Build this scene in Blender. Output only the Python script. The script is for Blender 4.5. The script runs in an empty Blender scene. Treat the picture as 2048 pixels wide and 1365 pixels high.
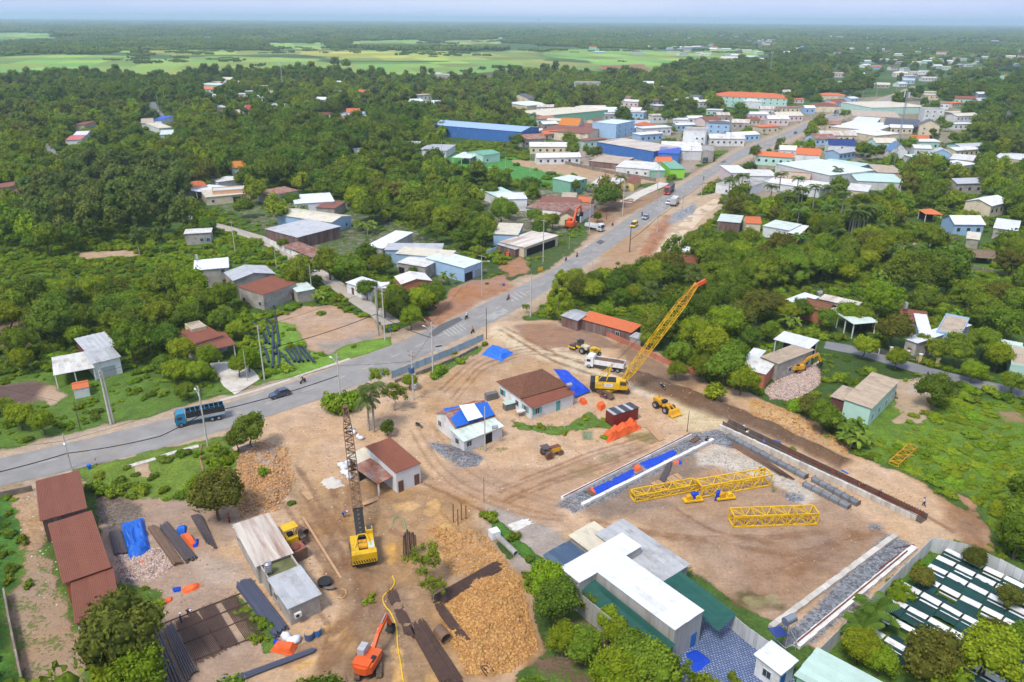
import bpy,math,random
import numpy as np
from mathutils import Matrix,Vector
random.seed(7);rng=np.random.default_rng(7)
S=bpy.context.scene;COL=S.collection
# ---------------------------------------------------------------- camera, world, sun, exposure
H=72.0;FPX=1530.0;PT=math.radians(22.86);RO=math.radians(0.4)
cr,sr,cp,sp=math.cos(RO),math.sin(RO),math.cos(PT),math.sin(PT)
AX_R=(cr,sr*sp,sr*cp);AX_U=(-sr,cr*sp,cr*cp);AX_F=(0,cp,-sp)
cam_d=bpy.data.cameras.new('camera');cam=bpy.data.objects.new('camera',cam_d);COL.objects.link(cam)
cam.matrix_world=Matrix(((AX_R[0],AX_U[0],-AX_F[0],0),(AX_R[1],AX_U[1],-AX_F[1],0),(AX_R[2],AX_U[2],-AX_F[2],H),(0,0,0,1)))
cam_d.sensor_width=36;cam_d.lens=FPX/2048*36;cam_d.clip_start=1;cam_d.clip_end=90000
S.camera=cam
SUN_EL,SUN_AZ=math.radians(58),math.radians(215)      # azimuth clockwise from +Y (north)
W=bpy.data.worlds.new('World');S.world=W;W.use_nodes=True
nt=W.node_tree;nt.nodes.clear()
def wn(t,**k):
    n=nt.nodes.new(t)
    for a,b in k.items():setattr(n,a,b)
    return n
sky=wn('ShaderNodeTexSky',sky_type='NISHITA',sun_disc=False,sun_elevation=SUN_EL,sun_rotation=SUN_AZ,dust_density=2.0,air_density=1.3)
tc=wn('ShaderNodeTexCoord');mp=wn('ShaderNodeMapping');mp.inputs['Scale'].default_value=(1,1,4)
nz=wn('ShaderNodeTexNoise');nz.inputs['Scale'].default_value=1.6;nz.inputs['Detail'].default_value=5
rp=wn('ShaderNodeValToRGB');rp.color_ramp.elements[0].position=.3;rp.color_ramp.elements[1].position=.75
rp.color_ramp.elements[0].color=(3.0,3.9,6.6,1);rp.color_ramp.elements[1].color=(5.8,6.2,7.5,1)
mx=wn('ShaderNodeMix',data_type='RGBA');mx.inputs[0].default_value=.80
bg=wn('ShaderNodeBackground');bg.inputs['Strength'].default_value=.115
ow=wn('ShaderNodeOutputWorld')
L=nt.links.new
L(tc.outputs['Generated'],mp.inputs['Vector']);L(mp.outputs[0],nz.inputs['Vector']);L(nz.outputs['Fac'],rp.inputs[0])
L(sky.outputs[0],mx.inputs[6]);L(rp.outputs[0],mx.inputs[7]);L(mx.outputs[2],bg.inputs[0]);L(bg.outputs[0],ow.inputs[0])
sd=bpy.data.lights.new('sun','SUN');sd.energy=2.5;sd.angle=math.radians(14);sd.color=(1,.95,.87)
so=bpy.data.objects.new('sun',sd);COL.objects.link(so);so.location=(0,0,200)
so.rotation_euler=Vector((-math.sin(SUN_AZ)*math.cos(SUN_EL),-math.cos(SUN_AZ)*math.cos(SUN_EL),-math.sin(SUN_EL))).to_track_quat('-Z','Y').to_euler()
S.view_settings.view_transform='Standard';S.view_settings.look='None';S.view_settings.gamma=1
S.view_settings.exposure=0.60;S.view_settings.use_curve_mapping=False
S.cycles.max_bounces=5;S.cycles.diffuse_bounces=3;S.cycles.glossy_bounces=2;S.cycles.transmission_bounces=2;S.cycles.volume_bounces=1
S.cycles.transparent_max_bounces=4;S.cycles.caustics_reflective=False;S.cycles.caustics_refractive=False
S.cycles.use_adaptive_sampling=True;S.cycles.adaptive_threshold=.03
# ---------------------------------------------------------------- measuring: a point of the photograph -> a point of the place
def G(px,py,z=0.0):
    u,v=px-1024,py-682.5
    d=[u*AX_R[i]-v*AX_U[i]+FPX*AX_F[i] for i in range(3)]
    t=(z-H)/d[2]
    return (t*d[0],t*d[1])
def GV(px,py,z=0.0):
    x,y=G(px,py,z);return Vector((x,y,z))
# ---------------------------------------------------------------- materials
def C(r,g,b,k=.80):
    f=lambda c:((c/255+.055)/1.055)**2.4 if c > 10 else c/255/12.92
    return (f(r)*k,f(g)*k,f(b)*k)
_m={}
def mat(name,col,rough=.75,var=.18,sc=.6,dirt=0,dcol=(.16,.12,.09),bump=0,bsc=8,metal=0,hue=0,spec=.3,ax=(1,1,1),ov=.12):
    if name in _m:return _m[name]
    m=bpy.data.materials.new(name);m.use_nodes=True;t=m.node_tree;b=t.nodes['Principled BSDF'];l=t.links.new
    b.inputs['Roughness'].default_value=rough;b.inputs['Metallic'].default_value=metal;b.inputs['Specular IOR Level'].default_value=spec
    g=t.nodes.new('ShaderNodeTexCoord');mm=t.nodes.new('ShaderNodeMapping');mm.inputs['Scale'].default_value=ax
    oi=t.nodes.new('ShaderNodeObjectInfo');mv=t.nodes.new('ShaderNodeVectorMath');mv.operation='MULTIPLY_ADD'
    mv.inputs[1].default_value=(37,53,19);l(oi.outputs['Random'],mv.inputs[0]);l(g.outputs['Object'],mv.inputs[2]);l(mv.outputs[0],mm.inputs[0])
    n=t.nodes.new('ShaderNodeTexNoise');n.inputs['Scale'].default_value=sc;n.inputs['Detail'].default_value=6;n.inputs['Roughness'].default_value=.62;l(mm.outputs[0],n.inputs['Vector'])
    hs=t.nodes.new('ShaderNodeHueSaturation');hs.inputs['Color'].default_value=(*col,1)
    mr=t.nodes.new('ShaderNodeMapRange');mr.inputs[1].default_value=.25;mr.inputs[2].default_value=.75;mr.inputs[3].default_value=1-var;mr.inputs[4].default_value=1+var
    l(n.outputs['Fac'],mr.inputs[0])
    mo=t.nodes.new('ShaderNodeMapRange');mo.inputs[3].default_value=1-ov;mo.inputs[4].default_value=1+ov;l(oi.outputs['Random'],mo.inputs[0])
    mu=t.nodes.new('ShaderNodeMath');mu.operation='MULTIPLY';l(mr.outputs[0],mu.inputs[0]);l(mo.outputs[0],mu.inputs[1]);l(mu.outputs[0],hs.inputs['Value'])
    if hue:
        mh=t.nodes.new('ShaderNodeMapRange');mh.inputs[3].default_value=.5-hue;mh.inputs[4].default_value=.5+hue;l(oi.outputs['Random'],mh.inputs[0]);l(mh.outputs[0],hs.inputs['Hue'])
    out=hs.outputs[0]
    if dirt:
        n2=t.nodes.new('ShaderNodeTexNoise');n2.inputs['Scale'].default_value=sc*.6;n2.inputs['Detail'].default_value=8;n2.inputs['Roughness'].default_value=.7;l(mm.outputs[0],n2.inputs['Vector'])
        r2=t.nodes.new('ShaderNodeMapRange');r2.inputs[1].default_value=.62-dirt*.3;r2.inputs[2].default_value=.72;r2.inputs[4].default_value=.85;l(n2.outputs['Fac'],r2.inputs[0])
        mc=t.nodes.new('ShaderNodeMix');mc.data_type='RGBA';mc.inputs[7].default_value=(*dcol,1);l(r2.outputs[0],mc.inputs[0]);l(out,mc.inputs[6]);out=mc.outputs[2]
    l(out,b.inputs['Base Color'])
    if bump:
        n3=t.nodes.new('ShaderNodeTexNoise');n3.inputs['Scale'].default_value=bsc;n3.inputs['Detail'].default_value=4;l(g.outputs['Object'],n3.inputs['Vector'])
        bp=t.nodes.new('ShaderNodeBump');bp.inputs['Strength'].default_value=bump;bp.inputs['Distance'].default_value=.3;l(n3.outputs['Fac'],bp.inputs['Height']);l(bp.outputs[0],b.inputs['Normal'])
    _m[name]=m;return m
# ---------------------------------------------------------------- mesh builder
class MB:
    def __init__(s):s.v=[];s.f=[]
    def add(s,vs,fs):
        o=len(s.v);s.v+= [tuple(p) for p in vs];s.f+= [tuple(i+o for i in f) for f in fs];return s
    def quad(s,*p):return s.add(p,[tuple(range(len(p)))])
    def box(s,c,d,rz=0,M=None):
        x,y,z=d[0]/2,d[1]/2,d[2]/2
        vs=[Vector((a,b,e)) for a in (-x,x) for b in (-y,y) for e in (-z,z)]
        R=M or Matrix.Rotation(rz,3,'Z');vs=[R @ p+Vector(c) for p in vs]
        return s.add(vs,[(0,1,3,2),(4,6,7,5),(0,4,5,1),(2,3,7,6),(0,2,6,4),(1,5,7,3)])
    def beam(s,a,b,w,h=None):
        a,b=Vector(a),Vector(b);d=b-a;h=h or w
        q=d.to_track_quat('X','Z').to_matrix()
        return s.box((a+b)/2,(d.length,w,h),M=q)
    def cyl(s,a,b,r,n=8,r2=None,cap=True):
        a,b=Vector(a),Vector(b);r2=r if r2 is None else r2
        q=(b-a).to_track_quat('Z','X').to_matrix();vs=[]
        for k in range(n):
            t=k*2*math.pi/n;e=Vector((math.cos(t),math.sin(t),0));vs+= [a+q @ (e*r),b+q @ (e*r2)]
        fs=[(2*k,2*((k+1) % n),2*((k+1) % n)+1,2*k+1) for k in range(n)]
        if cap:fs+= [tuple(range(0,2*n,2))[::-1],tuple(range(1,2*n,2))]
        return s.add(vs,fs)
    def tube(s,pts,r,n=5):
        for a,b in zip(pts,pts[1:]):s.cyl(a,b,r,n,cap=False)
        return s
    def prism(s,poly,z0,z1):
        n=len(poly);vs=[(x,y,z0) for x,y in poly]+[(x,y,z1) for x,y in poly]
        return s.add(vs,[tuple(range(n))[::-1],tuple(range(n,2*n))]+[(i,(i+1) % n,(i+1) % n+n,i+n) for i in range(n)])
    def sideprism(s,prof,y0,y1):     # profile in XZ, extruded along Y
        n=len(prof);vs=[(x,y0,z) for x,z in prof]+[(x,y1,z) for x,z in prof]
        return s.add(vs,[tuple(range(n)),tuple(range(n,2*n))[::-1]]+[((i+1) % n,i,i+n,(i+1) % n+n) for i in range(n)])
    def mesh(s,name,smooth=False):
        me=bpy.data.meshes.new(name);me.from_pydata(s.v,[],s.f)
        if smooth:me.shade_smooth()
        return me
    def build(s,name,m,parent=None,loc=None,rz=0,smooth=False,label=None,kind=None):
        me=s.mesh(name,smooth);me.materials.append(m)
        return link(name,me,parent,loc,rz,label,kind)
def link(name,me,parent=None,loc=None,rz=0,label=None,kind=None):
    o=bpy.data.objects.new(name,me);COL.objects.link(o)
    if parent:o.parent=parent
    if loc is not None:o.location=loc
    if rz:o.rotation_euler=(0,0,rz)
    if label:o['label']=label
    if kind:o['kind']=kind
    return o
def npmesh(name,v,f,m=None):
    """v (n,3) array, f (k,4) or (k,3) array"""
    me=bpy.data.meshes.new(name);me.vertices.add(len(v));me.vertices.foreach_set('co',np.asarray(v,np.float32).ravel())
    k,w=f.shape;me.loops.add(k*w);me.loops.foreach_set('vertex_index',f.astype(np.int32).ravel())
    me.polygons.add(k);me.polygons.foreach_set('loop_start',np.arange(0,k*w,w,dtype=np.int32));me.update(calc_edges=True)
    if m:me.materials.append(m)
    return me
def thing(name,label,cat,loc=(0,0,0),rz=0,group=None):
    o=bpy.data.objects.new(name,None);COL.objects.link(o);o.empty_display_size=.5
    o.location=loc if len(loc) == 3 else (*loc,0);o.rotation_euler=(0,0,rz)
    o['label']=label;o['category']=cat
    if group:o['group']=group
    return o
def tag(o,label,cat,group=None,kind=None):
    if label:o['label']=label
    if cat:o['category']=cat
    if group:o['group']=group
    if kind:o['kind']=kind
    return o
# ---------------------------------------------------------------- noise
def vn(x,y,seed=0):
    xi,yi=np.floor(x).astype(np.int64),np.floor(y).astype(np.int64);fx,fy=x-xi,y-yi
    fx,fy=fx*fx*(3-2*fx),fy*fy*(3-2*fy)
    def h(a,b):
        n=(a*374761393+b*668265263+seed*1442695041) & 0xffffffff;n=((n ^ (n >> 13))*1274126177) & 0xffffffff
        return ((n ^ (n >> 16)) & 0xffff)/65535.
    return (h(xi,yi)*(1-fx)+h(xi+1,yi)*fx)*(1-fy)+(h(xi,yi+1)*(1-fx)+h(xi+1,yi+1)*fx)*fy
def fbm(x,y,sc,oc=4,seed=0):     # sc = size in metres of the largest lump; result about -1..1
    s=0;a=1;t=0
    for k in range(oc):s=s+a*(vn(x/sc*2**k,y/sc*2**k,seed+k*17)*2-1);t+= a;a*= .55
    return s/t*1.5
def psd(x,y,poly):                 # signed distance to a polygon, positive inside
    P=np.array(poly,float);d=np.full(x.shape,1e18);ins=np.zeros(x.shape,bool);n=len(P)
    for i in range(n):
        ax,ay=P[i];bx,by=P[(i+1) % n];ex,ey=bx-ax,by-ay;wx,wy=x-ax,y-ay
        t=np.clip((wx*ex+wy*ey)/(ex*ex+ey*ey+1e-9),0,1);d=np.minimum(d,(wx-ex*t)**2+(wy-ey*t)**2)
        c=((ay > y) != (by > y));c &= x < (bx-ax)*(y-ay)/((by-ay) if by != ay else 1e-9)+ax;ins ^= c
    return np.where(ins,1,-1)*np.sqrt(d)
def inside(x,y,poly):return psd(np.atleast_1d(np.asarray(x,float)),np.atleast_1d(np.asarray(y,float)),poly) > 0
def PG(*px):return [G(*p) for p in px]
LM=[(150,730,'white open shelter'),(410,690,'abandoned villa'),(420,530,'two storey grey house'),(510,560,'grey gabled workshop'),(560,580,'brown roofed lane house'),(395,470,'lone grey hut'),(450,385,'peach house'),(478,330,'ochre tiled house'),(640,395,'large white flat roof'),(635,460,'light grey hall'),(720,570,'lane cottage'),(940,520,'light blue shop'),(1000,385,'green roofed hall'),(1110,415,'red striped shop'),(1155,360,'mint two storey house'),(1030,475,'rust patched white house'),(1215,655,'orange roofed shed'),(1320,690,'raised crane boom'),(1560,720,'house by the rubble'),(1600,680,'big white canopy'),(1590,595,'white roof under the bamboo'),(1690,630,'pale green canopy'),(1850,655,'twin white roofs'),(1910,655,'beige roofed blue house'),(1740,790,'mint walled house'),(1965,510,'thatched hut'),(1868,425,'orange pavilion'),(1460,435,'green grey shed'),(1555,450,'long pale green roof'),(1375,505,'rusty red walled shed'),(2020,700,'pale blue canopy'),(1600,360,'long low grey roof'),(1780,350,'telecom mast'),(60,370,'left edge shed'),(145,275,'pink roofed house'),(220,505,'bare clearing'),(90,790,'dark ploughed patch'),(1705,490,'royal palm group'),(1530,575,'bamboo row'),(2020,450,'right edge white roof'),(1500,190,'orange roofed school'),(1390,262,'four storey building'),(1010,245,'blue factory'),(1140,240,'ochre gabled house'),(1250,245,'light blue villa'),(1685,290,'navy roofed house'),(1860,248,'grey gabled house'),(1800,210,'pale yellow factory'),(890,150,'water works block'),(1172,165,'unfinished grey house'),(1037,195,'double gabled villa'),(510,215,'red gabled house'),(315,245,'far village road'),(660,240,'white bale heap'),(1475,118,'market hall'),(1885,305,'pale blue cottage'),(1340,330,'lime green shop'),(1270,335,'long white house'),(960,330,'football pitch'),(1650,200,'maroon hip roof'),(200,52,'far left hamlet'),(1077,48,'middle tower block'),(1416,48,'tower trio'),(1752,48,'right hand tower block'),(1850,130,'upper right town'),(700,60,'left horizon fields'),(1300,345,'bare lot wall'),(1600,320,'white walled hall'),(1620,265,'far road bend')]
LMG=None
def where(x,y):
    global LMG
    LMG=LMG or [(G(a,b),n) for a,b,n in LM];D=math.hypot(x,y)
    (lx,ly),n=min(LMG,key=lambda q:math.hypot(x-q[0][0],y-q[0][1]));d=math.hypot(x-lx,y-ly);a=(x-lx)*y/D-(y-ly)*x/D;b=(x-lx)*x/D+(y-ly)*y/D;q=d/D
    w='right of' if a > abs(b)*.8 else 'left of' if -a > abs(b)*.8 else 'behind' if b > 0 else 'in front of'
    return ('just ' if q < .05 else '' if q < .11 else 'well ' if q < .2 else 'far ')+w+' the '+n
# ---------------------------------------------------------------- roads (edges measured on the ground)
ROAD_A=PG((-160,952),(0,917),(129,889),(346,838),(463,808),(653,742),(760,700),(860,660),(921,632),(1020,581),(1096,548),(1160,504),(1276,422),(1393,352),(1440,324),(1478,300),(1545,276),(1610,247),(1655,233),(1724,213),(1785,191),(1830,172))
ROAD_B=PG((-160,1010),(0,972),(144,942),(379,884),(521,838),(673,790),(784,745),(876,697),(977,649),(1053,609),(1110,572),(1180,524),(1312,435),(1403,367),(1436,345),(1480,318),(1560,287),(1628,256),(1672,239),(1738,218),(1797,195),(1840,174))
def resample(pl,n):
    P=np.array(pl);s=np.r_[0,np.cumsum(np.hypot(*np.diff(P,axis=0).T))];t=np.linspace(0,s[-1],n)
    return np.c_[np.interp(t,s,P[:,0]),np.interp(t,s,P[:,1])]
def smooth(P,k=3):
    for _ in range(k):P[1:-1]=(P[:-2]+2*P[1:-1]+P[2:])/4
    return P
def strip(a,b,z0,z1):
    return a+(b-a)*z0,a+(b-a)*z1
RA,RB=smooth(resample(ROAD_A,240),12),smooth(resample(ROAD_B,240),12)
def ribbon(name,A,B,z,m,kind='structure',cross=1):
    n=len(A);vs=[];fs=[]
    for i in range(n):
        for k in range(cross+1):q=A[i]+(B[i]-A[i])*k/cross;vs.append((q[0],q[1],z))
    for i in range(n-1):
        for k in range(cross):o=i*(cross+1)+k;fs.append((o,o+1,o+cross+2,o+cross+1))
    mb=MB();mb.v=vs;mb.f=fs
    return mb.build(name,m,kind=kind)
LANES={   # other roads: centre line in photo pixels, width in metres, material key
 'side_lane':([(783,648),(760,628),(715,600),(672,570),(632,545),(596,520),(560,498),(535,482),(510,474),(470,462),(430,452),(395,438),(372,425)],5.0),
 'village_road':([(118,333),(108,315),(98,300),(90,288)],5.5),
 'far_village_road':([(344,248),(322,232),(308,218),(304,205)],6),
 'east_lane':([(2110,800),(2048,788),(1985,775),(1900,755),(1850,742),(1780,722),(1722,703),(1650,690)],5.0),
 'bare_track':([(1440,400),(1425,410),(1400,425),(1370,455),(1350,480),(1335,500),(1310,530),(1285,550)],6.0),
 'concrete_track':([(1250,405),(1280,388),(1310,375),(1330,366)],5.5),
}
# ---------------------------------------------------------------- the ground: one sheet, finer towards the viewer's side
def build_ground():
    th=np.concatenate([np.linspace(-math.pi,-.80,26)[:-1],np.linspace(-.80,.80,640),np.linspace(.80,math.pi,26)[1:-1]])
    r=np.concatenate([np.linspace(2,58,12)[:-1],np.exp(np.linspace(math.log(58),math.log(420),560))[:-1],np.exp(np.linspace(math.log(420),math.log(2600),230))[:-1],np.exp(np.linspace(math.log(2600),math.log(42000),60))])
    T,R=np.meshgrid(th,r);X,Y=(np.sin(T)*R).ravel(),(np.cos(T)*R).ravel();n,k=len(r),len(th)
    Z=np.zeros_like(X);soil=np.zeros((len(X),4));veg=np.zeros((len(X),4));det=np.zeros((len(X),4))
    view=(np.abs(np.arctan2(X,Y)) < .84)
    big=fbm(X,Y,40,4,3)
    soil[:,:3]=C(165,135,100,.75);soil[:,3]=.92
    veg[:,:3]=(.050,.092,.014);veg[:,3]=1
    veg[:,:3]*= (1+.35*big)[:,None]
    def paint(px,col=None,g=None,soft=1.5,wob=1.0,ws=5.,k=1.,vegc=None,dz=None,wet=None,rock=None,world=False,seed=1):
        poly=px if world else PG(*px);P=np.array(poly);pad=wob*1.6+soft
        ix=np.where(view & (X > P[:,0].min()-pad) & (X < P[:,0].max()+pad) & (Y > P[:,1].min()-pad) & (Y < P[:,1].max()+pad))[0]
        if not len(ix):return
        x,y=X[ix],Y[ix];s=psd(x,y,poly)
        if wob:s=s+wob*fbm(x,y,ws,4,seed)
        w=np.clip(s/soft+.5,0,1)*k
        if col is not None:soil[ix,:3]+= (np.array(col)-soil[ix,:3])*w[:,None]
        if g is not None:soil[ix,3]+= (g-soil[ix,3])*w
        if vegc is not None:veg[ix,:3]+= (np.array(vegc)-veg[ix,:3])*w[:,None]
        if dz is not None:
            a,b,sc=dz   # height, noise amplitude, noise size
            d=np.clip(s/max(soft,1e-3)/1.6,0,1);d=d*d*(3-2*d);Z[ix]+= d*(a+b*fbm(x,y,sc,4,seed+5))
        if wet is not None:det[ix,0]+= (wet-det[ix,0])*w
        if rock is not None:det[ix,1]+= (rock-det[ix,1])*w
    def track(px,width,col,g=0.,k=.8,soft=.8,wob=.3,dz=None,world=False,wet=None):
        P=smooth(resample(px if world else PG(*px),24),3);t=np.gradient(P,axis=0);t /= np.hypot(*t.T)[:,None];nn=np.c_[-t[:,1],t[:,0]]*width/2
        paint([tuple(q) for q in np.r_[P+nn,(P-nn)[::-1]]],col,g,soft,wob,2.,k,dz=dz,world=True,wet=wet)
    lawn=(.13,.23,.025);weed=(.085,.15,.018);fieldc=(.17,.34,.045);dirt=C(208,176,142);pale=C(228,205,172);clay=C(205,160,105);mud=C(150,122,92)
    dark=C(128,108,84);grav=C(150,152,156);redd=C(190,140,105);conc=C(200,196,184)
    # far fields
    F1=(.165,.285,.05)
    for px,c,s_ in [
        ([(-80,118),(120,108),(250,112),(330,118),(420,112),(620,118),(700,132),(900,128),(905,150),(760,150),(650,137),(480,136),(300,152),(150,140),(-80,150)],F1,25),
        ([(-80,66),(60,66),(130,71),(100,77),(-80,80)],F1,40),
        ([(190,102),(420,100),(560,103),(700,100),(900,103),(960,108),(960,122),(700,122),(600,108),(350,112)],(.24,.31,.05),25),
        ([(520,86),(640,86),(690,98),(560,100)],F1,25),([(700,82),(850,80),(850,88),(700,88)],F1,25),
        ([(880,80),(1010,80),(1000,88),(880,90)],(.2,.27,.05),25),
        ([(1080,98),(1260,98),(1380,106),(1520,110),(1520,122),(1330,128),(1300,146),(1190,138),(1180,122),(1080,112)],F1,25),
        ([(900,108),(1080,100),(1090,122),(1200,128),(1200,142),(900,130)],(.17,.23,.045),25),
        ([(700,124),(1040,124),(1060,134),(900,152),(880,134),(720,134)],F1,20),
        ([(1390,100),(1530,96),(1545,110),(1400,112)],F1,20),
        ([(300,140),(500,132),(560,140),(480,150),(320,150)],(.19,.27,.045),15)]:
        paint(px,dirt,1.6,s_*.4,s_*.6,90,1,vegc=c)
    # a patchwork in the fields
    fm=soil[:,3] > 1.2
    cell=vn(np.floor((X+.3*Y)/70),np.floor((Y-.3*X)/110)*1.7,9);veg[fm,:3]*= (.6+.75*cell[fm])[:,None]
    veg[fm,0]*= (.8+.6*vn(np.floor((X+.3*Y)/70)+5,np.floor((Y-.3*X)/110),4)[fm])
    paint([(1190,131),(1290,129),(1300,142),(1215,144)],C(170,125,90),.3,8,8,30)
    # open village ground round the road and the houses on the right and middle
    V=C(185,168,148)
    for px,g in [([(1050,250),(1200,232),(1450,235),(1700,195),(1860,190),(1960,235),(1900,290),(1700,330),(1480,350),(1460,300),(1330,320),(1150,300)],.45),
                  ([(1080,290),(1420,312),(1380,345),(1330,350),(1200,345),(1080,330)],.25),([(1440,340),(1640,360),(1660,400),(1480,395),(1440,370)],.4),
                  ([(590,380),(700,400),(860,470),(980,540),(930,580),(700,520),(540,470),(380,400),(480,375)],.55),
                  ([(950,380),(1100,380),(1240,380),(1180,450),(1010,500),(960,460)],.5),([(1030,340),(1300,360),(1290,400),(1120,380)],.4)]:
        paint(px,V,g,6,4,12,1)
    paint([(890,300),(1010,310),(1180,345),(1100,375),(960,350),(880,318)],dirt,3,3,1,8,vegc=(.06,.20,.035))       # football pitch
    paint([(1015,318),(1160,328),(1330,348),(1330,365),(1230,372),(1090,345),(1030,330)],C(205,172,135),.08,3,2,8,dz=(.15,.2,8))
    # verges of the main road
    for A_,B_,w,c,g in [(RA,RB,3.2,C(205,182,155),.12),(RA,RB,6.5,C(198,170,140),.35)][::-1]:
        d=(A_-B_);d /= np.hypot(*d.T)[:,None]
        pl=[tuple(q) for q in np.r_[A_+d*w,(B_-d*w)[::-1]][::2]]
        paint(pl,c,g,2,1.2,5,1,world=True)
    # verge north side lower left: green
    paint([(-60,760),(100,740),(260,745),(420,760),(560,760),(700,712),(600,742),(440,796),(250,838),(100,876),(-60,908)],C(175,150,120),.86,3,2,6,vegc=weed)
    paint([(-60,770),(90,765),(80,810),(-60,830)],C(120,95,85),.18,3,2,5);paint([(100,770),(140,790),(95,820),(80,790)],dirt,.3,2,1)
    paint([(0,620),(70,640),(60,700),(-40,700)],C(165,130,105),.35,3,2)
    # north roadside right of the side lane: bare earth
    for px,c,g in [([(830,655),(900,580),(950,562),(1010,548),(1025,575),(960,605),(880,650)],redd,.14),([(1010,515),(1090,485),(1150,455),(1190,460),(1150,505),(1080,552),(1020,545)],C(190,165,130),.62),
                     ([(1170,430),(1300,385),(1345,372),(1330,395),(1230,440),(1180,470)],C(178,145,112),.3),([(1160,430),(1240,395),(1290,400),(1200,440)],C(150,115,85),.1),
                     ([(1240,470),(1330,440),(1380,410),(1400,395),(1380,450),(1300,545),(1240,545),(1190,535)],C(196,160,122),.15),([(1330,400),(1440,385),(1450,415),(1380,470),(1300,550),(1255,550)],C(215,188,155),.05),
                     ([(1000,530),(1040,515),(1060,535),(1020,560)],redd,.3)]:
        paint(px,c,g,2,1.5,4,dz=(.0,.12,3))
    paint([(1305,455),(1330,430),(1352,432),(1330,470),(1300,520),(1270,520)],redd,.15,2,1,3,dz=(.5,.5,4))
    # bare lot beside the side lane, slab, lawns
    paint([(540,640),(600,615),(680,612),(740,640),(770,670),(745,690),(640,712),(560,690)],C(206,172,140),.05,2,1.5,5,dz=(0,.06,2))
    paint([(640,690),(745,665),(755,685),(700,708),(650,712)],C(178,165,150),.05,2,1,3)
    paint([(545,640),(590,650),(620,700),(700,715),(640,735),(540,750),(520,700)],C(190,160,120),.75,2,1,vegc=lawn)
    paint([(690,690),(780,675),(785,690),(740,705),(690,722),(600,750),(530,762),(540,748),(640,725)],dirt,1.2,1.2,.6,vegc=lawn)
    # left middle: low bright brush
    paint([(-60,480),(120,520),(260,480),(380,490),(470,520),(520,560),(480,640),(380,660),(200,640),(-60,640)],None,1.2,6,4,12,vegc=(.07,.13,.014))
    paint([(150,505),(270,500),(280,512),(160,520)],dirt,.2,2,1)
    # ---------------- construction site
    site=[(462,880),(540,832),(640,800),(700,790),(770,765),(850,748),(930,700),(975,655),(1000,640),(1060,640),(1130,640),(1290,690),(1400,760),(1500,790),(1640,850),(1700,905),(1800,940),(1900,1010),(1975,1060),(1985,1120),(1900,1090),(1650,1320),(1560,1240),(1440,1180),(1340,1100),(1250,1065),(1140,1080),(1050,1080),(960,1060),(1060,1180),(1080,1300),(1000,1390),(330,1400),(300,1330),(240,1260),(200,1120),(220,1020),(330,1000),(420,1010),(470,950)]
    paint(site,C(224,188,150),.05,2,1.2,5,dz=(0,.07,4))
    def P(px,c,g=0.,soft=1.5,wob=1.,ws=4.,**k):paint(px,c,g,soft,wob,ws,**k)
    P([(840,760),(980,690),(1100,700),(1230,740),(1300,760),(1250,800),(1140,780),(1000,770),(900,830),(850,830)],C(208,172,134),.12)
    P([(850,960),(900,930),(1100,940),(1330,870),(1250,930),(1120,1000),(1150,1060),(1000,1040),(900,1020)],C(204,168,134),.02)
    P([(985,650),(1040,660),(1180,700),(1260,735),(1400,800),(1540,850),(1640,900),(1560,880),(1420,830),(1280,790),(1150,745),(1030,700),(975,670)],C(236,214,178),0,2,.6)
    P([(1480,830),(1640,900),(1900,1050),(1880,1100),(1700,990),(1540,910)],C(222,188,150),0,2,1)
    P([(1360,800),(1430,815),(1450,850),(1380,865),(1350,840)],C(232,208,160),0,2,1)
    P([(1140,650),(1250,690),(1400,760),(1380,780),(1260,740),(1230,700),(1150,690)],C(165,135,108),.15,2,1.5)
    P([(1020,650),(1100,645),(1200,680),(1150,700),(1060,690)],C(178,140,112),.05,2,1)
    # dark fill bank along the casting line
    P([(1250,735),(1330,760),(1440,800),(1540,842),(1640,890),(1700,920),(1680,940),(1600,900),(1500,860),(1400,822),(1300,785),(1240,760)],C(126,98,74),0,1.6,.6,3,dz=(1.2,.45,4))
    P([(1500,795),(1600,830),(1640,855),(1640,880),(1560,850),(1500,830)],C(220,178,122),.05,2,1,3,dz=(.9,.5,4))
    P([(1640,870),(1700,890),(1700,910),(1650,900)],C(214,176,130),0,1.5,1,3,dz=(.6,.4,3))
    P([(1890,1000),(1975,1050),(1990,1110),(1930,1100),(1900,1060)],C(175,135,100),.02,2,1,3,dz=(.3,.4,3))
    P([(1810,950),(1900,985),(1965,1040),(1950,1010),(1880,960)],C(190,150,118),.2,1.5,1,3,dz=(.6,.4,3))
    # yard between the trusses: grey brown, ruts
    P([(1170,1000),(1300,940),(1440,900),(1560,960),(1700,1020),(1790,1080),(1600,1220),(1530,1235),(1440,1180),(1390,1120),(1300,1060),(1240,1030)],C(190,158,128),.06,2,1,6,dz=(0,.08,3))
    P([(1170,1010),(1260,960),(1380,900),(1440,920),(1300,1000),(1380,1010),(1260,1030),(1180,1035)],C(160,138,118),0,2,1,5)
    P([(1440,890),(1560,940),(1640,1000),(1600,1010),(1540,960),(1400,930),(1380,905)],C(222,208,188),0,1.5,1,2.5,rock=.22)
    P([(1480,1110),(1640,1050),(1760,1060),(1640,1150),(1540,1200),(1480,1180)],C(172,138,110),.1,3,2,5,k=.8)
    P([(1480,1180),(1530,1190),(1560,1215),(1500,1225),(1470,1205)],C(120,105,70),.3,1.5,1,2,wet=.4)
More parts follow.
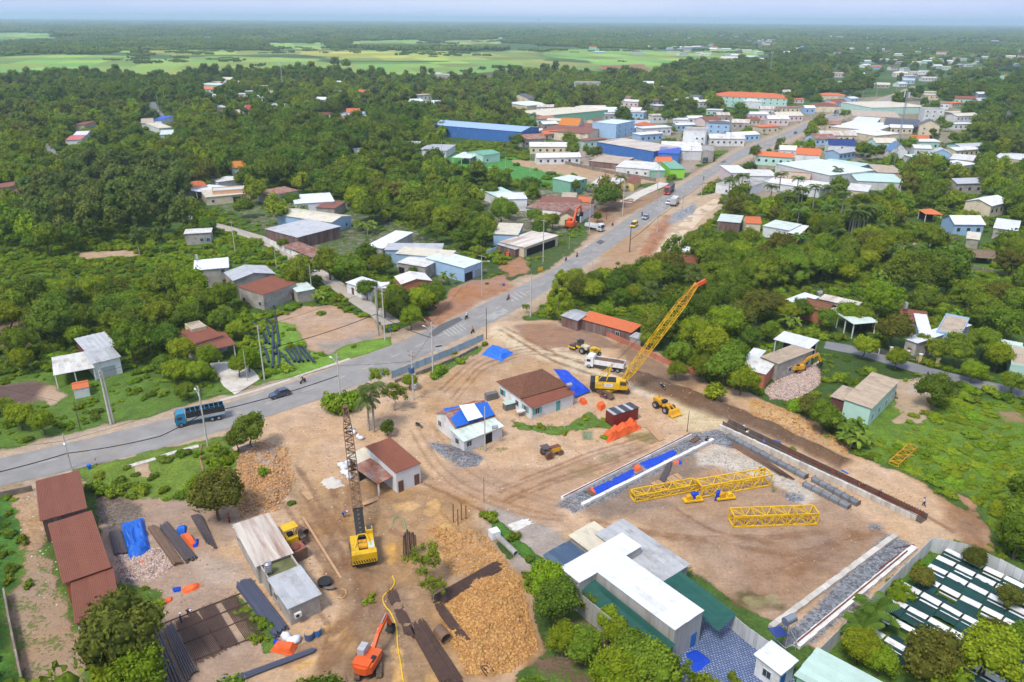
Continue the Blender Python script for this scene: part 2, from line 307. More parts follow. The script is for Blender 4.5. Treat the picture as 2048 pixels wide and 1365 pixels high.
    # gravel
    for px in [[(1120,1000),(1380,875),(1420,865),(1440,880),(1180,1015),(1150,1028),(1110,1010)],[(1780,1068),(1830,1095),(1630,1290),(1570,1290),(1600,1240)],[(1380,865),(1440,862),(1470,880),(1480,900),(1430,890),(1380,900)],[(1560,985),(1600,990),(1610,1005),(1580,1006)],
               [(855,885),(900,890),(965,915),(955,935),(920,935),(880,910)],[(530,900),(560,895),(570,925),(545,940)],[(1742,1050),(1765,1052),(1764,1065),(1745,1064)]]:
        P(px,grav,0,.8,.5,2,rock=1,dz=(.08,.05,1))
    P([(880,893),(925,892),(962,915),(945,932),(915,925)],C(140,142,148),0,1.5,.3,2,rock=1,dz=(.5,.1,1))
    P([(1335,445),(1350,425),(1385,410),(1390,425),(1370,440),(1345,447)],C(178,180,182),0,3,.5,3,rock=1,dz=(1.8,.6,4));P([(1370,425),(1385,405),(1395,415),(1385,435)],C(175,178,180),0,2,.4,rock=1,dz=(1.2,.4,3))
    # clay, mud, puddles on the left
    P([(462,905),(520,880),(575,900),(590,960),(560,1020),(480,1040),(465,980)],C(190,150,108),0,1.5,1.5,4,dz=(.9,.7,3),rock=.6)
    P([(478,905),(530,885),(570,895),(560,935),(535,940),(500,920)],C(190,180,168),0,1.5,1,3,rock=.5)
    P([(540,840),(640,815),(700,830),(690,900),(650,960),(560,940),(555,880)],C(222,186,150),0,2,1,5)
    P([(560,960),(700,960),(860,980),(940,1000),(960,1060),(1060,1180),(1070,1300),(980,1360),(640,1400),(660,1300),(680,1200),(620,1100),(580,1020)],C(190,152,110),0,2,1.5,4,dz=(0,.28,2.5))
    P([(640,1120),(760,1120),(830,1200),(850,1365),(640,1400),(560,1380),(700,1290),(700,1200)],C(172,140,106),0,2,1.5,4,dz=(0,.2,1.6))
    P([(870,1010),(960,1060),(1040,1160),(980,1120),(850,1080)],C(208,162,108),0,1.5,1,3,dz=(.5,.4,2.5),rock=.3)
    P([(890,1185),(960,1150),(1040,1160),(1080,1300),(1020,1345),(935,1350),(895,1270)],C(196,148,92),0,1.5,.8,3,dz=(.35,.35,2),rock=.4)
    P([(560,905),(640,870),(660,1000),(600,990)],C(214,176,132),0,2,1,k=.7)
    wetc=C(232,184,116)
    for px in [[(785,1012),(830,1003),(842,1012),(820,1025),(790,1022)],[(845,1020),(870,995),(885,1005),(880,1020),(855,1040)],[(870,1065),(900,1050),(920,1065),(890,1075)],[(640,1255),(690,1240),(700,1262),(655,1268)],[(655,1270),(640,1300),(650,1310),(665,1285)],[(570,1340),(600,1322),(640,1318),(600,1345)],[(850,1350),(880,1345),(880,1370),(850,1375)],[(780,1290),(800,1300),(815,1365),(790,1365)],[(660,1060),(690,1090),(700,1125),(680,1100)],[(770,1095),(790,1085),(800,1110),(780,1130)],[(860,1100),(900,1085),(905,1110),(870,1120)]]:
        P(px,wetc,0,.5,.5,1.5,wet=1,dz=(-.10,0,1))
    P([(1250,872),(1300,865),(1320,880),(1290,890)],C(172,156,100),.1,.8,.8,2,wet=.9);P([(1490,1200),(1520,1195),(1545,1210),(1500,1220)],C(165,150,105),0,.6,.6,2,wet=1)
    P([(1530,1195),(1550,1190),(1560,1205),(1540,1215)],C(175,160,118),0,.6,.6,2,wet=1);P([(1140,940),(1180,930),(1190,950),(1150,960)],C(170,145,105),.25,1,1,2);P([(1200,915),(1240,905),(1240,920),(1200,930)],C(170,148,110),.2,1,1,2)
    P([(690,1080),(740,1080),(760,1150),(720,1180),(690,1140)],mud,0,2,1,3,k=.8)
    P([(1165,862),(1185,862),(1185,880),(1165,880)],C(150,160,120),.2,.5,.2,wet=1,dz=(-.3,0,1))
    # wheel tracks
    rut=C(158,120,88)
    for off,kk in [(0,.5),(2.2,.5),(6,.4),(8.2,.4)]:
        pts=[G(*p) for p in [(820,860),(860,930),(900,970),(980,1010),(1060,1035),(1120,1040)]]
        track([(x+off*.6,y+off*.5) for x,y in pts],.55,rut,0,kk,.4,.2,dz=(-.07,.02,1),world=True)
    for px in [[(700,970),(690,1020),(660,1080),(650,1150)],[(640,1010),(655,1060),(700,1130),(730,1200)],[(600,980),(640,1050),(690,1120),(720,1180)],[(560,1330),(640,1290),(720,1270),(760,1240)],[(730,1180),(740,1230),(760,1290)],[(1180,1040),(1280,1060),(1400,1075),(1600,1070)],[(1200,1055),(1300,1070),(1450,1085),(1640,1060)],
               [(1470,1090),(1560,1110),(1650,1090),(1760,1060)],[(1560,1140),(1620,1110),(1700,1060)],[(1575,1150),(1640,1115),(1720,1065)],[(1700,970),(1780,1000),(1850,1030),(1900,1060)],[(1340,1010),(1420,1060),(1560,1090)],[(1010,1000),(1100,960),(1200,930),(1320,880)],[(990,980),(1080,945),(1180,905),(1300,870)],[(900,800),(960,730),(1060,700),(1160,720)],[(880,780),(950,715),(1050,690),(1160,705)],[(1000,660),(1100,720),(1220,760)],[(1010,655),(1120,712),(1240,750)],
               [(560,1000),(600,1060),(640,1120),(680,1190)],[(700,1130),(720,1200),(700,1270),(640,1340)],[(735,1150),(745,1210),(720,1290),(680,1365)],[(610,1040),(650,1110),(720,1150),(760,1230)],[(590,930),(640,1010),(690,1070)],[(660,960),(672,1030),(700,1100)],[(830,960),(900,990),(960,1020),(1080,1060)],[(560,1310),(650,1270),(740,1200),(800,1190)],[(780,1060),(830,1080),(900,1100)],[(620,1200),(660,1260),(640,1330)],[(760,1180),(700,1240),(650,1290)],[(780,1170),(775,1220),(740,1260)]]:
        track(px,.6,rut,0,.8,.5,.35,dz=(-.10,.02,1));track([(a+9,b+5) for a,b in px],.6,rut,0,.65,.5,.35,dz=(-.05,.02,1))
    # left strip: yard west of the brown sheds, green pit north of the pipes
    P([(-60,960),(60,950),(70,1000),(120,1150),(180,1300),(200,1400),(-60,1400)],C(198,168,138),.42,2,1.5,4,vegc=weed)
    P([(-60,1000),(30,985),(60,1040),(20,1200),(45,1400),(-60,1400)],C(190,150,110),.85,2,1.5,4,vegc=(.06,.15,.02))
    P([(30,990),(75,990),(90,1050),(60,1110),(35,1060)],C(206,170,130),.2,1.5,1.5,3,rock=.4)
    P([(150,935),(300,905),(400,885),(465,870),(470,930),(465,1000),(420,1010),(330,1000),(230,1010),(190,1000)],C(200,165,130),.97,1.5,1.2,4,vegc=(.12,.18,.02))
    P([(268,925),(295,922),(300,955),(270,950)],dirt,.05,1,.6);P([(315,1000),(335,1000),(330,1030),(312,1020)],dirt,.05,1,.6)
    P([(220,1000),(330,1000),(460,1010),(475,1060),(420,1110),(470,1160),(480,1260),(560,1300),(480,1400),(330,1400),(310,1300),(230,1200),(205,1100)],C(190,162,138),.18,2,1.5,3)
    P([(370,1100),(480,1120),(500,1160),(470,1175),(400,1160)],C(206,180,156),.02,2,1);P([(470,1180),(560,1260),(580,1300),(530,1310),(480,1260)],dirt,.7,1,1,vegc=weed)
    P([(225,1110),(330,1095),(345,1130),(300,1165),(235,1150)],C(215,185,168),.05,1,1,2,rock=1,dz=(.3,.25,1.5));P([(235,1145),(270,1140),(290,1170),(240,1190)],C(130,125,120),.2,1,1,2,rock=1)
    P([(190,990),(250,990),(300,1030),(235,1070),(200,1040)],C(140,125,110),.3,1,1,2,rock=.8)
    P([(180,1160),(320,1180),(330,1400),(190,1400)],dirt,.85,2,1.2,vegc=weed)
    # north-east corner of the site, village plots on the right
    P([(1530,780),(1560,760),(1640,720),(1640,770),(1600,800),(1540,800)],C(212,186,172),.03,1.5,1,3,rock=1,dz=(.5,.3,2))
    P([(1700,790),(2048,800),(2110,820),(2110,1080),(2000,1080),(1960,1000),(1800,940),(1720,910),(1700,860)],None,1.3,2,1,5,vegc=(.10,.17,.016))
    P([(1790,760),(1850,755),(1880,790),(1850,850),(1790,850),(1780,800)],C(210,182,150),.35,2,1.5,3);P([(1850,745),(1890,765),(1860,790),(1810,785)],C(205,190,172),.05,1.5,.6)
    P([(1990,820),(2048,820),(2060,850),(2000,850)],C(180,150,110),.4,2,1)
    P([(1850,1100),(1900,1080),(2110,1140),(2110,1420),(1680,1420),(1650,1320)],C(150,125,100),.75,1,.5,3,vegc=weed);P([(1840,1120),(1900,1110),(1910,1150),(1800,1250),(1690,1290)],None,1.3,1,.6,3,vegc=(.06,.15,.015))
    P([(960,1000),(1060,1040),(1120,1060),(1140,1090),(1090,1160),(1040,1140),(980,1060)],C(188,174,160),.05,1.2,.8);P([(1180,1150),(1360,1300),(1360,1400),(1060,1400),(1100,1250),(1080,1190)],C(150,120,100),.5,2,1.5,3,vegc=weed)
    P([(960,1030),(985,1030),(1130,1160),(1100,1170),(1050,1120)],None,1.3,1,.5,2,vegc=(.06,.15,.015))
    for px,g in [([(1020,840),(1090,850),(1130,850),(1180,820),(1240,860),(1180,860),(1110,870),(1040,860)],.7),([(860,850),(880,880),(960,915),(1030,900),(1000,890)],.4),([(870,740),(970,690),(960,700),(870,760)],1.2),([(650,790),(710,780),(730,800),(700,825),(650,825)],.9),([(960,690),(1040,720),(990,740)],.4),([(1540,970),(1580,985),(1560,995)],.8),([(1800,900),(1830,890),(1820,930)],.9)]:
        P(px,None,g,1.5,1,2.5,vegc=weed)
    P([(1640,690),(1720,700),(1700,760),(1640,740)],C(180,165,140),.8,2,1);P([(1680,500),(1900,480),(2048,520),(2048,600),(1800,560)],None,.95,4,3,vegc=(.08,.16,.02));P([(1770,490),(1830,480),(1850,500),(1780,510)],C(205,165,130),.2,2,1)
    P([(1940,590),(2048,610),(2048,625),(1930,605)],C(165,140,110),.25,2,1);P([(1720,505),(1790,480),(1800,500),(1730,530)],C(170,130,100),.3,2,1);P([(1330,960),(1345,960),(1330,980)],dark,0,1,.3)
    Z[np.hypot(X,Y) < 50]=0
    # keep the carriageways level
    cl=np.r_[RA,RB[::-1]];ix=np.where(view & (Y < 900))[0];s=psd(X[ix],Y[ix],[tuple(q) for q in cl[::2]])
    Z[ix]*= np.clip(-s/1.5-.3,0,1);Z[ix]-= .03*(s > -.6)
    idx=np.arange(n*k).reshape(n,k);nxt=np.roll(idx,-1,axis=1)
    f=np.stack([idx[:-1],idx[1:],nxt[1:],nxt[:-1]],-1).reshape(-1,4)
    v=np.c_[X,Y,Z];v=np.r_[v,[[0,0,0]]]
    cen=np.stack([idx[0],nxt[0],np.full(k,n*k),np.full(k,n*k)],-1)[:,:3]
    me=bpy.data.meshes.new('ground');allf=f
    me=npmesh('ground',v,allf)
    for nm,a in (('soil',soil),('veg',veg),('det',det)):
        at=me.attributes.new(nm,'FLOAT_COLOR','POINT');aa=np.r_[a,a[-1:]].astype(np.float32);at.data.foreach_set('color',aa.ravel())
    me.shade_smooth()
    m=bpy.data.materials.new('ground_soil_and_grass');m.use_nodes=True;t=m.node_tree;b=t.nodes['Principled BSDF'];l=t.links.new
    def N(ty,**kw):
        q=t.nodes.new(ty)
        for a_,b_ in kw.items():setattr(q,a_,b_)
        return q
    def attr(nm):q=N('ShaderNodeAttribute');q.attribute_name=nm;return q
    def noise(sc,de=6,ro=.6):
        q=N('ShaderNodeTexNoise');q.inputs['Scale'].default_value=sc;q.inputs['Detail'].default_value=de;q.inputs['Roughness'].default_value=ro;l(geo.outputs['Position'],q.inputs['Vector']);return q.outputs['Fac']
    def mrange(x,a_,b_,c_,d_,cl_=True):
        q=N('ShaderNodeMapRange');q.clamp=cl_;l(x,q.inputs[0])
        for i_,vv in enumerate((a_,b_,c_,d_)):q.inputs[i_+1].default_value=vv
        return q.outputs[0]
    def math_(op,x,y):
        q=N('ShaderNodeMath',operation=op)
        for i_,z in enumerate((x,y)):
            if isinstance(z,(int,float)):q.inputs[i_].default_value=z
            else:l(z,q.inputs[i_])
        return q.outputs[0]
    def scalecol(c,f_):
        q=N('ShaderNodeVectorMath',operation='SCALE');l(c,q.inputs[0]);l(f_,q.inputs['Scale']);return q.outputs[0]
    def mixc(f_,a_,b_):
        q=N('ShaderNodeMix',data_type='RGBA');l(f_,q.inputs[0]);l(a_,q.inputs[6]);l(b_,q.inputs[7]);return q.outputs[2]
    geo=N('ShaderNodeNewGeometry');aS,aV,aD=attr('soil'),attr('veg'),attr('det')
    sepd=N('ShaderNodeSeparateColor');l(aD.outputs['Color'],sepd.inputs[0]);wet,rock=sepd.outputs[0],sepd.outputs[1]
    n1,n2,n3=noise(.35,8,.65),noise(2.2,7,.7),noise(.09,5,.6)
    mpn=N('ShaderNodeMapping');mpn.inputs['Rotation'].default_value=(0,0,.5);mpn.inputs['Scale'].default_value=(.35,2.4,1);l(geo.outputs['Position'],mpn.inputs[0])
    n4=N('ShaderNodeTexNoise');n4.inputs['Scale'].default_value=.5;n4.inputs['Detail'].default_value=7;n4.inputs['Roughness'].default_value=.7;n4.inputs['Distortion'].default_value=1.2;l(mpn.outputs[0],n4.inputs['Vector'])
    sm=math_('MULTIPLY',math_('MULTIPLY',mrange(n1,.3,.7,.64,.98),mrange(n2,.3,.7,.74,1.16)),mrange(n4.outputs['Fac'],.3,.68,1.06,.86))
    vor=N('ShaderNodeTexVoronoi');vor.inputs['Scale'].default_value=3.2;l(geo.outputs['Position'],vor.inputs['Vector'])
    sv=N('ShaderNodeSeparateColor');l(vor.outputs['Color'],sv.inputs[0]);rk=mrange(sv.outputs[0],0,1,.5,1.4)
    rkm=N('ShaderNodeMix');l(rock,rkm.inputs[0]);rkm.inputs[2].default_value=1;l(rk,rkm.inputs[3])
    soilc=scalecol(scalecol(aS.outputs['Color'],sm),rkm.outputs[0])
    # tone of the soil: mix towards a warmer or a greyer earth in large patches
    warm=N('ShaderNodeHueSaturation');l(soilc,warm.inputs['Color']);l(mrange(n3,.35,.65,.9,1.12),warm.inputs['Saturation']);l(mrange(wet,0,1,1,.92),warm.inputs['Value'])
    vm=math_('MULTIPLY',mrange(n2,.3,.7,.55,1.5),mrange(n1,.3,.7,.7,1.35));vegc=scalecol(aV.outputs['Color'],vm)
    thr=math_('ADD',math_('MULTIPLY',math_('ADD',n1,n2),.9),math_('ADD',aS.outputs['Alpha'],-1.4));gm=mrange(thr,-.06,.06,0,1)
    col=mixc(gm,warm.outputs[0],vegc);l(col,b.inputs['Base Color'])
    wv=math_('MULTIPLY',wet,math_('SUBTRACT',1.,gm))
    l(mrange(wv,.5,.9,.92,.12),b.inputs['Roughness']);b.inputs['Specular IOR Level'].default_value=.25
    bp=N('ShaderNodeBump');bp.inputs['Distance'].default_value=.35
    hgt=math_('ADD',math_('MULTIPLY',n2,mrange(gm,0,1,.35,1.1)),math_('MULTIPLY',math_('MULTIPLY',vor.outputs['Distance'],rock),-.7));l(hgt,bp.inputs['Height']);l(mrange(wv,.4,.8,.7,.0),bp.inputs['Strength']);l(bp.outputs[0],b.inputs['Normal'])
    me.materials.append(m);o=link('ground',me,kind='structure');return X,Y,Z,n,k,th,r
GX,GY,GZ,Gn,Gk,Gth,Gr=build_ground()
GZ2=GZ.reshape(Gn,Gk)
def gz(x,y):
    r_=math.hypot(x,y);t_=math.atan2(x,y)
    i=int(np.clip(np.searchsorted(Gr,r_),1,Gn-1));j=int(np.clip(np.searchsorted(Gth,t_),1,Gk-1))
    return float(GZ2[i-1:i+1,j-1:j+1].mean())
def gza(x,y):
    i=np.clip(np.searchsorted(Gr,np.hypot(x,y)),1,Gn-1);j=np.clip(np.searchsorted(Gth,np.arctan2(x,y)),1,Gk-1)
    return (GZ2[i,j]+GZ2[i-1,j-1])/2
# ---------------------------------------------------------------- roads
asph=mat('asphalt_worn',C(152,149,144,.72),.85,.2,.3,dirt=.25,dcol=C(175,160,142,.7),bump=.2,bsc=20,ax=(1,1,1))
asph_new=mat('asphalt_new',C(105,104,104,.7),.85,.1,.5);paintw=mat('road_paint',C(205,200,188),.7,.3,2,dirt=.8,dcol=C(170,165,160));painty=mat('road_paint_yellow',C(215,190,120),.7,.25,2,dirt=.5,dcol=C(165,160,150))
ribbon('main_road',RA,RB,.012,asph,cross=6)
def along(i,k,off=0):a=RA[i]+(RB[i]-RA[i])*k;return a
def roadline(name,k,w,i0,i1,dash,m,z=.022):
    mb=MB();step=3.;A=resample([tuple(RA[i]+(RB[i]-RA[i])*k) for i in range(i0,i1)],3000);s=np.r_[0,np.cumsum(np.hypot(*np.diff(A,axis=0).T))]
    pos=0.
    while pos < s[-1]-dash[0]:
        ii=np.searchsorted(s,np.linspace(pos,pos+dash[0],4));ii=np.clip(ii,0,2998)
        for a,b in zip(ii,ii[1:]):
            p,q=A[a],A[b];d=q-p;ln=np.hypot(*d)
            if ln < 1e-3:continue
            nn=np.array((-d[1],d[0]))/ln*w/2;mb.quad((*(p-nn),z),(*(q-nn),z),(*(q+nn),z),(*(p+nn),z))
        pos+= sum(dash)
    return mb.build(name,m,kind='structure')
roadline('lane_dashes',.5,.2,2,100,(3,5),paintw);roadline('lane_centre_line',.5,.22,100,128,(50,.01),painty);roadline('lane_dashes_far',.5,.22,128,238,(3,5),paintw)
def rumble(px0,px1,n):       # transverse bars
    a,b=Vector(G(*px0)),Vector(G(*px1));i=int(np.argmin(np.hypot(*(((RA+RB)/2)-np.array(a)).T)));d=RA[i]-RB[i];d=Vector(d).normalized()
    mb=MB()
    for k in range(n):
        c=a+(b-a)*k/(n-1);t=Vector((-d.y,d.x))*.12;e=d*2.1
        mb.quad(*[(q.x,q.y,.026) for q in (c-e-t,c+e-t,c+e+t,c-e+t)])
    mb.build('rumble_bars',paintw,kind='structure')
rumble((893,668),(925,654),6);rumble((1022,600),(1046,588),4)
pp=resample(PG((858,668),(880,650),(918,634),(926,640),(900,655),(868,674)),26)
MB().add([(x,y,.018) for x,y in pp],[tuple(range(26))]).build('asphalt_patch',asph_new,kind='structure')
conc_m=mat('concrete_pale',C(205,198,186),.85,.15,.4,dirt=.35,dcol=C(160,145,125),bump=.15);conc_g=mat('concrete_grey',C(170,168,162),.85,.18,.5,dirt=.4,dcol=C(110,105,98),bump=.2)
lane_m=mat('lane_concrete',C(178,168,156),.88,.15,.25,dirt=.4,dcol=C(190,165,135),bump=.15);lane_a=mat('lane_asphalt',C(128,128,130),.88,.12,.3,dirt=.2,dcol=C(160,150,135));trk_m=mat('track_earth',C(218,196,166),.9,.12,.3,dirt=.3,dcol=C(190,160,130),bump=.3)
for nm,(px,w) in LANES.items():
    P_=smooth(resample(PG(*px),50),6);t_=np.gradient(P_,axis=0);t_ /= np.hypot(*t_.T)[:,None];nn_=np.c_[-t_[:,1],t_[:,0]]*w/2
    wob_=(1+.08*fbm(P_[:,0],P_[:,1],6,3,5))[:,None]
    ribbon(nm,P_+nn_*wob_,P_-nn_*wob_,.03,{'side_lane':lane_m,'village_road':lane_a,'far_village_road':lane_a,'east_lane':lane_a,'bare_track':trk_m,'concrete_track':conc_m}[nm],cross=3)
def slab(name,px,m,z=.06,th=.12):
    return MB().prism(PG(*px)[::-1] if False else PG(*px),z-th,z).build(name,m,kind='structure')
slab('concrete_yard',[(419,727),(491,722),(521,758),(470,790),(447,773)],conc_m)
# drain slabs along the verge
for i_,(a_,b_,k0_,k1_) in enumerate([(60,63,.55,.9),(88,90,.1,.42),(132,136,.5,.85),(46,47,.1,.45),(28,30,.6,.95),(150,152,.1,.4)]):
    P_=[RA[q]+(RB[q]-RA[q])*k_ for q,k_ in ((a_,k0_),(b_,k0_+.03),(b_,k1_),(a_,k1_-.02))];MB().quad(*[(p_[0],p_[1],.017) for p_ in P_]).build('asphalt_patch',asph_new if i_ % 2 else conc_g,kind='structure')
mb=MB()
A=smooth(resample(PG((440,802),(520,780),(600,752),(650,735),(700,718)),40),3)
for a,b in zip(A,A[1:]):
    d=b-a;nn=np.array((-d[1],d[0]))/np.hypot(*d)*.45;mb.prism([tuple(a-nn),tuple(a+d*.96-nn),tuple(a+d*.96+nn),tuple(a+nn)],0,.07)
mb.build('drain_cover_strip',conc_m,kind='structure')
mb=MB();A=smooth(resample(PG((255,935),(300,922),(345,907),(398,893)),14),2)
for i,(a,b) in enumerate(zip(A,A[1:])):
    if i in (5,9):continue
    d=b-a;nn=np.array((-d[1],d[0]))/np.hypot(*d)*.5;mb.prism([tuple(a-nn),tuple(a+d*.95-nn),tuple(a+d*.95+nn),tuple(a+nn)],0,.15)
mb.build('kerb_stones',conc_m,kind='structure')
# ---------------------------------------------------------------- air
hm=bpy.data.materials.new('haze_air');hm.use_nodes=True;ht=hm.node_tree;ht.nodes.clear();hv=ht.nodes.new('ShaderNodeVolumePrincipled');ho=ht.nodes.new('ShaderNodeOutputMaterial')
hv.inputs['Color'].default_value=(.64,.83,1,1);hv.inputs['Density'].default_value=.00012;hv.inputs['Anisotropy'].default_value=.2;ht.links.new(hv.outputs[0],ho.inputs['Volume'])
MB().box((0,0,58),(88000,88000,120)).build('haze',hm,kind='stuff')
# ---------------------------------------------------------------- buildings
RM={
 'rust':mat('sheet_brown',C(138,84,64),.6,.1,.5,dirt=.3,dcol=C(140,95,70),ov=.06),'rusty':mat('sheet_rusted',C(150,92,68),.75,.35,.8,dirt=.7,dcol=C(178,168,158),ov=.2),
 'white':mat('sheet_white',C(236,238,243,.72),.55,.10,.35,dirt=.3,dcol=C(190,190,190),ov=.05),'offw':mat('sheet_offwhite',C(222,220,212),.6,.1,.5,dirt=.35,dcol=C(160,148,135),ov=.06),
 'cream':mat('sheet_cream',C(214,206,184),.6,.1,.5,dirt=.3,dcol=C(165,150,130),ov=.06),'grey':mat('sheet_grey',C(186,188,190),.5,.12,.5,dirt=.35,dcol=C(140,132,122),ov=.08),
 'beige':mat('sheet_beige',C(190,172,150),.7,.12,.5,dirt=.4,dcol=C(140,120,100),ov=.06),'streak':mat('sheet_streaked',C(214,205,192),.6,.15,.6,dirt=.55,dcol=C(140,88,62),ax=(1.6,.15,1),ov=.08),
 'blue':mat('sheet_blue',C(160,188,225),.5,.08,.5,ov=.05),'navy':mat('sheet_navy',C(40,62,120),.5,.15,.5),'deep':mat('sheet_deepblue',C(35,80,180),.45,.1,.5),'slate':mat('sheet_slate',C(78,98,122),.45,.12,.5,dirt=.3,dcol=C(110,125,140)),
 'mint':mat('sheet_mint',C(186,210,200),.55,.1,.5,dirt=.25,dcol=C(180,190,180)),'green':mat('sheet_green',C(120,175,145),.55,.1,.5,dirt=.15,dcol=C(160,190,170)),'gwhite':mat('sheet_greenwhite',C(212,224,214),.55,.1,.5,dirt=.4,dcol=C(170,180,165)),
 'orange':mat('tile_orange',C(214,118,72),.8,.2,3,dirt=.45,dcol=C(175,110,80),bump=.3,bsc=6),'tile':mat('tile_old_brown',C(128,84,62),.9,.35,2.2,dirt=.6,dcol=C(95,75,60),bump=.5,bsc=5),'red':mat('tile_red',C(190,70,62),.7,.15,2),'pink':mat('sheet_pink',C(205,120,115),.7,.15,1),'ochre':mat('tile_ochre',C(205,130,55),.7,.15,2),
 'dark':mat('sheet_dark',C(72,74,80),.5,.2,.5,dirt=.3,dcol=C(130,130,130)),'thatch':mat('thatch',C(140,120,100),.95,.4,3,bump=.6,bsc=9),'flatgrey':mat('roof_slab',C(165,162,155),.9,.2,.4,dirt=.5,dcol=C(110,108,98)),'moss':mat('roof_slab_mossy',C(110,112,70),.9,.3,.8,dirt=.4,dcol=C(70,75,45)),
 'greyd':mat('tile_grey',C(110,108,108),.8,.15,1.5),'bluegrey':mat('tile_bluegrey',C(100,135,175),.7,.15,1.5)}
WM={
 'white':mat('wall_white',C(228,230,230),.85,.08,.5,dirt=.4,dcol=C(180,172,160)),'conc':mat('wall_concrete',C(185,178,168),.9,.15,.6,dirt=.6,dcol=C(120,112,104),bump=.15),'cream':mat('wall_cream',C(222,208,178),.85,.1,.5,dirt=.3),
 'lblue':mat('wall_lightblue',C(165,198,228),.8,.08,.5,dirt=.25,dcol=C(170,180,190)),'blue':mat('wall_bluesheet',C(70,120,190),.6,.12,.5,dirt=.2,dcol=C(120,150,190)),'mint':mat('wall_mint',C(190,225,212),.8,.08,.5,dirt=.25,dcol=C(190,195,185)),
 'brick':mat('wall_brick',C(196,118,88),.9,.2,1.5,dirt=.5,dcol=C(150,130,115),bump=.3,bsc=12),'pink':mat('wall_pink',C(225,205,205),.85,.08,.5),'lime':mat('wall_lime',C(150,215,70),.7,.06,.5),'rust':mat('wall_rustsheet',C(120,88,80),.8,.3,1,dirt=.6,dcol=C(160,150,145),ax=(1.5,1.5,.2)),
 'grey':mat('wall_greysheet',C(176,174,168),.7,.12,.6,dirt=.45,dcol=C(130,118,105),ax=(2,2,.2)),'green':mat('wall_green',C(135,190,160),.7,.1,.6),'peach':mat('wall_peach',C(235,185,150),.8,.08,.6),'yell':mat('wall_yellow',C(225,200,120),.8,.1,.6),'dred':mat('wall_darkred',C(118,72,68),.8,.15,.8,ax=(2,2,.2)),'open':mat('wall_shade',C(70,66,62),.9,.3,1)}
glass=mat('window_glass',(.03,.04,.05),.15,.3,1,spec=.6);frame_m=mat('window_frame',C(205,208,208),.6,.1,2);door_m=mat('door_wood',C(110,80,62),.7,.2,2);teal_m=mat('door_teal',C(90,170,160),.6,.1,2);blue_door=mat('door_blue',C(40,110,180),.5,.1,2);dark_m=mat('bay_shade',(.015,.014,.013),.9);shut_m=mat('roller_shutter',C(170,175,180),.5,.1,2)
FOOT=[]      # (centre, half sizes, rotation, height) so plants keep clear
_pan={}
def roof_panel(L,w,near):
    key=(round(L,1),round(w,2),near)
    if key in _pan:return _pan[key]
    n=5 if near else 2;mb=MB();p=w/n;pts=[]
    for i in range(n):x=-w/2+i*p;pts+= [(x,0),(x+p*.5,0),(x+p*.62,.05),(x+p*.88,.05)]
    pts+= [(w/2,0)];k=len(pts);lm=(L*.5)
    v=[(x,y,z) for x,z in pts for y in (0,L)];v+= [(-w/2,0,-.05),(w/2,0,-.05),(-w/2,L,-.05),(w/2,L,-.05)]
    f=[(2*i,2*i+2,2*i+3,2*i+1) for i in range(k-1)];a=2*k;f+= [(a,a+2,a+3,a+1),(0,1,a+2,a),(2*k-1,2*k-2,a+1,a+3),(0,a,a+1,2*k-2),(1,2*k-1,a+3,a+2)]
    _pan[key]=mb.add(v,f);return mb
_pm={}
def roof_plane(root,m,x0,x1,y0,z0,y1,z1,near,tile=False,M=None,trim=None):
    """surface from the eave (y0,z0) up to (y1,z1), running x0..x1; M swaps axes"""
    M=M or Matrix.Identity(4);L_=math.hypot(y1-y0,z1-z0);ang=math.atan2(z1-z0,abs(y1-y0));fl=y1 < y0;out=[]
    if tile:
        mb=MB();rows=max(2,int(L_/(.45 if near else .9)));cols=max(2,int((x1-x0)/(.5 if near else 1.2)))
        for r_ in range(rows):
            a,b=r_/rows,(r_+1)/rows
            for c_ in range(cols):
                xa,xb=x0+(x1-x0)*c_/cols,x0+(x1-x0)*(c_+1)/cols;ta=tb=(0,0)
                if trim: # hip: shrink with height
                    ta0,ta1=x0+trim*a,x1-trim*a;tb0,tb1=x0+trim*b,x1-trim*b
                    qa=(ta0+(ta1-ta0)*c_/cols,ta0+(ta1-ta0)*(c_+1)/cols);qb=(tb0+(tb1-tb0)*c_/cols,tb0+(tb1-tb0)*(c_+1)/cols)
                else:qa=qb=(xa,xb)
                ya,yb=y0+(y1-y0)*a,y0+(y1-y0)*b;za,zb=z0+(z1-z0)*a+.05+random.random()*.015,z0+(z1-z0)*b+.0
                pts=[M @ Vector(p) for p in ((qa[0],ya,za),(qa[1],ya,za),(qb[1],yb,zb),(qb[0],yb,zb))]
                mb.quad(*pts)
                mb.quad(*[M @ Vector(p) for p in ((qa[0],ya,za-.06),(qa[1],ya,za-.06),(qa[1],ya,za),(qa[0],ya,za))])
        return [mb.build('roof',m,root)]
    w=1.05 if near else 2.1;n=max(1,round((x1-x0)/w));w=(x1-x0)/n;big=MB()
    for i in range(n):
        T=M @ Matrix.Translation((x0+(i+.5)*w,y0,z0)) @ (Matrix.Rotation(math.pi,4,'Z') if fl else Matrix.Identity(4)) @ Matrix.Rotation(ang,4,'X')
        pb=roof_panel(L_,w,near)
        if near:
            key=(round(L_,1),round(w,2),m.name)
            if key not in _pm:me=pb.mesh('roof_sheet');me.materials.append(m);_pm[key]=me
            o=bpy.data.objects.new('roof_sheet',_pm[key]);COL.objects.link(o);o.parent=root
            o.matrix_local=T @ Matrix.Translation((0,random.uniform(-.03,.03),(i % 2)*.02+random.uniform(0,.015)));out.append(o)
        else:big.add([T @ Vector(p)+Vector((0,0,(i % 2)*.015)) for p in pb.v],pb.f)
    if not near:out.append(big.build('roof',m,root))
    return out
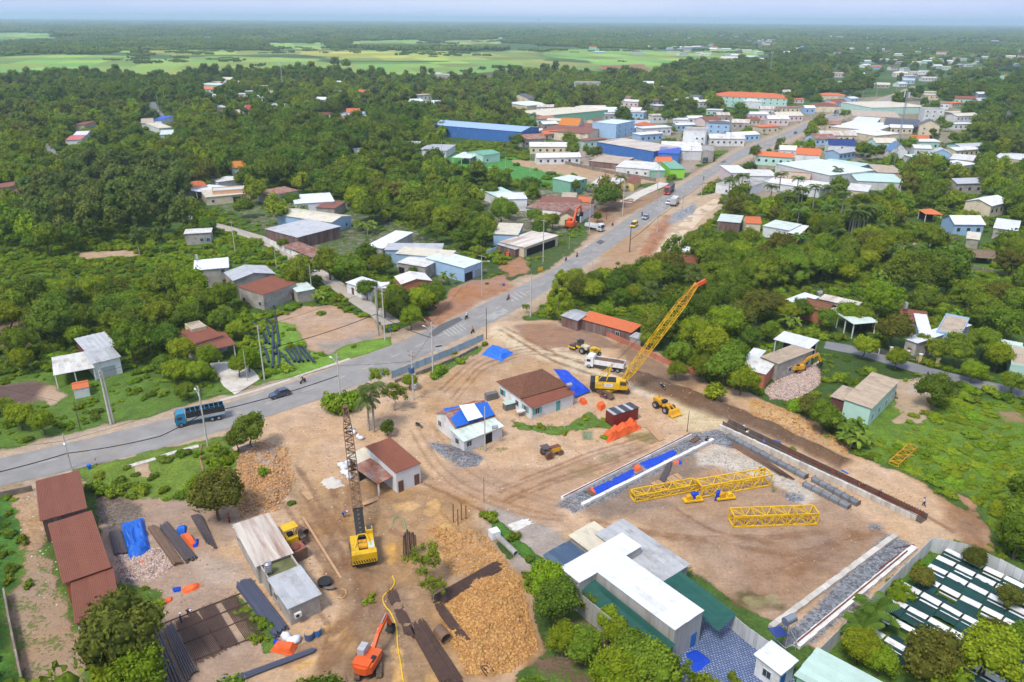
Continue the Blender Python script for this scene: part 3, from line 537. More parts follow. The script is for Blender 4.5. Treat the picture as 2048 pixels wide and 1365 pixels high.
def openings(root,side,spec,W_,D_,h,z0=0.,wc=None):
    """evenly spaced openings on one wall. w window, d door, t teal shutters, b blue door, g roller shutter, o dark panel painting the shade of an open bay, - blank"""
    n=len(spec);Ls=W_ if side in 'fk' else D_
    for i,c in enumerate(spec):
        if c == '-':continue
        u=-Ls/2+(i+.5)*Ls/n;sw,sh,zb={'w':(1.1,1.1,1.),'t':(1.1,1.3,.9),'d':(.95,2.05,.02),'b':(1.,2.1,.02),'e':(1.,2.1,.02),'g':(min(2.8,Ls/n*.8),2.4,.02),'o':(Ls/n*.84,min(2.6,h*.8),.02),'v':(.6,.4,1.9)}[c]
        sw=min(sw,Ls/n*.86);sh=min(sh,h-zb-.25)
        def pos(off,u=u):
            return {'f':(u,-D_/2-off),'k':(u,D_/2+off),'l':(-W_/2-off,u),'r':(W_/2+off,u)}[side]
        rz=0 if side in 'fk' else math.pi/2;zc=z0+zb+sh/2
        if c in 'wtv':
            f=MB();t_=.07
            for dx,dz,a,b in ((0,sh/2,sw+.1,t_),(0,-sh/2,sw+.16,t_),(-sw/2,0,t_,sh),(sw/2,0,t_,sh),(0,0,.04,sh)):f.box((dx,0,dz),(a,.1,b))
            fo=f.build('window',frame_m,root,(*pos(.04),zc),rz)
            MB().box((0,0,0),(sw,.05,sh)).build('pane',glass,fo,(0,0,0))
            if c == 't':
                [MB().box((q*sw*.75,-.03,0),(sw*.45,.05,sh)).build('shutter',teal_m,fo,(0,0,0)) for q in (-1,1)]
        elif c == 'o':MB().box((0,0,0),(sw,.06,sh)).build('bay_shade_panel',dark_m,root,(*pos(.01),zc),rz)  # near-black panel on the wall stands in for shade inside the bay
        else:
            mm={'d':door_m,'b':blue_door,'e':teal_m,'g':shut_m}[c]
            MB().box((0,0,0),(sw,.07,sh)).build('roller_shutter' if c == 'g' else 'door',mm,root,(*pos(.03),zc),rz)
def house(label,A,B,Cc,h,roof,rm,wm,rise=.5,ov=.3,win=(),name='house',cat='house',near=None,group=None,z=0.,keep=True,flip=False,wh=None):
    a,b=Vector(G(*A,h+z)),Vector(G(*B,h+z));ex=(b-a).normalized();ey=Vector((-ex.y,ex.x));W_=(b-a).length
    if isinstance(Cc,(int,float)):D_=abs(Cc);s_=1 if (a+b).dot(ey) > 0 else -1
    else:c=Vector(G(*Cc,h+z));q=(c-b).dot(ey);D_=abs(q);s_=1 if q > 0 else -1
    if s_ < 0:a,b=b,a;ex=-ex;ey=-ey
    D_=max(D_,2.);c0=(a+b)/2+ey*D_/2;rz=math.atan2(ex.y,ex.x);dist=c0.length
    if near is None:near=dist < 185
    root=thing(name,label,cat,(c0.x,c0.y,z),rz,group)
    if keep:FOOT.append((c0.x,c0.y,W_/2+.8,D_/2+.8,rz,h,dist))
    X_,Y_=W_/2,D_/2;rise=rise if rise is not None else .5
    tiled=rm in ('orange','tile','red','ochre','greyd','bluegrey','navy','thatch')
    zt={'shed':lambda x,y:h+rise*(y+Y_)/D_,'flat':lambda x,y:h,'gx':lambda x,y:h+rise*(1-abs(y)/Y_),'gy':lambda x,y:h+rise*(1-abs(x)/X_),'hip':lambda x,y:h}[roof]
    wl=MB();e=.02
    def wall(pts):wl.quad(*[(x,y,-.3) for x,y in pts],*[(x,y,zt(x,y)-e) for x,y in pts[::-1]])
    wall([(-X_,-Y_),(X_,-Y_)]) if roof != 'gy' else wl.quad((-X_,-Y_,-.3),(X_,-Y_,-.3),(X_,-Y_,h-e),(0,-Y_,h+rise-e),(-X_,-Y_,h-e))
    wall([(X_,Y_),(-X_,Y_)]) if roof != 'gy' else wl.quad((X_,Y_,-.3),(-X_,Y_,-.3),(-X_,Y_,h-e),(0,Y_,h+rise-e),(X_,Y_,h-e))
    for sx in (-1,1):
        p=[(sx*X_,-Y_*-sx),(sx*X_,Y_*-sx)]
        p=[(sx*X_,Y_),(sx*X_,-Y_)] if sx < 0 else [(sx*X_,-Y_),(sx*X_,Y_)]
        if roof == 'gx':wl.quad((*p[0],-.3),(*p[1],-.3),(*p[1],h-e),(p[0][0],0,h+rise-e),(*p[0],h-e))
        else:wall(p)
    if wm != 'none':wl.build('wall',WM[wm],root)
    m=RM[rm]
    if roof == 'flat':
        MB().box((0,0,h-.04),(W_-.3,D_-.3,.1)).build('roof',m,root)
        pw=MB()
        for cx,cy,sx,sy in ((0,-Y_+.08,W_+.04,.16),(0,Y_-.08,W_+.04,.16),(-X_+.08,0,.16,D_-.34),(X_-.08,0,.16,D_-.34)):pw.box((cx,cy,h+.12),(sx,sy,.55))
        pw.build('parapet',WM[wm] if wm != 'none' else conc_m,root)
    elif roof == 'shed':roof_plane(root,m,-X_-ov,X_+ov,-Y_-ov,h-ov*rise/D_,Y_+ov,h+rise*(1+ov/D_),near,tiled)
    elif roof == 'gx':
        k=ov*rise/Y_
        for s in (-1,1):roof_plane(root,m,-X_-ov,X_+ov,s*(Y_+ov),h-k,0,h+rise+.02,near,tiled)
        MB().box((0,0,h+rise+.06),(W_+2*ov,.4,.08)).build('ridge_cap',m,root)
    elif roof == 'gy':
        R90=Matrix.Rotation(math.pi/2,4,'Z');k=ov*rise/X_
        for s in (-1,1):roof_plane(root,m,-Y_-ov,Y_+ov,s*(X_+ov),h-k,0,h+rise+.02,near,tiled,R90)
        MB().box((0,0,h+rise+.06),(.4,D_+2*ov,.08)).build('ridge_cap',m,root)
    elif roof == 'hip':
        mb=MB();q=min(X_,Y_);xo,yo=X_+ov,Y_+ov
        if X_ >= Y_:r0,r1=(-(X_-q),0,h+rise),((X_-q),0,h+rise)
        else:r0,r1=(0,-(Y_-q),h+rise),(0,(Y_-q),h+rise)
        zz=h-.12;cs=[(-xo,-yo,zz),(xo,-yo,zz),(xo,yo,zz),(-xo,yo,zz)]
        if X_ >= Y_:polys=[(cs[0],cs[1],r1,r0),(cs[2],cs[3],r0,r1),(cs[1],cs[2],r1),(cs[3],cs[0],r0)]
        else:polys=[(cs[1],cs[2],r1,r0),(cs[3],cs[0],r0,r1),(cs[0],cs[1],r0),(cs[2],cs[3],r1)]
        for pl in polys:
            p0,p1=Vector(pl[0]),Vector(pl[1]);t0=Vector(pl[-1]) if len(pl) == 4 else Vector(pl[2]);t1=Vector(pl[2]);rows=max(2,int((p0-t0).length/(.5 if near else 1.2)))
            for i in range(rows):
                u0,u1=i/rows,(i+1)/rows;up=Vector((0,0,.05))
                a0,a1,b0,b1=p0.lerp(t0,u0)+up,p1.lerp(t1,u0)+up,p0.lerp(t0,u1),p1.lerp(t1,u1);mb.quad(a0,a1,b1,b0);mb.quad(a0-up,a1-up,a1,a0)
        mb.build('roof',m,root)
    for side,spec in win:
        fl=0
        while fl == 0 or fl*3.1+3 < h+.6:
            openings(root,side,spec if fl == 0 else spec.replace('d','w').replace('b','w').replace('g','w').replace('o','w').replace('e','w'),W_,D_,min(h,3.1),fl*3.1);fl+= 1
    return root
steel_m=mat('stainless',C(190,192,196,.9),.28,.08,2,metal=.85)
def water_tank(px,py,z,label,r=.45,l=1.1,flat=False,rz=.4):
    x,y=G(px,py,z);t=thing('water_tank',label,'water tank',(x,y,z),rz)
    st=MB()
    for sx in (-.3,.3):
        for sy in (-.3,.3):st.beam((sx,sy,0),(sx,sy,.4),.06)
    st.build('stand',steel_m,t)
    b=MB()
    if flat:b.cyl((-l/2,0,.4+r),(l/2,0,.4+r),r,14).cyl((-l/2-.12,0,.4+r),(-l/2,0,.4+r),r*.6,14,r).cyl((l/2,0,.4+r),(l/2+.12,0,.4+r),r,14,r*.6)
    else:b.cyl((0,0,.4),(0,0,.4+l),r,14).cyl((0,0,.4+l),(0,0,.6+l),r,14,r*.3)
    b.build('tank',steel_m,t,smooth=False)
    rr=MB()
    for k in (.25,.5,.75):(rr.cyl((-l/2+l*k-.03,0,.4+r),(-l/2+l*k+.03,0,.4+r),r*1.04,14) if flat else rr.cyl((0,0,.4+l*k-.03),(0,0,.4+l*k+.03),r*1.04,14))
    rr.build('band',frame_m,t);return t
Hs=house;sh='shed'
Hs('far rusty-patched section of the long brown shed row beside the main road',(84,1040),(170,1016),(138,944),4.1,sh,'rust','rust',-.3,win=(('l','-w-'),),name='shed',cat='shed')
Hs('middle section of the long brown shed row, above the yellow ridge caps',(130,1164),(217,1134),(174,1025),4.0,sh,'rust','brick',-.1,name='shed',cat='shed')
Hs('nearest brown section of the long shed row, end wall behind the big tree',(154,1244),(236,1217),(212,1134),3.96,sh,'rust','brick',-.3,name='shed',cat='shed')
Hs('low grey concrete store at the near end of the brown sheds',(172,1302),(262,1265),(248,1222),2.9,'flat','flatgrey','conc',name='store',cat='store')
Hs('cream streaked far wing of the long workshop beside the steel yard',(514,1131),(582,1106),(524,1036),3.2,sh,'streak','conc',.3,win=(('l','v-v--w'),),name='workshop',cat='workshop')
Hs('sunken mossy middle bay of the long workshop under the steel tank',(537,1162),(600,1137),(582,1106),2.7,'flat','moss','conc',name='workshop_bay',cat='workshop')
Hs('grey metal roofed near end of the long workshop with an air conditioner',(578,1215),(638,1188),(596,1139),3.0,sh,'grey','conc',.25,win=(('l','-w'),),name='workshop',cat='workshop')
Hs('small house with a single brown slope beside the rusty boom',(792,946),(840,927),(790,878),3.9,sh,'rust','white',.5,ov=.15,win=(('f','d-d'),))
Hs('patched rusty lean-to beside the small brown roofed house',(756,966),(786,951),(754,917),2.6,sh,'rusty','none',.4,name='lean_to',cat='lean-to');Hs('pale sheet porch behind the rusty lean-to',(721,931),(752,917),(737,897),2.9,sh,'cream','none',.3,name='porch',cat='porch')
Hs('white house whose roof is covered by blue and white tarpaulin',(912,856),(988,831),7.0,3.3,'gx','rusty','white',1.6,win=(('l','w-w'),('f','---')))
Hs('pale green lean-to roof along the front of the tarpaulin covered house',(928,882),(1004,852),(988,831),2.5,sh,'gwhite','white',.75,win=(('f','w-o-'),('l','w')),name='lean_to',cat='lean-to')
Hs('white house with an old brown tiled roof and teal shutters',(1042,794),(1129,769),8.2,3.5,'hip','tile','white',2.3,ov=.5,win=(('l','w-t'),))
Hs('brown sheet veranda with teal doors on the old tiled house',(1064,815),(1147,787),(1129,769),2.7,sh,'rust','white',.7,win=(('f','t-e-'),('l','t')),name='veranda',cat='veranda')
# the white roofed workshop at the bottom
Hs('white roofed cross wing of the large sheet metal workshop',(1159,1165),(1282,1093),(1243,1069),5.,sh,'white','grey',.1,ov=.1,name='workshop',cat='workshop');Hs('long white roofed main hall between the two green shade nets',(1350,1260),(1406,1221),(1236,1108),5.03,sh,'white','grey',.1,ov=.1,win=(('f','-b'),),name='workshop',cat='workshop')
Hs('slate blue ribbed roof section at the tip of the white workshop',(1122,1138),(1173,1109),(1134,1086),4.7,sh,'slate','grey',.1,ov=.1,name='workshop',cat='workshop')
Hs('beige asbestos roofed annex behind the white workshop',(1183,1103),(1229,1076),(1182,1053),3.2,sh,'cream','conc',.3,name='annex',cat='annex');Hs('long patched grey sheet annex on the yard side of the white workshop',(1324,1161),(1375,1129),(1247,1044),3.4,sh,'grey','conc',.3,name='annex',cat='annex')
Hs('white roofed guard hut at the corner of the tiled yard',(1561,1346),(1591,1321),(1545,1288),3.,sh,'white','white',.2,win=(('f','b-'),('l','w')),name='hut',cat='hut')
Hs('pale green ribbed roof shed at the bottom edge beside the white wall',(1595,1351),(1637,1300),(1760,1372),3.4,sh,'mint','green',.2,name='shed',cat='shed')
# right hand plots
Hs('mint walled house with a beige ribbed roof and arched side windows',(1742,816),(1796,762),(1701,789),4.3,sh,'beige','mint',.2,win=(('f','wwww'),));Hs('dark red walled annex on the left of the mint house',(1664,793),(1702,805),(1722,785),3.6,sh,'beige','dred',.2,name='annex',cat='annex')
Hs('tan roofed middle section of the grey walled house by the rubble',(1524,714),(1556,727),(1603,692),4.2,sh,'beige','conc',.1,win=(('r','-w-w'),));Hs('low white roofed front of the grey walled house by the rubble',(1485,737),(1530,748),(1556,727),3.6,sh,'offw','brick',.1,name='annex',cat='annex')
Hs('pale blue sheet roof at the left of the house by the rubble',(1481,728),(1502,733),(1535,704),3.3,sh,'white','conc',.1,name='annex',cat='annex');Hs('big white sheet canopy behind the house by the rubble',(1550,679),(1617,697),(1644,685),4.4,sh,'white','none',.2,name='canopy',cat='canopy')
Hs('white roofed house under the bamboo on the right slope',(1572,600),(1599,609),(1626,594),4,sh,'white','conc',.4);Hs('old terracotta tiled house next to the pale green canopy',(1604,611),(1652,624),(1668,612),3.6,'gx','tile','brick',1.3,win=(('f','w-d'),));Hs('broad pale green canopy roof beside the east lane',(1661,617),(1708,648),(1732,632),4.,sh,'gwhite','none',.2,name='canopy',cat='canopy');Hs('long narrow streaked roof behind the terracotta house',(1640,598),(1712,614),(1719,606),3.6,sh,'streak','conc',.2,name='shed',cat='shed')
Hs('left of the two white roofs behind the yellow gate posts',(1812,678),(1834,686),(1882,633),3.8,sh,'white','conc',.2,win=(('f','d'),));Hs('right of the two white roofs behind the yellow gate posts',(1843,677),(1866,680),(1902,638),3.9,sh,'white','lblue',.2,win=(('f','wd'),));Hs('beige roofed pale blue house right of the white roofs',(1873,663),(1922,673),(1934,638),4.3,'flat','beige','lblue',0,win=(('f','w-w'),));Hs('rust brown back roof behind the yellow gate posts',(1804,641),(1856,648),(1866,628),3.5,sh,'rust','conc',.3,name='shed',cat='shed')
Hs('pale blue canopy roof at the right edge above the lane',(1998,712),(2038,720),(2050,690),3.3,sh,'gwhite','none',.2,name='canopy',cat='canopy');Hs('mint green house at the right edge of the photo by the lane',(2022,730),(2085,742),(2095,705),3.9,'flat','beige','mint',0,win=(('f','ww'),))
Hs('long low shed with an orange tiled roof beside the crane boom',(1160,637),(1262,665),(1273,652),2.9,sh,'orange','rust',.5,ov=.3,win=(('f','----w-'),),name='shed',cat='shed',near=True);Hs('grey corrugated hut at the left end of the orange roofed shed',(1124,631),(1155,641),(1167,624),2.9,'gx','grey','rust',.5,name='hut',cat='hut');Hs('tiny grey roofed privy at the right end of the orange roofed shed',(1260,673),(1282,680),(1287,672),2.6,sh,'grey','conc',.3,ov=.15,name='hut',cat='hut')
# left near
Hs('white roofed open shelter with a green net near the leaning pole',(108,751),(188,736),(177,706),3.0,sh,'offw','none',.4,ov=.1,name='shelter',cat='shelter');Hs('small white house with barred doors beside the open shelter',(186,727),(239,714),(230,694),3.9,sh,'grey','white',.3,win=(('f','g'),));Hs('weathered grey back roof under the trees behind the white shelter',(174,704),(231,690),(216,667),3.4,sh,'grey','dred',.5)
Hs('tiny roadside shrine with an orange tiled roof',(146,780),(177,774),(173,761),2.1,'gx','orange','white',.5,ov=.1,name='shrine',cat='shrine',near=True)
Hs('abandoned villa front with a brown roof over white columns',(398,705),(469,689),(444,668),3.5,sh,'rust','none',.3,name='villa',cat='villa');Hs('raised brown roof behind the abandoned villa front',(385,688),(443,671),(418,651),4.2,sh,'rust','conc',.3,name='villa_wing',cat='villa');Hs('beige concrete roof block behind the abandoned villa',(384,662),(413,655),(404,643),4.8,'flat','beige','cream',0,name='villa_block',cat='villa')
Hs('two storey grey house with a white roof and steel tank on the left slope',(389,541),(456,535),(432,519),5.6,sh,'white','conc',.2,win=(('f','w-d'),('l','-v')),near=False);Hs('wide grey gabled workshop behind the brown roofed house',(467,561),(549,547),(518,534),4.8,'gy','grey','conc',1.2,name='workshop',cat='workshop');Hs('brown roofed concrete house at the bend of the side lane',(526,590),(592,567),(562,549),4.4,sh,'rust','conc',.4,ov=.15,win=(('f','v-vd'),('l','w-w')),near=True);Hs('low pale green roof joined to the brown roofed lane house',(595,584),(628,578),(606,567),3.3,sh,'gwhite','conc',.2,name='annex',cat='annex')
Hs('lone grey block hut with a teal window in the meadow',(369,468),(421,465),(416,458),4.,sh,'offw','conc',.2,win=(('f','-vwt'),),name='hut',cat='hut')
# lane compound
Hs('large white flat roof house among the bananas',(590,408),(668,403),(704,384),4.4,sh,'white','white',.2);Hs('hut with a rusted roof left of the large white roof',(541,391),(596,381),(576,373),4.,sh,'rusty','grey',.2,name='hut',cat='hut');Hs('cream ribbed gabled hall with a pale blue end wall',(663,445),(701,432),(622,409),4.2,'gy','cream','lblue',1.,win=(('f','ww'),),name='hall',cat='hall');Hs('wide light grey roof beside the dirt volleyball yard',(595,475),(680,453),(628,436),4.2,sh,'grey','rust',.2,win=(('l','b--'),),name='hall',cat='hall')
Hs('long narrow rusty and white shelter along the lane wall',(567,491),(624,515),(641,503),2.6,sh,'rusty','none',.2,name='shelter',cat='shelter');Hs('brown roofed strip beside the large white roof',(632,415),(668,417),(676,404),3.6,sh,'rust','conc',.2,name='annex',cat='annex')
Hs('peach house with a cream flat roof and green awning',(412,395),(488,388),(470,376),3.4,sh,'cream','cream',.2,win=(('f','w-o'),));Hs('raised peach storey above the cream roof',(425,384),(498,379),(528,370),4.7,'flat','gwhite','peach',0);Hs('red tiled house left of the peach house',(364,377),(413,372),(400,362),4.2,'gx','orange','white',.8,win=(('f','w-w'),));Hs('white canopy between the red tiled and peach houses',(376,381),(424,386),(448,373),3.4,sh,'white','none',.1,name='canopy',cat='canopy')
Hs('small ochre tiled house half hidden by the dark grove',(463,336),(491,334),8,4,'gx','ochre','white',2.4);Hs('white hip roofed house behind the peach house',(436,364),(482,358),8,3.6,'hip','offw','white',1.2)
Hs('long grey walled shed at the left edge of the photo',(-12,378),(62,367),(60,360),4.4,sh,'rust','conc',.2,name='shed',cat='shed');Hs('low maroon roof beside the long left edge shed',(40,387),(96,379),(92,372),3.,sh,'rust','white',.2,name='shed',cat='shed')
Hs('small pink roofed house in the left woods',(130,281),(160,280),(156,272),3.4,sh,'pink','white',.4);Hs('tiny white roof behind the pink roofed house',(146,272),(172,271),(166,264),3.4,sh,'white','white',.4);Hs('dark red roof hidden in the left woods',(149,250),(168,250),(165,243),4,sh,'rust','cream',.4)
Hs('beige roof beside the far village road',(283,247),(307,246),(300,238),3.4,sh,'beige','white',.4);Hs('bright blue roof beside the far village road',(303,241),(323,241),(314,233),3.6,sh,'deep','white',.4);Hs('cream front roof at the end of the far village road',(318,257),(344,255),(336,245),3.6,sh,'cream','white',.4);Hs('low white roof below the cream one on the far village road',(320,270),(345,269),(343,261),3.2,sh,'gwhite','white',.3)
Hs('white house with a bright red gable roof',(496,219),(528,217),9,5,'gx','red','white',3.,win=(('f','w-w'),('l','w')));Hs('pale rusty roof left of the red gabled house',(468,230),(502,228),(490,219),3.2,sh,'streak','cream',.3);Hs('white hip roof left of the red gabled house',(430,216),(455,215),8,3.5,'hip','white','cream',1.4);Hs('long pale canopy right of the red gabled house',(534,214),(566,214),(562,208),3.2,sh,'gwhite','white',.2)
# roadside cluster
Hs('light blue shop with a green awning beside the road',(928,536),(964,523),(905,500),4.4,sh,'gwhite','lblue',.3,win=(('f','og'),),name='shop',cat='shop');Hs('cream roof strip with the steel chimney fan',(792,507),(895,516),(904,503),4.6,sh,'cream','lblue',.2,name='shop_wing',cat='shop');Hs('long white roof behind the light blue shop',(731,493),(765,497),(840,468),4.5,sh,'white','grey',.2,name='hall',cat='hall');Hs('grey roof between the cream strip and the long white roof',(770,500),(882,501),(888,489),4.5,sh,'grey','lblue',.2,name='hall',cat='hall');Hs('low grey white roof in front of the cream strip',(796,525),(850,534),(874,514),3.9,sh,'offw','conc',.2,win=(('f','o-o-'),),name='workshop',cat='workshop')
Hs('white cottage with a brown eave beside the side lane',(693,565),(741,581),(755,566),3.1,sh,'white','white',.3,win=(('f','dw'),));Hs('grey white roof joined to the lane cottage',(745,577),(776,576),(789,566),3.,sh,'offw','conc',.2);Hs('white gabled roof with a red ridge behind the roadside cafe',(803,568),(862,561),(845,547),3.4,'gy','offw','brick',1.)
Hs('cream roofed blue house left of the orange excavator',(987,468),(1035,470),(1072,450),4.2,sh,'cream','lblue',.2,win=(('r','ww'),));Hs('white house with a rust patched roof near the painted wall',(1000,484),(1048,495),(1082,465),3.4,sh,'streak','cream',.2,win=(('r','o'),));Hs('low grey shed behind the stained garden wall',(1030,499),(1068,488),(1050,474),2.7,sh,'grey','rust',.2,name='shed',cat='shed')
Hs('green and white roofed hall behind the dark round tree',(962,379),(1000,397),(1027,387),4,sh,'mint','white',.2,name='hall',cat='hall');Hs('white box house at the end of the green roofed hall',(998,399),(1054,398),(1050,386),5.,sh,'white','white',.1,win=(('r','-w'),),near=False);Hs('white shop with a red striped roof by the orange excavator',(1052,415),(1162,427),(1172,409),3.6,sh,'rusty','white',.2,win=(('f','o-o-o'),),name='shop',cat='shop');Hs('brown sheet roof behind the striped shop',(1080,404),(1160,407),(1168,397),3.8,sh,'rust','white',.2);Hs('rust patched low roof in front of the striped shop',(1064,428),(1108,434),(1124,421),3.,sh,'streak','white',.2);Hs('terracotta gabled house above the orange excavator',(1118,432),(1147,434),7,3.4,'gy','tile','cream',1.4,win=(('f','d'),));Hs('orange gabled roof at the right end of the striped shop',(1155,403),(1180,405),7,3.4,'gx','orange','cream',1.4);Hs('beige roof behind the striped shop',(1123,396),(1150,397),(1152,387),3.4,sh,'beige','cream',.2)
Hs('mint green two storey house beside the palms',(1141,364),(1174,357),(1158,347),5.8,sh,'gwhite','green',.2,win=(('f','ww'),));Hs('ruined grey shed right of the mint house',(1182,368),(1232,372),(1240,358),2.8,sh,'offw','conc',.2,name='shed',cat='shed');Hs('beige gabled cottage at the bare lot corner',(1243,366),(1268,368),(1275,356),3.2,'gy','rust','yell',1.,win=(('f','w'),))
Hs('long white house with three dark windows above the bare lot',(1232,334),(1300,339),(1310,326),3.8,sh,'offw','white',.2,win=(('f','-www'),));Hs('low beige shed left of the long white house',(1178,322),(1238,328),(1250,315),3.2,sh,'beige','rust',.2,name='shed',cat='shed');Hs('cream roofed kiosk with green doors',(1302,341),(1330,341),(1326,330),3.6,sh,'gwhite','green',.2,win=(('f','g'),),name='kiosk',cat='kiosk');Hs('lime green shop front with a mint roof',(1341,338),(1370,338),(1374,321),4.6,sh,'green','lime',.2,name='shop',cat='shop');Hs('orange gabled roof behind the lime green shop',(1315,324),(1345,324),9,4.6,'gx','orange','cream',1.8)
Hs('long blue walled warehouse beyond the bare lot',(1195,284),(1308,303),(1328,291),6,sh,'streak','blue',.4,name='warehouse',cat='warehouse');Hs('deep blue box warehouse beside the road',(1316,306),(1357,308),(1360,297),6,sh,'deep','blue',.3,name='warehouse',cat='warehouse');Hs('white four storey building with a roof terrace',(1367,263),(1412,265),(1420,257),11.5,'flat','flatgrey','white',0,win=(('f','--ww'),('r','ww')),name='building',cat='building');Hs('low white block below the four storey building',(1322,300),(1404,303),(1410,286),5,sh,'offw','white',.2);Hs('grey unfinished block beside the four storey building',(1405,302),(1428,303),(1432,292),6,'flat','flatgrey','conc',0,name='building',cat='building')
Hs('big blue factory hall with a ridge ventilator',(1042,264),(1078,255),(958,231),7,'gy','blue','blue',1.6,name='factory',cat='factory');Hs('long rust brown hall beside the blue factory',(1080,262),(1176,268),(1180,248),5,sh,'rust','cream',.4,name='hall',cat='hall');Hs('tall ochre gabled house behind the brown hall',(1118,250),(1156,252),14,6,'gx','ochre','white',4.);Hs('long cream factory roof behind the ochre gabled house',(1088,232),(1216,220),(1192,211),6,sh,'cream','green',.6,name='factory',cat='factory');Hs('light blue three storey villa with a stair tower',(1233,250),(1270,243),(1272,230),9,'flat','gwhite','lblue',0,win=(('f','www'),),name='villa',cat='villa');Hs('white low hall right of the light blue villa',(1238,262),(1280,254),(1284,242),4,sh,'white','lblue',.3,name='hall',cat='hall');Hs('orange hip roofed house right of the light blue villa',(1286,252),(1310,250),10,4.5,'hip','orange','mint',2.)
Hs('white pale roofed compound beside the white bale heap',(625,240),(690,243),(700,230),4,sh,'cream','white',.3,name='hall',cat='hall');Hs('rust brown long roof beside the white bale heap',(655,241),(716,241),(713,232),4.2,sh,'rusty','white',.3,name='hall',cat='hall');Hs('orange roofed house above the white bale heap',(692,225),(718,225),10,5,'gx','orange','white',2.4);Hs('blue sheet roof above the rust brown long roof',(672,229),(715,231),(720,224),4,sh,'blue','white',.2);Hs('brown roofed cottage left of the bale compound',(606,229),(630,232),(620,221),4,sh,'rust','cream',.3)
Hs('white canopied house at the edge of the dark grove',(714,309),(762,307),(756,296),3.6,sh,'offw','conc',.2);Hs('white roof left of the football pitch palms',(786,292),(812,294),(822,283),4,sh,'white','dred',.2);Hs('wide grey roof near the football pitch',(838,300),(892,302),(886,290),4,sh,'grey','white',.2);Hs('open pale shelter on the football pitch side',(905,315),(940,317),(944,306),3.5,sh,'gwhite','none',.2,name='shelter',cat='shelter');Hs('mint roofed pitch house with a gabled roof',(966,311),(1000,306),(990,297),4.5,'gx','green','mint',1.,win=(('f','w-'),))
# right of the far road
Hs('pink two storey house with a white roof beside the main road',(1463,346),(1500,346),(1510,332),6.,sh,'white','pink',.2);Hs('grey white roof right of the pink house',(1500,352),(1556,353),(1552,341),4.,sh,'offw','white',.2);Hs('white walled roadside house below the pink house',(1432,369),(1492,378),(1502,357),3.8,'flat','flatgrey','white',0,win=(('f','-w-w'),));Hs('long low grey roof behind the royal palms',(1528,364),(1640,379),(1652,366),3.8,sh,'offw','white',.2,name='hall',cat='hall');Hs('brown courtyard house with a white parapet',(1554,356),(1620,361),(1622,348),4.,'flat','beige','brick',0)
Hs('big white walled hall right of the main road',(1552,327),(1660,351),(1712,334),5,sh,'gwhite','white',.3,name='hall',cat='hall');Hs('mint roof behind the big white walled hall',(1630,326),(1708,337),(1712,326),4.4,sh,'mint','lblue',.3,name='hall',cat='hall');Hs('wide mint roofed hall at the foot of the telecom mast',(1716,362),(1808,366),(1812,351),4.,sh,'mint','white',.3,name='hall',cat='hall');Hs('beige roofed hall left of the telecom mast foot',(1756,345),(1806,347),(1808,333),4,sh,'beige','cream',.3,name='hall',cat='hall')
Hs('orange gabled house with a white end wall near the far road',(1592,308),(1640,311),11,4.6,'gx','orange','white',2.6);Hs('white house with a navy tiled roof and twin gables',(1658,290),(1712,292),12,6,'gx','navy','white',2.6,win=(('f','-w-'),));Hs('white house with a steep grey blue roof near the mast',(1782,302),(1816,303),11,4.5,'gy','bluegrey','white',4.);Hs('two storey white house with a grey gabled roof',(1840,250),(1880,252),12,7,'gy','greyd','cream',3.2,win=(('f','ww'),));Hs('white modern block with a roof terrace behind the grey gable',(1850,219),(1890,220),12,9.5,'flat','flatgrey','white',0,win=(('f','www'),),name='building',cat='building');Hs('pale blue cottage with a white gabled porch on the right',(1866,306),(1902,308),9,5,'gy','grey','lblue',2.2,win=(('f','ww'),));Hs('long pale yellow factory roof above the far road',(1744,216),(1856,214),(1846,203),5.5,sh,'cream','mint',.5,name='factory',cat='factory');Hs('dark open sided hall left of the grey gabled house',(1768,250),(1838,254),(1834,241),4.6,sh,'dark','none',.4,name='hall',cat='hall');Hs('grey green roof below the yellow factory',(1706,232),(1800,236),(1806,226),4.6,sh,'beige','cream',.4,name='hall',cat='hall');Hs('pale blue hall beside the far road bend',(1704,243),(1752,246),(1760,237),4.6,sh,'white','lblue',.4,name='hall',cat='hall');Hs('wide white roofed hall left of the navy house',(1664,254),(1754,262),(1764,247),4.2,sh,'white','cream',.4,name='hall',cat='hall');Hs('white twin roofed shed behind the navy house',(1690,262),(1750,272),(1758,262),4,sh,'offw','cream',.4,name='hall',cat='hall')
Hs('orange roofed brick house right of the telecom mast',(1823,277),(1858,279),9,4,'gx','orange','brick',1.6);Hs('long white sheet roof near the right edge',(1990,315),(2062,322),(2066,311),4,sh,'white','cream',.3,name='hall',cat='hall');Hs('grey roofed gabled villa at the right edge of the woods',(2022,233),(2052,233),12,6,'gy','greyd','cream',3.)
Hs('white low shed among the graves',(1900,318),(1945,322),(1946,312),3.4,sh,'offw','cream',.3,name='shed',cat='shed')
Hs('green grey shed roof below the royal palms',(1436,442),(1480,446),(1488,433),3.6,sh,'gwhite','rust',.2,name='shed',cat='shed');Hs('orange gabled cottage below the royal palms',(1493,446),(1522,447),7,4,'gx','orange','cream',1.5);Hs('long pale green roof below the royal palms',(1527,452),(1578,461),(1584,447),4.,sh,'gwhite','white',.2,name='hall',cat='hall');Hs('white and maroon roof end beside the long pale green roof',(1578,466),(1600,469),(1606,452),3.6,sh,'white','dred',.2)
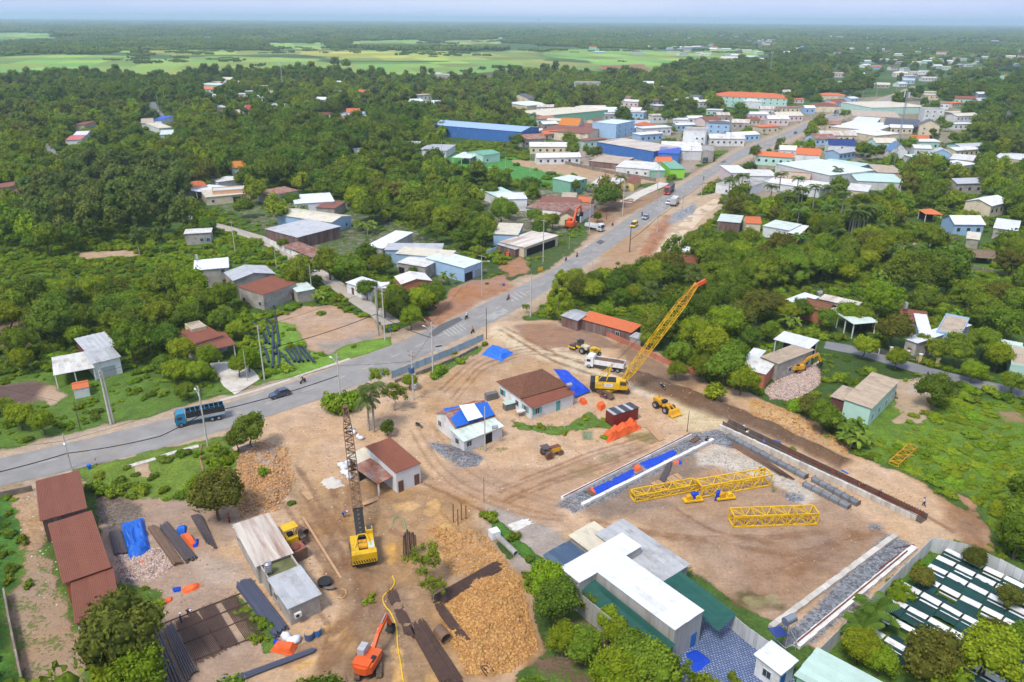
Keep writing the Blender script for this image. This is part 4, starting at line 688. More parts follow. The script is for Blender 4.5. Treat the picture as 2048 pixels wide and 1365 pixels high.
Hs('rusty red walled shed behind the bare dark tree',(1352,503),(1398,508),(1402,498),3.4,sh,'offw','brick',.2,name='shed',cat='shed');Hs('orange tiled open pavilion in the graveyard',(1852,428),(1884,429),7,3.6,'hip','orange','none',1.2,name='pavilion',cat='pavilion');Hs('thatched grey hut on the right slope',(1944,512),(1988,515),5,2.6,'gx','thatch','none',1.6,ov=.6,name='thatched_hut',cat='hut');Hs('small cream sheet roof above the thatched hut',(1934,477),(1958,480),(1962,468),3.2,sh,'cream','conc',.3);Hs('white roofed house at the right edge above the thatched hut',(1988,456),(2035,462),(2040,444),4,sh,'white','conc',.3);Hs('white shed roof edge behind the palms',(1694,380),(1735,384),(1740,372),3.4,sh,'offw','cream',.3,name='shed',cat='shed')
# large public buildings
Hs('long three storey school with an orange hip roof and pale green walls',(1424,192),(1575,198),26,9,'hip','orange','mint',3.2,win=(('f','wwwwwwwwwwww'),),name='school',cat='school');Hs('orange roofed low school wing in the far trees',(1636,190),(1690,192),14,5,'hip','orange','cream',1.6);Hs('maroon hip roofed house right of the school',(1628,212),(1680,213),16,5,'hip','rust','cream',2.);Hs('grey white water works block standing above the far trees',(863,149),(914,151),14,11,'flat','gwhite','conc',0,name='building',cat='building');Hs('unfinished grey four storey house in the far trees',(1148,165),(1200,166),14,12,'flat','flatgrey','conc',0,win=(('f','wwww'),),name='building',cat='building');Hs('cream villa with a double gabled grey roof in the far trees',(1018,196),(1056,198),14,7,'gy','greyd','cream',3.2,win=(('f','ww'),));Hs('long solar roofed hall beside the cream villa',(1054,212),(1100,208),(1096,200),5,sh,'gwhite','cream',.5,name='hall',cat='hall');Hs('light blue roofed house in the far centre trees',(850,206),(888,207),14,4,'gx','gwhite','lblue',1.6)
Hs('white block with solar panels far left beyond the woods',(395,169),(435,171),16,5,sh,'gwhite','cream',.6);Hs('white house with a pale grey roof left of the school',(1370,193),(1398,195),12,5,'gx','greyd','white',1.4);Hs('pale hip roofed villa below the school',(1488,203),(1524,204),14,6,'hip','offw','white',2.4);Hs('light blue two storey house beside the far road',(1416,246),(1460,248),12,7,'hip','greyd','lblue',1.2,win=(('f','www'),))
# further houses, small in the picture, laid out from their measured centres: x, y, front width, roof, wall
BIG={}
def far_house(px,py,w,rm,wm,label,group,dp=9,h=4,roof='gx',rise=1.5):
    x,y=G(px,py)
    if math.hypot(x,y) > 2600:
        rz=random.uniform(-.4,.6)
        for m_,c_,d_ in ((WM[wm],h/2,(w,dp,h)),(RM[rm],h+.4,(w+.6,dp+.6,.8))):BIG.setdefault(m_,MB()).box((x,y,c_),d_,rz)
        FOOT.append((x,y,w/2+1,dp/2+1,rz,h,math.hypot(x,y)));return
    label=('wide ' if w > 15 else 'small ')+{'offw':'off white','gwhite':'pale green','rusty':'rust patched','rust':'brown'}.get(rm,rm)+' roofed, '+{'lblue':'light blue','conc':'grey'}.get(wm,wm)+' walled house '+where(x,y)
    root=thing('house',label,'house',(x,y,0),math.radians(random.uniform(-25,35)),group)
    X_,Y_=w/2,dp/2;wl=MB()
    if roof == 'gx':
        for sx in (-1,1):wl.quad((sx*X_,-sx*-Y_ if 0 else -Y_,0),(sx*X_,Y_,0),(sx*X_,Y_,h),(sx*X_,0,h+rise),(sx*X_,-Y_,h))
        wl.quad((-X_,-Y_,0),(X_,-Y_,0),(X_,-Y_,h),(-X_,-Y_,h));wl.quad((X_,Y_,0),(-X_,Y_,0),(-X_,Y_,h),(X_,Y_,h));wl.build('wall',WM[wm],root)
        r=MB();k=.4
        for s in (-1,1):r.quad((-X_-k,s*(Y_+k),h-.1),(X_+k,s*(Y_+k),h-.1),(X_+k,0,h+rise+.1),(-X_-k,0,h+rise+.1));r.quad((-X_-k,s*(Y_+k),h-.25),(X_+k,s*(Y_+k),h-.25),(X_+k,s*(Y_+k),h-.1),(-X_-k,s*(Y_+k),h-.1))
        r.build('roof',RM[rm],root)
    else:
        wl.box((0,0,h/2),(w,dp,h)).build('wall',WM[wm],root);r=MB();r.v=[];r.sideprism([(-X_-.4,h),(X_+.4,h),(X_+.4,h+.5),(-X_-.4,h+.15)],-Y_-.4,Y_+.4).build('roof',RM[rm],root)
    wd=MB();nw=max(1,int(w/3.5))
    for i in range(nw):wd.box((-X_+(i+.5)*w/nw,-Y_-.03,h*.5),(1.2,.06,1.3))
    wd.build('window',glass,root)
    FOOT.append((x,y,X_+1,Y_+1,root.rotation_euler.z,h,math.hypot(x,y)))
rr=random.Random(11);RC=['white','offw','grey','rust','orange','cream','gwhite','streak','rusty','white','grey','offw','beige'];WC=['white','cream','lblue','white','mint','pink','conc']
def cluster(n,x0,x1,y0,y1,what,wr=(8,16),base=None):
    for i in range(n):
        rm,wm=rr.choice(RC),rr.choice(WC);px,py=rr.uniform(x0,x1),rr.uniform(y0,y1)
        if base:px,py=base[i]
        x,y=G(px,py)
        if any(math.hypot(x-f[0],y-f[1]) < 12+f[2]*.5 for f in FOOT):continue
        i_r=int(np.argmin(np.hypot(*((RA+RB)/2-np.array((x,y))).T)))
        if np.hypot(*((RA[i_r]+RB[i_r])/2-np.array((x,y)))) < 15:continue
        far_house(px,py,rr.uniform(*wr),rm,wm,what,'houses: '+what,rr.uniform(7,11),rr.uniform(3.4,5.5),rr.choice(['gx','flat','gx']),rr.uniform(.8,2.2))
cluster(46,1200,1700,205,262,'small house with a pale or coloured sheet roof packed in beside the far road')
cluster(26,1540,1860,262,330,'small house packed in between the big halls right of the far road');cluster(16,1060,1240,236,300,'small house in the cluster round the blue factory')
cluster(44,1640,2040,118,180,'tiny far house in the town at the upper right',(10,22));cluster(60,1400,2048,84,128,'tiny house scattered in the far trees at the upper right',(12,26));cluster(16,1180,1500,96,112,'low pale house along the far edge of the rice fields',(14,30))
cluster(22,60,330,46,58,'tiny pale house of the hamlet on the far left horizon',(14,30));cluster(60,300,1300,50,78,'tiny house in the far central trees',(14,28));cluster(12,380,620,160,225,'house half hidden by trees along the far village road');cluster(10,600,1000,150,215,'house half hidden by the trees left of the cream villa');cluster(8,1240,1420,170,215,'house half hidden by the trees left of the school')
cluster(60,1060,1960,205,330,'wide low sheet roofed house in the dense village along the far road',(13,24));cluster(22,1560,2040,170,240,'pale house in the far right woods above the village',(10,20));cluster(8,1900,2040,340,470,'small roof among the trees near the graveyard');cluster(150,1250,2048,52,84,'tiny pale speck of a house near the right horizon',(18,40))
Hs('very long pale roofed market hall beyond the rice fields',(1440,116),(1512,118),30,6,'gx','offw','cream',2.,name='hall',cat='hall')
bh=MB();mi=[]
for m_,b_ in BIG.items():bh.add(b_.v,b_.f);mi+= [list(BIG).index(m_)]*len(b_.f)
bo=bh.build('horizon_houses',list(BIG)[0],kind='stuff');[bo.data.materials.append(m_) for m_ in list(BIG)[1:]];bo.data.polygons.foreach_set('material_index',mi);tag(bo,'countless tiny pale houses sprinkled through the forest towards the horizon','houses')
# towers on the horizon
for px,w,h_,dx in [(1077,60,75,0),(1416,40,70,0),(1428,40,78,45),(1440,40,74,90),(1752,45,110,0),(1341,40,70,0),(1348,40,85,50)]:
    x,y=G(px,47.5);f_=MB()
    t=thing('tower_block','pale high-rise block fading into the haze on the horizon','tower block',(x,y,0),.2,'high-rise blocks on the horizon')
    MB().box((0,0,h_/2),(w,w*.6,h_)).build('wall',WM['white'],t)
    for k in range(1,int(h_/8)):f_.box((0,-w*.3-.2,k*8),(w*.9,.4,2.5))
    f_.build('window',glass,t)
# water tanks
for a in [(538,1148,2.7,'steel water tank standing over the mossy bay of the long workshop',.5,1.3),(394,521,5.8,'steel water tank on the white roofed two storey house',.45,1.2),(1138,777,3.4,'lying steel tank on the brown veranda roof',.4,1.1,True),(990,862,2.9,'small water tank on the corner roof of the tarpaulin house',.35,.9,True),(1810,620,4.2,'upright steel water tank behind the white roofs on the right',.5,1.5),(1638,592,3.8,'lying steel tank on the streaked roof',.5,1.5,True),(503,366,4.9,'steel tank on the peach house',.5,1.3,True)]:
    water_tank(*a)
# ---------------------------------------------------------------- vegetation
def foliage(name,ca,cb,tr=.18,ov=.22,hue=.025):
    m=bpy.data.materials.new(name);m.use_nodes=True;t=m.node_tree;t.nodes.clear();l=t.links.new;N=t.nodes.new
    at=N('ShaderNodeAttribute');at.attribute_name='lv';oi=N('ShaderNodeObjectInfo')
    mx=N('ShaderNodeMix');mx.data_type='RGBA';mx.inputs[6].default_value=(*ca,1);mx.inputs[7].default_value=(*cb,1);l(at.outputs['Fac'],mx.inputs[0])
    hs=N('ShaderNodeHueSaturation');l(mx.outputs[2],hs.inputs['Color'])
    a=N('ShaderNodeMapRange');a.inputs[3].default_value=1-ov;a.inputs[4].default_value=1+ov;l(oi.outputs['Random'],a.inputs[0]);l(a.outputs[0],hs.inputs['Value'])
    w=N('ShaderNodeTexWhiteNoise');w.noise_dimensions='1D';l(oi.outputs['Random'],w.inputs['W'])
    b=N('ShaderNodeMapRange');b.inputs[3].default_value=.5-hue;b.inputs[4].default_value=.5+hue*.6;l(w.outputs['Value'],b.inputs[0]);l(b.outputs[0],hs.inputs['Hue'])
    d=N('ShaderNodeBsdfDiffuse');tl=N('ShaderNodeBsdfTranslucent');ms=N('ShaderNodeMixShader');ms.inputs[0].default_value=tr;o=N('ShaderNodeOutputMaterial')
    l(hs.outputs[0],d.inputs[0]);l(hs.outputs[0],tl.inputs[0]);l(d.outputs[0],ms.inputs[1]);l(tl.outputs[0],ms.inputs[2]);l(ms.outputs[0],o.inputs[0]);return m
FM={'dark':foliage('leaves_dark',(.060,.108,.013),(.155,.225,.026)),'mid':foliage('leaves_mid',(.086,.142,.013),(.215,.285,.026)),'light':foliage('leaves_light',(.115,.182,.010),(.265,.340,.022)),
      'grove':foliage('leaves_grove',(.070,.112,.022),(.180,.230,.050),ov=.15),'olive':foliage('leaves_olive',(.070,.085,.014),(.180,.185,.030)),'palm':foliage('leaves_palm',(.055,.100,.020),(.150,.215,.050)),
      'banana':foliage('leaves_banana',(.075,.145,.016),(.19,.30,.045),.3),'yellow':foliage('leaves_yellow',(.14,.20,.01),(.30,.34,.02)),'weed':foliage('leaves_weed',(.11,.19,.012),(.24,.34,.028),ov=.25)}
bark=mat('bark',C(110,95,80),.95,.3,2,bump=.3);barkp=mat('bark_pale',C(170,162,148),.95,.25,2)
_ico=None
def ico():
    t=(1+5**.5)/2;v=np.array([(-1,t,0),(1,t,0),(-1,-t,0),(1,-t,0),(0,-1,t),(0,1,t),(0,-1,-t),(0,1,-t),(t,0,-1),(t,0,1),(-t,0,-1),(-t,0,1)],float);v /= np.linalg.norm(v[0])
    f=np.array([(0,11,5),(0,5,1),(0,1,7),(0,7,10),(0,10,11),(1,5,9),(5,11,4),(11,10,2),(10,7,6),(7,1,8),(3,9,4),(3,4,2),(3,2,6),(3,6,8),(3,8,9),(4,9,5),(2,4,11),(6,2,10),(8,6,7),(9,8,1)]);return v,f
IV,IF=ico()
def leafcloud(seed,cen,rad,nl,ls,core=.72,up=.5,flat=1.):
    """cen (n,3), rad (n,), nl leaves per clump, ls leaf size -> mesh with attribute lv"""
    g=np.random.default_rng(seed);n=len(cen)
    d=g.normal(size=(n*nl,3));d[:,2]=d[:,2]+up*.6;d /= np.linalg.norm(d,axis=1)[:,None]
    ci=np.repeat(np.arange(n),nl);r=rad[ci]*g.uniform(.78,1.12,n*nl);sc=np.array((1,1,flat));p=cen[ci]+d*r[:,None]*sc
    nn=d+g.normal(size=d.shape)*.55;nn /= np.linalg.norm(nn,axis=1)[:,None]
    a=np.cross(nn,g.normal(size=d.shape));a /= np.linalg.norm(a,axis=1)[:,None];b=np.cross(nn,a);s=ls*g.uniform(.6,1.3,n*nl)[:,None]
    q=np.stack([p-a*s*.5-b*s*.32,p+a*s*.5-b*s*.32,p+a*s*.45+b*s*.32,p-a*s*.45+b*s*.32],1).reshape(-1,3)
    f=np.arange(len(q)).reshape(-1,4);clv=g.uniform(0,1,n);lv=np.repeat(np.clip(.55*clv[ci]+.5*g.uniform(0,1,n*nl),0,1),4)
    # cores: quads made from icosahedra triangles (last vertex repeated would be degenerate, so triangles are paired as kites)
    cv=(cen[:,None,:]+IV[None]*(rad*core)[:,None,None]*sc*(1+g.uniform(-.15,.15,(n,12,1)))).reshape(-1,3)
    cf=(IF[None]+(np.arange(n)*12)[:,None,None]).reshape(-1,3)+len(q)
    v=np.r_[q,cv];lv=np.r_[lv,np.repeat(clv*.4,12)]  # cores keep to the darker leaf tone, painting shade into the crown gaps
    me=bpy.data.meshes.new('leaves');nv=len(v);me.vertices.add(nv);me.vertices.foreach_set('co',v.astype(np.float32).ravel())
    li=np.r_[f.ravel(),cf.ravel()];me.loops.add(len(li));me.loops.foreach_set('vertex_index',li.astype(np.int32))
    ls_=np.r_[np.arange(0,len(f)*4,4),len(f)*4+np.arange(0,len(cf)*3,3)];me.polygons.add(len(ls_));me.polygons.foreach_set('loop_start',ls_.astype(np.int32));me.update(calc_edges=True)
    at=me.attributes.new('lv','FLOAT','POINT');at.data.foreach_set('value',lv.astype(np.float32));return me
def crown_pts(seed,n,rx,rz,zc,shell=(.45,.8),rc=(.28,.46),bottom=-.35):
    g=np.random.default_rng(seed);d=g.normal(size=(n*3,3));d /= np.linalg.norm(d,axis=1)[:,None];d=d[d[:,2] > bottom][:n]
    k=g.uniform(*shell,len(d))[:,None];lump=1+.22*np.sin(d[:,:1]*3+seed)+.15*np.cos(d[:,1:2]*4+seed*2)
    c=d*k*lump*np.array((rx,rx,rz))+np.array((0,0,zc));r=g.uniform(*rc,len(d))*rx;c=np.r_[c,[[0,0,zc]]];r=np.r_[r,[rx*.5]];return c,r
def trunk_mesh(seed,h,r,limbs=4,spread=2.):
    g=random.Random(seed);mb=MB();p=Vector((0,0,-.2));k=3
    pts=[p]+[Vector((g.uniform(-.2,.2)*i,g.uniform(-.2,.2)*i,h*.55*i/k)) for i in range(1,k+1)]
    for i in range(k):mb.cyl(pts[i],pts[i+1],r*(1-.18*i),7,r*(1-.18*(i+1)),cap=False)
    for j in range(limbs):
        a=j*2*math.pi/limbs+g.uniform(-.5,.5);b=pts[-1];e=b+Vector((math.cos(a)*spread*.5,math.sin(a)*spread*.5,h*.22));e2=e+Vector((math.cos(a)*spread*.4,math.sin(a)*spread*.4,h*.2))
        mb.cyl(b,e,r*.42,5,r*.28,cap=False);mb.cyl(e,e2,r*.28,5,r*.1,cap=False)
    return mb
TREES={}
def treetype(key,fm,bm,specs):
    TREES[key]=[]
    for (cp,nl,ls,kw,tm) in specs:
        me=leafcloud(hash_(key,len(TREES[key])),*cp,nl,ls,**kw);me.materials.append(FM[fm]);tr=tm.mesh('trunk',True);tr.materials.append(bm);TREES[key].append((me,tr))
def hash_(k,i):return sum(ord(c) for c in k)*7+i*13+1
for key,fm in (('round','mid'),('dark','dark'),('light','light'),('olive','olive'),('yellow','yellow')):
    treetype(key,fm,bark,[(crown_pts(hash_(key,i)+3,52,3.4,2.9,4.7),90,.30,{},trunk_mesh(i,6,.24)) for i in range(2 if key in ('yellow','olive') else 3)])
treetype('grove','grove',barkp,[(crown_pts(40+i,44,2.7,5.2,7.6,(.4,.9),(.24,.42),-.8),84,.30,{},trunk_mesh(i,9,.17,3,1.4)) for i in range(3)])
treetype('loose','mid',barkp,[(crown_pts(60+i,22,3.2,3.0,4.8,(.55,.98),(.18,.30),-.3),80,.27,{'core':.5},trunk_mesh(i,6.5,.14,5,3.0)) for i in range(3)])
treetype('cone','light',bark,[((lambda g:(np.array([(math.cos(a)*q,math.sin(a)*q,1.5+9.5*z) for a,z in [(g.uniform(0,6.3),(k/54)**.9) for k in range(54)] for q in [3.4*(1-z)**.75*.75+.2]]),np.array([.95*(1-.55*k/54) for k in range(54)])))(random.Random(4)),90,.28,{},trunk_mesh(1,9,.2,3,1))])
treetype('bamboo','mid',bark,[(crown_pts(80+i,60,5.2,3.6,3.9,(.5,.95),(.17,.28),-.4),80,.28,{'up':1.1},trunk_mesh(i,5,.1,6,3)) for i in range(2)])
def fronds(seed,n,L_,wd,droop,z0,rise=.9,m='palm',seg=6,leaflets=False):
    g=random.Random(seed);vs=[];fs=[];lv=[]
    for k in range(n):
        a=k*2.4+g.uniform(-.3,.3);el=g.uniform(.1,1.)*rise;ll=L_*g.uniform(.8,1.1);ca,sa=math.cos(a),math.sin(a);o=len(vs);c=g.random()
        x=z=0;e=el+.35;P_=[]
        for i in range(seg+1):
            P_.append((x,z));x+= math.cos(e)*ll/seg;z+= math.sin(e)*ll/seg;e-= droop/seg*(1+i*.35)
        for i,(x,z) in enumerate(P_):
            t=i/seg;w=wd*(math.sin(math.pi*(.12+.86*t))**.6)*(.9 if i < seg else .15);dz=-w*.45
            for s in (-1,0,1):
                vs.append((ca*x-sa*s*w,sa*x+ca*s*w,z0+z+(dz if s else 0)+(g.uniform(-.05,.05))));lv.append(min(1,max(0,c*.6+g.random()*.4)))
        for i in range(seg):
            q=o+i*3
            fs+= [(q,q+1,q+4,q+3),(q+1,q+2,q+5,q+4)]
            if leaflets:pass
    me=npmesh('leaves',np.array(vs),np.array(fs));at=me.attributes.new('lv','FLOAT','POINT');at.data.foreach_set('value',np.array(lv,np.float32));me.materials.append(FM[m]);return me
def palm_leaves(seed,n,L_,z0,droop=1.9,rise=1.1,m='palm',wl=.9):
    """feathered fronds: a rib with thin leaflets on both sides"""
    g=random.Random(seed);vs=[];fs=[];lv=[]
    for k in range(n):
        a=k*2.4+g.uniform(-.3,.3);e=g.uniform(.0,1.)*rise+.15;ll=L_*g.uniform(.85,1.1);ca,sa=math.cos(a),math.sin(a);x=z=0;seg=15;c=g.random()
        for i in range(seg):
            nx,nz=x+math.cos(e)*ll/seg,z+math.sin(e)*ll/seg;t=i/seg;w=wl*(math.sin(math.pi*(.1+.85*t))**.7);e-= droop/seg
            for s in (-1,1):
                o=len(vs);wi=ll/seg*.42;dx=w*.35
                for (u,v_,h) in ((x,0,z),(x+wi*2,0,z+.02),(x+wi*1.6+dx,s*w,z-w*.55),(x+dx,s*w*.95,z-w*.5)):vs.append((ca*u-sa*v_,sa*u+ca*v_,z0+h));lv.append(min(1,c*.5+g.random()*.5))
                fs.append((o,o+1,o+2,o+3))
            x,z=nx,nz
    me=npmesh('leaves',np.array(vs),np.array(fs));at=me.attributes.new('lv','FLOAT','POINT');at.data.foreach_set('value',np.array(lv,np.float32));me.materials.append(FM[m]);return me
def palm_trunk(h,r):mb=MB();mb.cyl((0,0,-.2),(.1,0,h*.5),r*1.1,8,r,cap=False).cyl((.1,0,h*.5),(0,0,h),r,8,r*.7,cap=False);me=mb.mesh('trunk',True);me.materials.append(barkp);return me
TREES['palm']=[(palm_leaves(i,17,3.4,7.0),palm_trunk(7.1,.2)) for i in range(2)];TREES['royal']=[(palm_leaves(9+i,18,3.6,10.2,2.2),palm_trunk(10.3,.24)) for i in range(2)];TREES['coco']=[(palm_leaves(5,16,3.6,3.2,1.7,1.4,'banana'),palm_trunk(3.3,.2))]
def banana_mesh(seed,m='banana'):
    g=random.Random(seed);parts=[fronds(seed*10+j,8,2.5,.38,1.9,g.uniform(1.6,2.6),1.5,m) for j in range(4)];V=[];F_=[];LV=[]
    for me in parts:
        n=len(me.vertices);co=np.empty(n*3,np.float32);me.vertices.foreach_get('co',co);co=co.reshape(-1,3)+np.array((g.uniform(-1.6,1.6),g.uniform(-1.6,1.6),0));o=sum(len(x) for x in V)
        li=np.empty(len(me.loops),np.int32);me.loops.foreach_get('vertex_index',li);F_.append(li.reshape(-1,4)+o);V.append(co);a=np.empty(n,np.float32);me.attributes['lv'].data.foreach_get('value',a);LV.append(a)
    me=npmesh('leaves',np.concatenate(V),np.concatenate(F_));at=me.attributes.new('lv','FLOAT','POINT');at.data.foreach_set('value',np.concatenate(LV));me.materials.append(FM[m]);return me
TREES['banana']=[(banana_mesh(3+i),palm_trunk(2.0,.16)) for i in range(3)]
tstem=mat('stem_green',C(130,140,80),.8,.2,2)
TREES['bush']=[]
for i in range(3):
    me=leafcloud(300+i,*crown_pts(300+i,16,1.5,1.0,.8,(.4,.9),(.3,.5),-.1),60,.26);me.materials.append(FM['weed' if i < 2 else 'light']);tr=MB().cyl((0,0,-.2),(0,0,.8),.07,5).mesh('stem');tr.materials.append(bark);TREES['bush'].append((me,tr))
NTREE=[0]
KW={'dark':'dark green tree','round':'mid green tree','light':'light green tree','olive':'olive brown tree','yellow':'yellow green tree','grove':'slender grey green tree','loose':'sparse tree','banana':'banana clump','palm':'low palm','royal':'royal palm','bush':'low bush'}
def tree(x,y,kind,label,group=None,s=1.0,cat='tree',nm='tree',tilt=0,sz=None):
    if group and kind in KW and not label.startswith(('tall royal','royal')):label=('large ' if s > 1.2 else 'small ' if s < .85 else '')+KW[kind]+' '+where(x,y);group='village and woodland trees'
    v=TREES[kind];cm,tm=v[NTREE[0] % len(v)];NTREE[0]+= 1
    t=thing(nm,label,cat,(x,y,gz(x,y)),random.uniform(0,6.28),group);t.scale=(s,s,(sz or s)*random.uniform(.92,1.1))
    link('crown' if kind not in ('palm','royal','coco','banana') else 'fronds',cm,t);link('trunk' if kind not in ('bush',) else 'stem',tm,t);PLACED.append((x,y,3.4*s));return t
PLACED=[]
def T(px,py,kind,label,s=1.,**k):
    x,y=G(px,py);s=s if kind in ('palm','royal','coco','banana','bush','bamboo','cone') else s*(.86 if py < 800 else .76);return tree(x,y,kind,label,s=s,**k)
# trees one can point at
T(505,905,'dark','tree with reddish blossom between the road and the clay heap',1.15);T(478,912,'dark','lower dark tree left of the blossoming roadside tree',.8)
T(438,1040,'olive','broad yellow green tree at the top of the steel yard',1.5);T(415,1010,'light','light green tree joined to the broad one above the steel yard',1.0)
T(262,1338,'olive','big pale tree standing beside the end of the brown shed row',1.75);T(285,1400,'light','tree at the very bottom left below the big pale tree',1.2);T(228,1375,'light','small tree hugging the grey store wall',.8)
T(850,1165,'loose','sparse bright tree standing in the mud beside the rebar bundles',.95);T(868,1200,'loose','thin lower tree just below the sparse mud tree',.7)
T(748,865,'royal','royal palm in front of the roadside clump by the brown roofed house',.85);T(738,862,'palm','shorter palm leaning left in the roadside clump',.95);T(790,822,'loose','slender tree right of the roadside palms',1.1);T(776,872,'dark','dense dark bush tree behind the small brown roofed house',.55)
T(672,826,'bush','shrub patch left of the roadside pole',1.9,cat='shrub',nm='shrub');T(700,815,'bush','shrub behind the roadside pole',1.7,cat='shrub',nm='shrub');T(757,780,'loose','tree behind the left end of the blue hoarding',.8);T(820,780,'light','vine covered shrub by the transformer pole',.55)
for i,(px,py,k,s) in enumerate([(1090,1200,'light',1.0),(1110,1250,'dark',1.15),(1150,1200,'round',.8),(1125,1310,'light',.8),(1165,1330,'round',.9),(1230,1290,'light',.7),(1290,1385,'round',1.3),(1235,1400,'light',1.15),(1350,1400,'loose',.9),(1180,1230,'light',.55),(1255,1345,'round',1.0),(1215,1262,'light',.6)]):
    T(px,py,k,['tall light green tree at the top of the clump left of the white workshop','densest dark tree in the clump left of the white workshop','tree touching the grey wall of the white workshop','yellowish round tree in the middle of the bottom clump','tree below the yellowish round one in the bottom clump','small tree against the long concrete wall','broad tree at the bottom centre edge','tree left of the broad bottom centre tree','feathery tree in front of the blue tarpaulin','bush tree at the foot of the workshop corner','tree above the broad bottom centre tree','little round tree beside the shade net wall'][i],s)
for i,(px,py,k,s) in enumerate([(1958,1368,'light',1.35),(1840,1385,'olive',1.3),(1712,1330,'light',.85),(1755,1352,'light',.7),(1835,1180,'olive',.6),(1940,1140,'olive',.6),(2015,1222,'olive',.65),(1978,1285,'olive',.6),(2040,1310,'round',.8),(1790,1210,'light',.4)]):
    T(px,py,k,['large round lime tree over the shade rows','broad olive tree at the bottom edge over the shade rows','bushy tree behind the pale green roof','small tree between the pale green roof and the shade rows','small bright tree inside the corner of the white sheet wall','young tree in the upper shade rows','thin reddish tree in the right shade rows','thin tree in the middle of the shade rows','dark tree at the right edge of the shade rows','tiny bush on the lawn inside the white sheet wall'][i],s)
T(1742,1262,'coco','coconut palm inside the white sheet wall, upper of two',.95,nm='palm',cat='palm');T(1716,1292,'coco','coconut palm inside the white sheet wall, lower of two',.85,nm='palm',cat='palm')
for i,(px,py,s) in enumerate([(2040,1085,1.3),(2025,1120,1.1),(2060,1050,1.4),(2070,1130,1.2)]):T(px,py,'round',['bright tree at the right edge above the white sheet wall','lower tree leaning over the white sheet wall corner','upper tree on the bank at the right edge','tree just outside the sheet wall at the right edge'][i],s)
T(1642,868,'round','round dark tree left of the mint walled house',1.1);T(1612,840,'olive','brownish tree behind the earth bank',.9);T(1660,860,'light','light tree touching the dark red annex',.7)
for i,(px,py) in enumerate([(1700,895),(1715,888),(1690,885)]):T(px,py,'banana',['tallest banana clump below the mint house','right banana clump below the mint house','left banana clump below the mint house'][i],1.15,nm='banana_plant',cat='banana plant')
T(1118,640,'cone','tall cone shaped vine covered tree beside the main road',1.15);T(1052,628,'loose','tiny roadside tree left of the tall pole',.4)
for i,(px,py,k,s) in enumerate([(1150,590,'round',1.1),(1185,592,'dark',.95),(1230,600,'dark',1.2),(1268,612,'round',.9),(1210,575,'light',.8)]):T(px,py,k,['tree right of the cone shaped tree','second tree in the roadside row right of the cone tree','dark tree in the middle of the roadside row','pale stemmed tree near the orange roofed shed','light tree at the back of the roadside row'][i],s)
# wood behind the earth bank and right of the crane
for i,(px,py,k,s) in enumerate([(1310,690,'round',1.4),(1345,672,'dark',1.5),(1300,640,'grove',1.0),(1340,630,'dark',1.3),(1380,700,'light',1.3),(1420,730,'light',1.4),(1445,690,'light',1.5),(1480,670,'olive',1.3),(1510,650,'olive',1.4),(1475,620,'dark',1.2),(1430,640,'dark',1.4),(1395,655,'dark',1.3),(1360,735,'round',.9),(1405,765,'round',1.0),
        (1445,780,'round',1.3),(1480,790,'light',1.1),(1430,805,'bush',1.8),(1385,600,'grove',1.0),(1450,590,'round',1.2),(1290,590,'round',1.1),(1330,580,'dark',1.2),(1410,590,'round',.9),(1540,640,'olive',1.2),(1530,690,'round',.8),(1575,650,'light',.9),(1350,760,'light',.7),(1300,700,'light',.9),(1462,745,'round',1.2),(1495,700,'dark',.8)]):
    T(px,py,k,'tree packed in the wood between the crane boom and the white canopied house',s,group='wood right of the crane')
for i,(px,py) in enumerate([(1448,585),(1475,582),(1500,578),(1525,575),(1550,572),(1575,568),(1460,560),(1520,552),(1560,550),(1595,560)]):T(px,py,'bamboo','feathery bamboo clump in the long pale row on the right slope',1.15,group='bamboo row',nm='bamboo',cat='bamboo')
T(1322,560,'olive','large dark sparse tree above the crane tip',1.5);T(1345,545,'loose','bare spreading limbed tree above the crane tip',1.6)
for i,(px,py,k,s) in enumerate([(1780,700,'olive',1.35),(1755,640,'light',1.5),(1720,660,'round',1.0),(1790,740,'light',.8),(1725,720,'light',.9),(1850,600,'dark',1.8),(1800,590,'dark',1.9),(1890,590,'dark',1.9),(1930,620,'round',1.3),(1960,660,'round',1.5),(2000,690,'round',1.4),(1960,720,'round',1.2),(1905,740,'round',1.2),(1870,730,'round',.9),(1838,705,'light',.7),(1990,745,'light',1.0),(1940,765,'light',.8),(1690,655,'light',1.0),(1600,650,'dark',1.0),(1650,665,'round',.9),(2030,650,'round',1.5),(1985,625,'olive',1.3),(2040,600,'dark',1.3),(1840,640,'dark',1.3),(1650,555,'light',1.1),(1690,570,'light',1.0),(2020,790,'round',.8)]):
    T(px,py,k,['brownish round tree in front of the white roofs on the right','bright yellow green round tree behind the brownish one','tree beside the pale green canopy','small light tree by the yellow gate posts','light tree beside the lane opposite the gate posts','wide layered dark tree in the centre of the right slope','left wide dark tree on the right slope','right wide dark tree on the right slope','round tree right of the wide dark trees','tree above the right hand blue house','tree left of the pale blue canopy','tree between the beige roof and the lane','bushy tree by the lane gate','low tree in front of the beige roofed house','small tree by the second yellow gate post','light tree near the brick gate','light low tree on the lane verge','light tree left of the pale green canopy','dark tree below the terracotta roof','tree right of the terracotta roof','tree at the right edge above the pale canopy','olive tree near the right edge','dark tree near the white fence posts','dark tree behind the white roofs','light tree left of the bamboo row end','light tree right of the bamboo row end','low tree at the lower edge of the east lane'][i],s)
T(1908,655,'banana','bright banana plant behind the white roofs on the right',1.2,nm='banana_plant',cat='banana plant');T(1577,660,'banana','banana plant left of the terracotta roof',1.1,nm='banana_plant',cat='banana plant')
